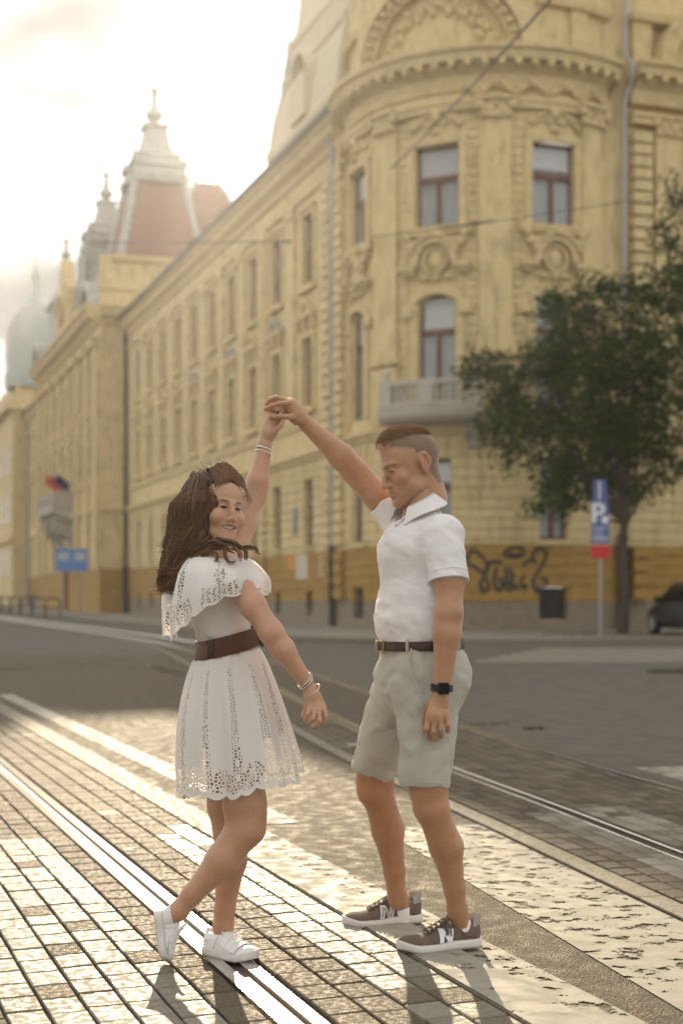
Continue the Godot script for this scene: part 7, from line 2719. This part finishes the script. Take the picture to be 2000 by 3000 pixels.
	# curls that sweep forward over the near shoulder
	var curls := [
		[Vector3(-0.080, 1.415, 0.070), Vector3(-0.041, 1.440, 0.090), Vector3(-0.001, 1.458, 0.110), Vector3(0.037, 1.447, 0.140), Vector3(0.068, 1.439, 0.160), Vector3(0.089, 1.418, 0.175), Vector3(0.090, 1.397, 0.180)],
		[Vector3(-0.055, 1.434, 0.070), Vector3(-0.011, 1.454, 0.090), Vector3(0.033, 1.461, 0.110), Vector3(0.066, 1.454, 0.140), Vector3(0.091, 1.440, 0.160), Vector3(0.110, 1.421, 0.175), Vector3(0.110, 1.394, 0.180)],
		[Vector3(0.008, 1.467, 0.070), Vector3(0.047, 1.458, 0.100), Vector3(0.071, 1.449, 0.120), Vector3(0.094, 1.435, 0.130), Vector3(0.123, 1.438, 0.130), Vector3(0.142, 1.434, 0.130), Vector3(0.150, 1.416, 0.140)],
		[Vector3(-0.039, 1.430, 0.080), Vector3(0.004, 1.439, 0.110), Vector3(0.036, 1.431, 0.140), Vector3(0.042, 1.406, 0.170), Vector3(0.057, 1.387, 0.185), Vector3(0.075, 1.388, 0.190)],
		[Vector3(-0.048, 1.413, 0.080), Vector3(-0.015, 1.424, 0.100), Vector3(0.005, 1.419, 0.130), Vector3(0.012, 1.404, 0.150), Vector3(0.007, 1.391, 0.160)],
		[Vector3(-0.085, 1.403, 0.070), Vector3(-0.054, 1.425, 0.080), Vector3(-0.019, 1.441, 0.100), Vector3(0.014, 1.446, 0.110), Vector3(0.044, 1.434, 0.140), Vector3(0.065, 1.424, 0.155)]]
	for c in curls:
		for k in 7:
			var j := Vector3(rng.randf_range(-1, 1), rng.randf_range(-1, 1), rng.randf_range(-1, 1)) * 0.006
			var pts := []
			for p in c:
				pts.append(p + j + Vector3(rng.randf_range(-1, 1), rng.randf_range(-1, 1), rng.randf_range(-1, 1)) * 0.0025)
			var path := smooth_path(pts, 4)
			var rad := []
			var r0 := rng.randf_range(0.0018, 0.0042)
			for i in path.size():
				rad.append(r0 * lerpf(1.0, 0.25, pow(float(i) / path.size(), 3)))
			mb.tube(path, rad, 5)
			var tint := rng.randf()
			mb.paint(Color(0.07, 0.032, 0.014).lerp(Color(0.26, 0.115, 0.04), tint * tint))
	# the hair drawn back from the brow, in ridges over the crown
	for k in 240:
		var x := rng.randf_range(-0.070, 0.068)
		var lift := rng.randf_range(-0.003, 0.004)
		var sway := rng.randf_range(-0.010, 0.010)
		var pts := []
		for i in 9:
			var f := i / 8.0
			var w := lerpf(1.06, -0.75, f)
			var y := 0.046 + 0.110 * cos(w) * (1.0 - 0.30 * pow(x / 0.09, 2)) + (0.012 * sin(f * PI) if i > 0 else 0.0)
			pts.append(hb * Vector3(x * (1.0 - 0.5 * f) + sway * sin(f * PI), y + lift * sin(f * PI) + 0.002 * sin(f * 9.0 + k) - 0.022 * absf(x) / 0.066 * (1 - f), 0.002 + 0.090 * sin(w)))
		mb.tube(pts, [0.0006, 0.0013, 0.0015, 0.0015, 0.0015, 0.0015, 0.0015, 0.0012, 0.0006], 5)
		mb.paint(Color(0.14, 0.068, 0.03) * rng.randf_range(0.6, 1.7))
	# flyaway hairs that catch the sun
	for k in 150:
		var a := rng.randf_range(-2.6, 2.3)
		var el := rng.randf_range(-0.3, 1.4)
		var p := hb * Vector3(sin(a) * 0.095 * cos(el), 0.05 + 0.115 * sin(el), -0.03 - cos(a) * 0.105 * cos(el))
		if k > 95:
			p = hb * Vector3(rng.randf_range(-0.12, 0.05), rng.randf_range(-0.26, 0.0), rng.randf_range(-0.17, -0.08))
		var d := (p - hb.origin).normalized()
		var l := rng.randf_range(0.02, 0.055)
		var bend := Vector3(rng.randf_range(-1, 1), rng.randf_range(-1.0, 0.2), rng.randf_range(-1, 1)) * 0.6
		mb.tube([p - d * 0.004, p + d * l * 0.35 + bend * l * 0.1, p + d * l * 0.6 + bend * l * 0.5, p + d * l * 0.7 + bend * l], [0.0007, 0.0006, 0.0005, 0.0002], 3)
		mb.paint(Color(0.20, 0.095, 0.04))
	# a wisp blown forward from the temple
	for k in 14:
		var y := rng.randf_range(0.045, 0.085)
		var s := rng.randf_range(0.6, 1.0)
		mb.tube([hb * Vector3(0.062, y, 0.045), hb * Vector3(0.082, y + 0.006 * s, 0.060), hb * Vector3(0.092 * s + 0.008, y - 0.012, 0.072), hb * Vector3(0.080, y - 0.034 * s, 0.080)], [0.0009, 0.0009, 0.0007, 0.0003], 3)
		mb.paint(Color(0.20, 0.095, 0.04))
	part("hair", mb, M.woman_hair, wo)


func woman_dress(wo: Node3D, F: Vector3, R: Vector3) -> void:
	# bodice
	var fd := Field.new(Vector3(-0.24, 1.04, -0.26), Vector3(0.16, 1.46, 0.28), 0.0068)
	fd.cone(Vector3(-0.007, 1.286, -0.025), Vector3(0.030, 1.110, -0.020), 0.136, 0.114, 0.05, F, 1.28)
	fd.ball(Vector3(0.030, 1.270, -0.020), Vector3(0.085, 0.075, 0.12), 0.04, false, Basis(F, Vector3.UP, F.cross(Vector3.UP)))
	var soft := noise(7.0, 3, 71)
	fd.wrinkle(func(p: Vector3) -> float:
		var gather := clampf((1.20 - p.y) / 0.08, 0, 1)
		var w := atan2(p.dot(R), p.dot(F) + 0.09) * 26.0
		return 0.009 * soft.get_noise_3dv(p) + 0.0045 * gather * sin(w + 3.0 * soft.get_noise_3dv(p * 1.3)))
	fd.cut(Vector3(0.030, 1.098, -0.020), Vector3(0.08, -1, 0))
	fd.cut(Vector3(-0.000, 1.422, -0.020), Vector3(0, 1, 0))
	var mb := MB.new()
	fd.skin(mb, func(_p): return Color.WHITE)
	var dress := part("dress", mb, M.cotton, wo)
	# skirt: gathered under the belt, flaring to a scalloped lace hem
	mb = MB.new()
	var rows := []
	var nr := 44
	var nc := 192
	for j in nr + 1:
		var f := float(j) / nr
		var r := []
		for i in nc:
			var w := TAU * i / nc
			var dir := F * cos(w) + R * sin(w)
			var back := 0.5 - 0.5 * cos(w)
			var spread := pow(f, 0.62)
			var rx := lerpf(0.102, 0.205, spread) + 0.022 * sin(f * PI) * back
			var rz := lerpf(0.116, 0.215, spread)
			var rad := 1.0 / sqrt(pow(cos(w) / rx, 2) + pow(sin(w) / rz, 2))
			var fold := sin(w * 11.0 + 0.7 * sin(w * 3.0) + 0.5) * lerpf(0.003, 0.016, f) + sin(w * 5.0 + 1.3) * 0.010 * f + 0.0025 * sin(w * 36.0) * (1.0 - f) * (1.0 - f)
			rad += fold
			var scallop := 0.013 * absf(sin(w * 12.0)) * smoothstep(0.85, 1.0, f)
			var top: float = Vector3(0.033, 1.081, -0.020).y + 0.020 * cos(w)
			var low := 0.630 + 0.030 * cos(w) + 0.010 * sin(w * 5.0 + 1.0)
			var mid := Vector3(0.033, 1.077, -0.020).lerp(Vector3(0.078, 0.622, -0.020), f)
			r.append(Vector3(mid.x, 0, mid.z) + dir * rad + Vector3.UP * (lerpf(top, low, f) - scallop))
		r.append(r[0])
		rows.append(r)
	mb.grid(rows)
	for k in mb.uv.size():
		mb.uv[k] = Vector2(mb.uv[k].x * 2.0, mb.uv[k].y)
	part("lace_skirt", mb, M.lace_skirt, dress)
	# lining that stops above the hem, so the lace there is open
	mb = MB.new()
	var lining := []
	for j in 20:
		var r := []
		for i in nc:
			var q: Vector3 = rows[int(j * 1.55)][i]
			var mid := Vector3(0.033, 1.077, -0.020).lerp(Vector3(0.078, 0.622, -0.020), j * 1.55 / nr)
			r.append(Vector3(lerpf(mid.x, q.x, 0.93), q.y, lerpf(mid.z, q.z, 0.93)))
		lining.append(r)
	mb.grid(lining, true)
	part("lining", mb, M.lining_cloth, dress)
	# piping round the hem
	mb = MB.new()
	mb.tube(rows[nr], [0.0022], 5)
	part("hem_cord", mb, M.cotton, dress)
	# the lace cape of the neckline: falls over the shoulders, longest behind
	mb = MB.new()
	rows = []
	nr = 22
	nc = 160
	var neck := Vector3(-0.014, 1.398, -0.035)
	for j in nr + 1:
		var f := float(j) / nr
		var r := []
		for i in nc:
			var w := TAU * i / nc                              # 0 in front, a quarter turn at her right arm, half behind
			var dir := F * cos(w) + R * sin(w)
			var back := clampf(-cos(w), 0.0, 1.0)
			var arm := pow(absf(sin(w)), 1.3)
			var right := maxf(0.0, sin(w))
			var top := neck + dir * (0.078 + 0.030 * arm) + Vector3.UP * (0.012 - 0.010 * arm + 0.012 * back)
			var edge := neck + dir * (0.122 + 0.100 * arm + 0.008 * right) + Vector3.UP * (-0.030 + 0.004 * arm - 0.02 * back)
			var low := edge + dir * (0.020 + 0.014 * right * clampf(cos(w) + 0.3, 0, 1)) + Vector3.UP * (-0.055 - 0.160 * pow(back, 1.4) - 0.030 * right)
			var p: Vector3
			if f < 0.45:
				p = top.lerp(edge, f / 0.45) + Vector3.UP * 0.016 * sin(PI * f / 0.45)
			else:
				p = edge.lerp(low, (f - 0.45) / 0.55) + dir * 0.012 * sin(PI * (f - 0.45) / 0.55)
			p += dir * (sin(w * 13.0 + 0.6 * sin(w * 4.0)) * 0.012 + sin(w * 7.0 + 1.0) * 0.006) * smoothstep(0.2, 1.0, f)
			p.y -= 0.012 * absf(sin(w * 13.0)) * smoothstep(0.75, 1.0, f)
			r.append(p)
		r.append(r[0])
		rows.append(r)
	mb.grid(rows)
	for k in mb.uv.size():
		mb.uv[k] = Vector2(mb.uv[k].x * 1.5, mb.uv[k].y)
	part("lace_cape", mb, M.lace_cape, dress)
	mb = MB.new()
	mb.tube(rows[nr], [0.0024], 5)
	mb.tube(rows[0], [0.0030], 5)
	part("cape_cord", mb, M.cotton, dress)
	# wide braided belt with a plain panel and a rounded buckle in front
	for seg in [[-0.2, 2.35, M.braided_leather, "belt", 0.0], [2.30, 2.52, M.brown_leather, "belt_keeper", 0.0025], [2.48, TAU - 0.2, M.tan_leather, "belt_panel", 0.0008]]:
		mb = MB.new()
		var bands := []
		for k in 41:
			var w := lerpf(seg[0], seg[1], k / 40.0)
			var dir := F * cos(w) * 0.110 + R * sin(w) * 0.124
			var c := Vector3(0.033, 1.111, -0.020) + Vector3.UP * (0.028 * cos(w) + 0.004 * sin(w))
			var o: Vector3 = dir.normalized() * seg[4]
			bands.append([c + dir * 0.96 + Vector3.DOWN * 0.034, c + dir + o + dir.normalized() * 0.003 + Vector3.DOWN * 0.032, c + dir + o + Vector3.ZERO, c + dir + o + dir.normalized() * 0.002 + Vector3.UP * 0.032, c + dir * 0.96 + Vector3.UP * 0.034])
		mb.grid(bands, false, true)
		part(seg[3], mb, seg[2], wo)
	mb = MB.new()
	var bc := Vector3(0.033, 1.111, -0.020) + F * 0.119 + Vector3.UP * 0.024 + R * 0.02
	mb.ball(bc, Vector3(0.045, 0.040, 0.008), 18, Basis(R, Vector3.UP, F))
	part("belt_buckle", mb, M.tan_leather, wo)
	# white shoes with hook straps: one flat, one up on its toe
	var heel := Vector3(-0.046, 0.003, -0.090)
	heel.y = 0.018
	var toe := Vector3(0.133, 0.009, 0.035)
	toe.y = 0.016
	white_shoe(wo, heel, toe, Vector3.UP)
	var h2 := Vector3(-0.210, 0.200, 0.070)
	var t2 := Vector3(-0.185, -0.017, 0.062)
	t2.y = 0.028
	white_shoe(wo, h2, t2, Vector3(0.98, 0.12, -0.05))
	var so := MB.new()
	so.lathe([[0.028, -0.05], [0.031, -0.02], [0.0325, 0.002], [0.030, 0.005]], 16, Transform3D(Basis(Vector3.BACK, -0.9), Vector3(-0.137, 0.196, 0.080)))
	so.lathe([[0.034, -0.03], [0.0355, 0.0], [0.035, 0.008], [0.032, 0.010]], 16, Transform3D(Basis(), Vector3(0.016, 0.116, -0.060)))
	part("sock", so, M.sock_white, wo)


func white_shoe(wo: Node3D, heel: Vector3, toe: Vector3, up: Vector3) -> void:
	var z := (toe - heel).normalized()
	var x := up.cross(z).normalized()
	var t := Transform3D(Basis(x, z.cross(x), z), heel)
	var len := heel.distance_to(toe)
	var wide := 0.112
	var high := 0.098
	var o := make_shoe("white_shoe", t, len, wide, high, M.white_leather, M.white_foam, 0.028, wo)
	for k in 3:
		var mb := MB.new()
		var rows := []
		var z0 := len * (0.44 + 0.105 * k)
		for j in 2:
			var r := []
			for i in 13:
				var a := lerpf(0.30, PI - 0.30, i / 12.0)
				r.append(t * shoe_over(z0 + 0.024 * j - 0.004 * cos(a), a, len, wide, high, 0.004 + 0.001 * j))
			rows.append(r)
		mb.grid(rows, false, true)
		var lipr := [rows[0], rows[0].map(func(p): return p - t.basis.y * 0.004)]
		mb.grid(lipr)
		mb.tube(rows[0], [0.0017], 5)
		mb.tube(rows[1], [0.0017], 5)
		part("hook_strap", mb, M.white_leather, o)
	var tg := MB.new()
	var rows2 := []
	for k in 6:
		var f := k / 5.0
		var r := []
		for q in 7:
			var a := (q - 3) / 3.0
			r.append(t * Vector3(a * 0.022, 0.074 + 0.034 * f - 0.010 * a * a, len * (0.48 - 0.12 * f)))
		rows2.append(r)
	tg.grid(rows2)
	part("tongue", tg, M.white_leather, o)
	var seam := MB.new()
	for side in [-1.0, 1.0]:
		for s in [[0.72, 0.030, 0.66, 0.058], [0.30, 0.032, 0.36, 0.074], [0.04, 0.050, 0.22, 0.058]]:
			var pts := []
			for k in 5:
				pts.append(t * shoe_side(len * lerpf(s[0], s[2], k / 4.0), lerpf(s[1], s[3], k / 4.0), len, wide, high, side, 0.0004))
			seam.tube(pts, [0.0012], 4)
	part("seam", seam, M.white_foam, o)
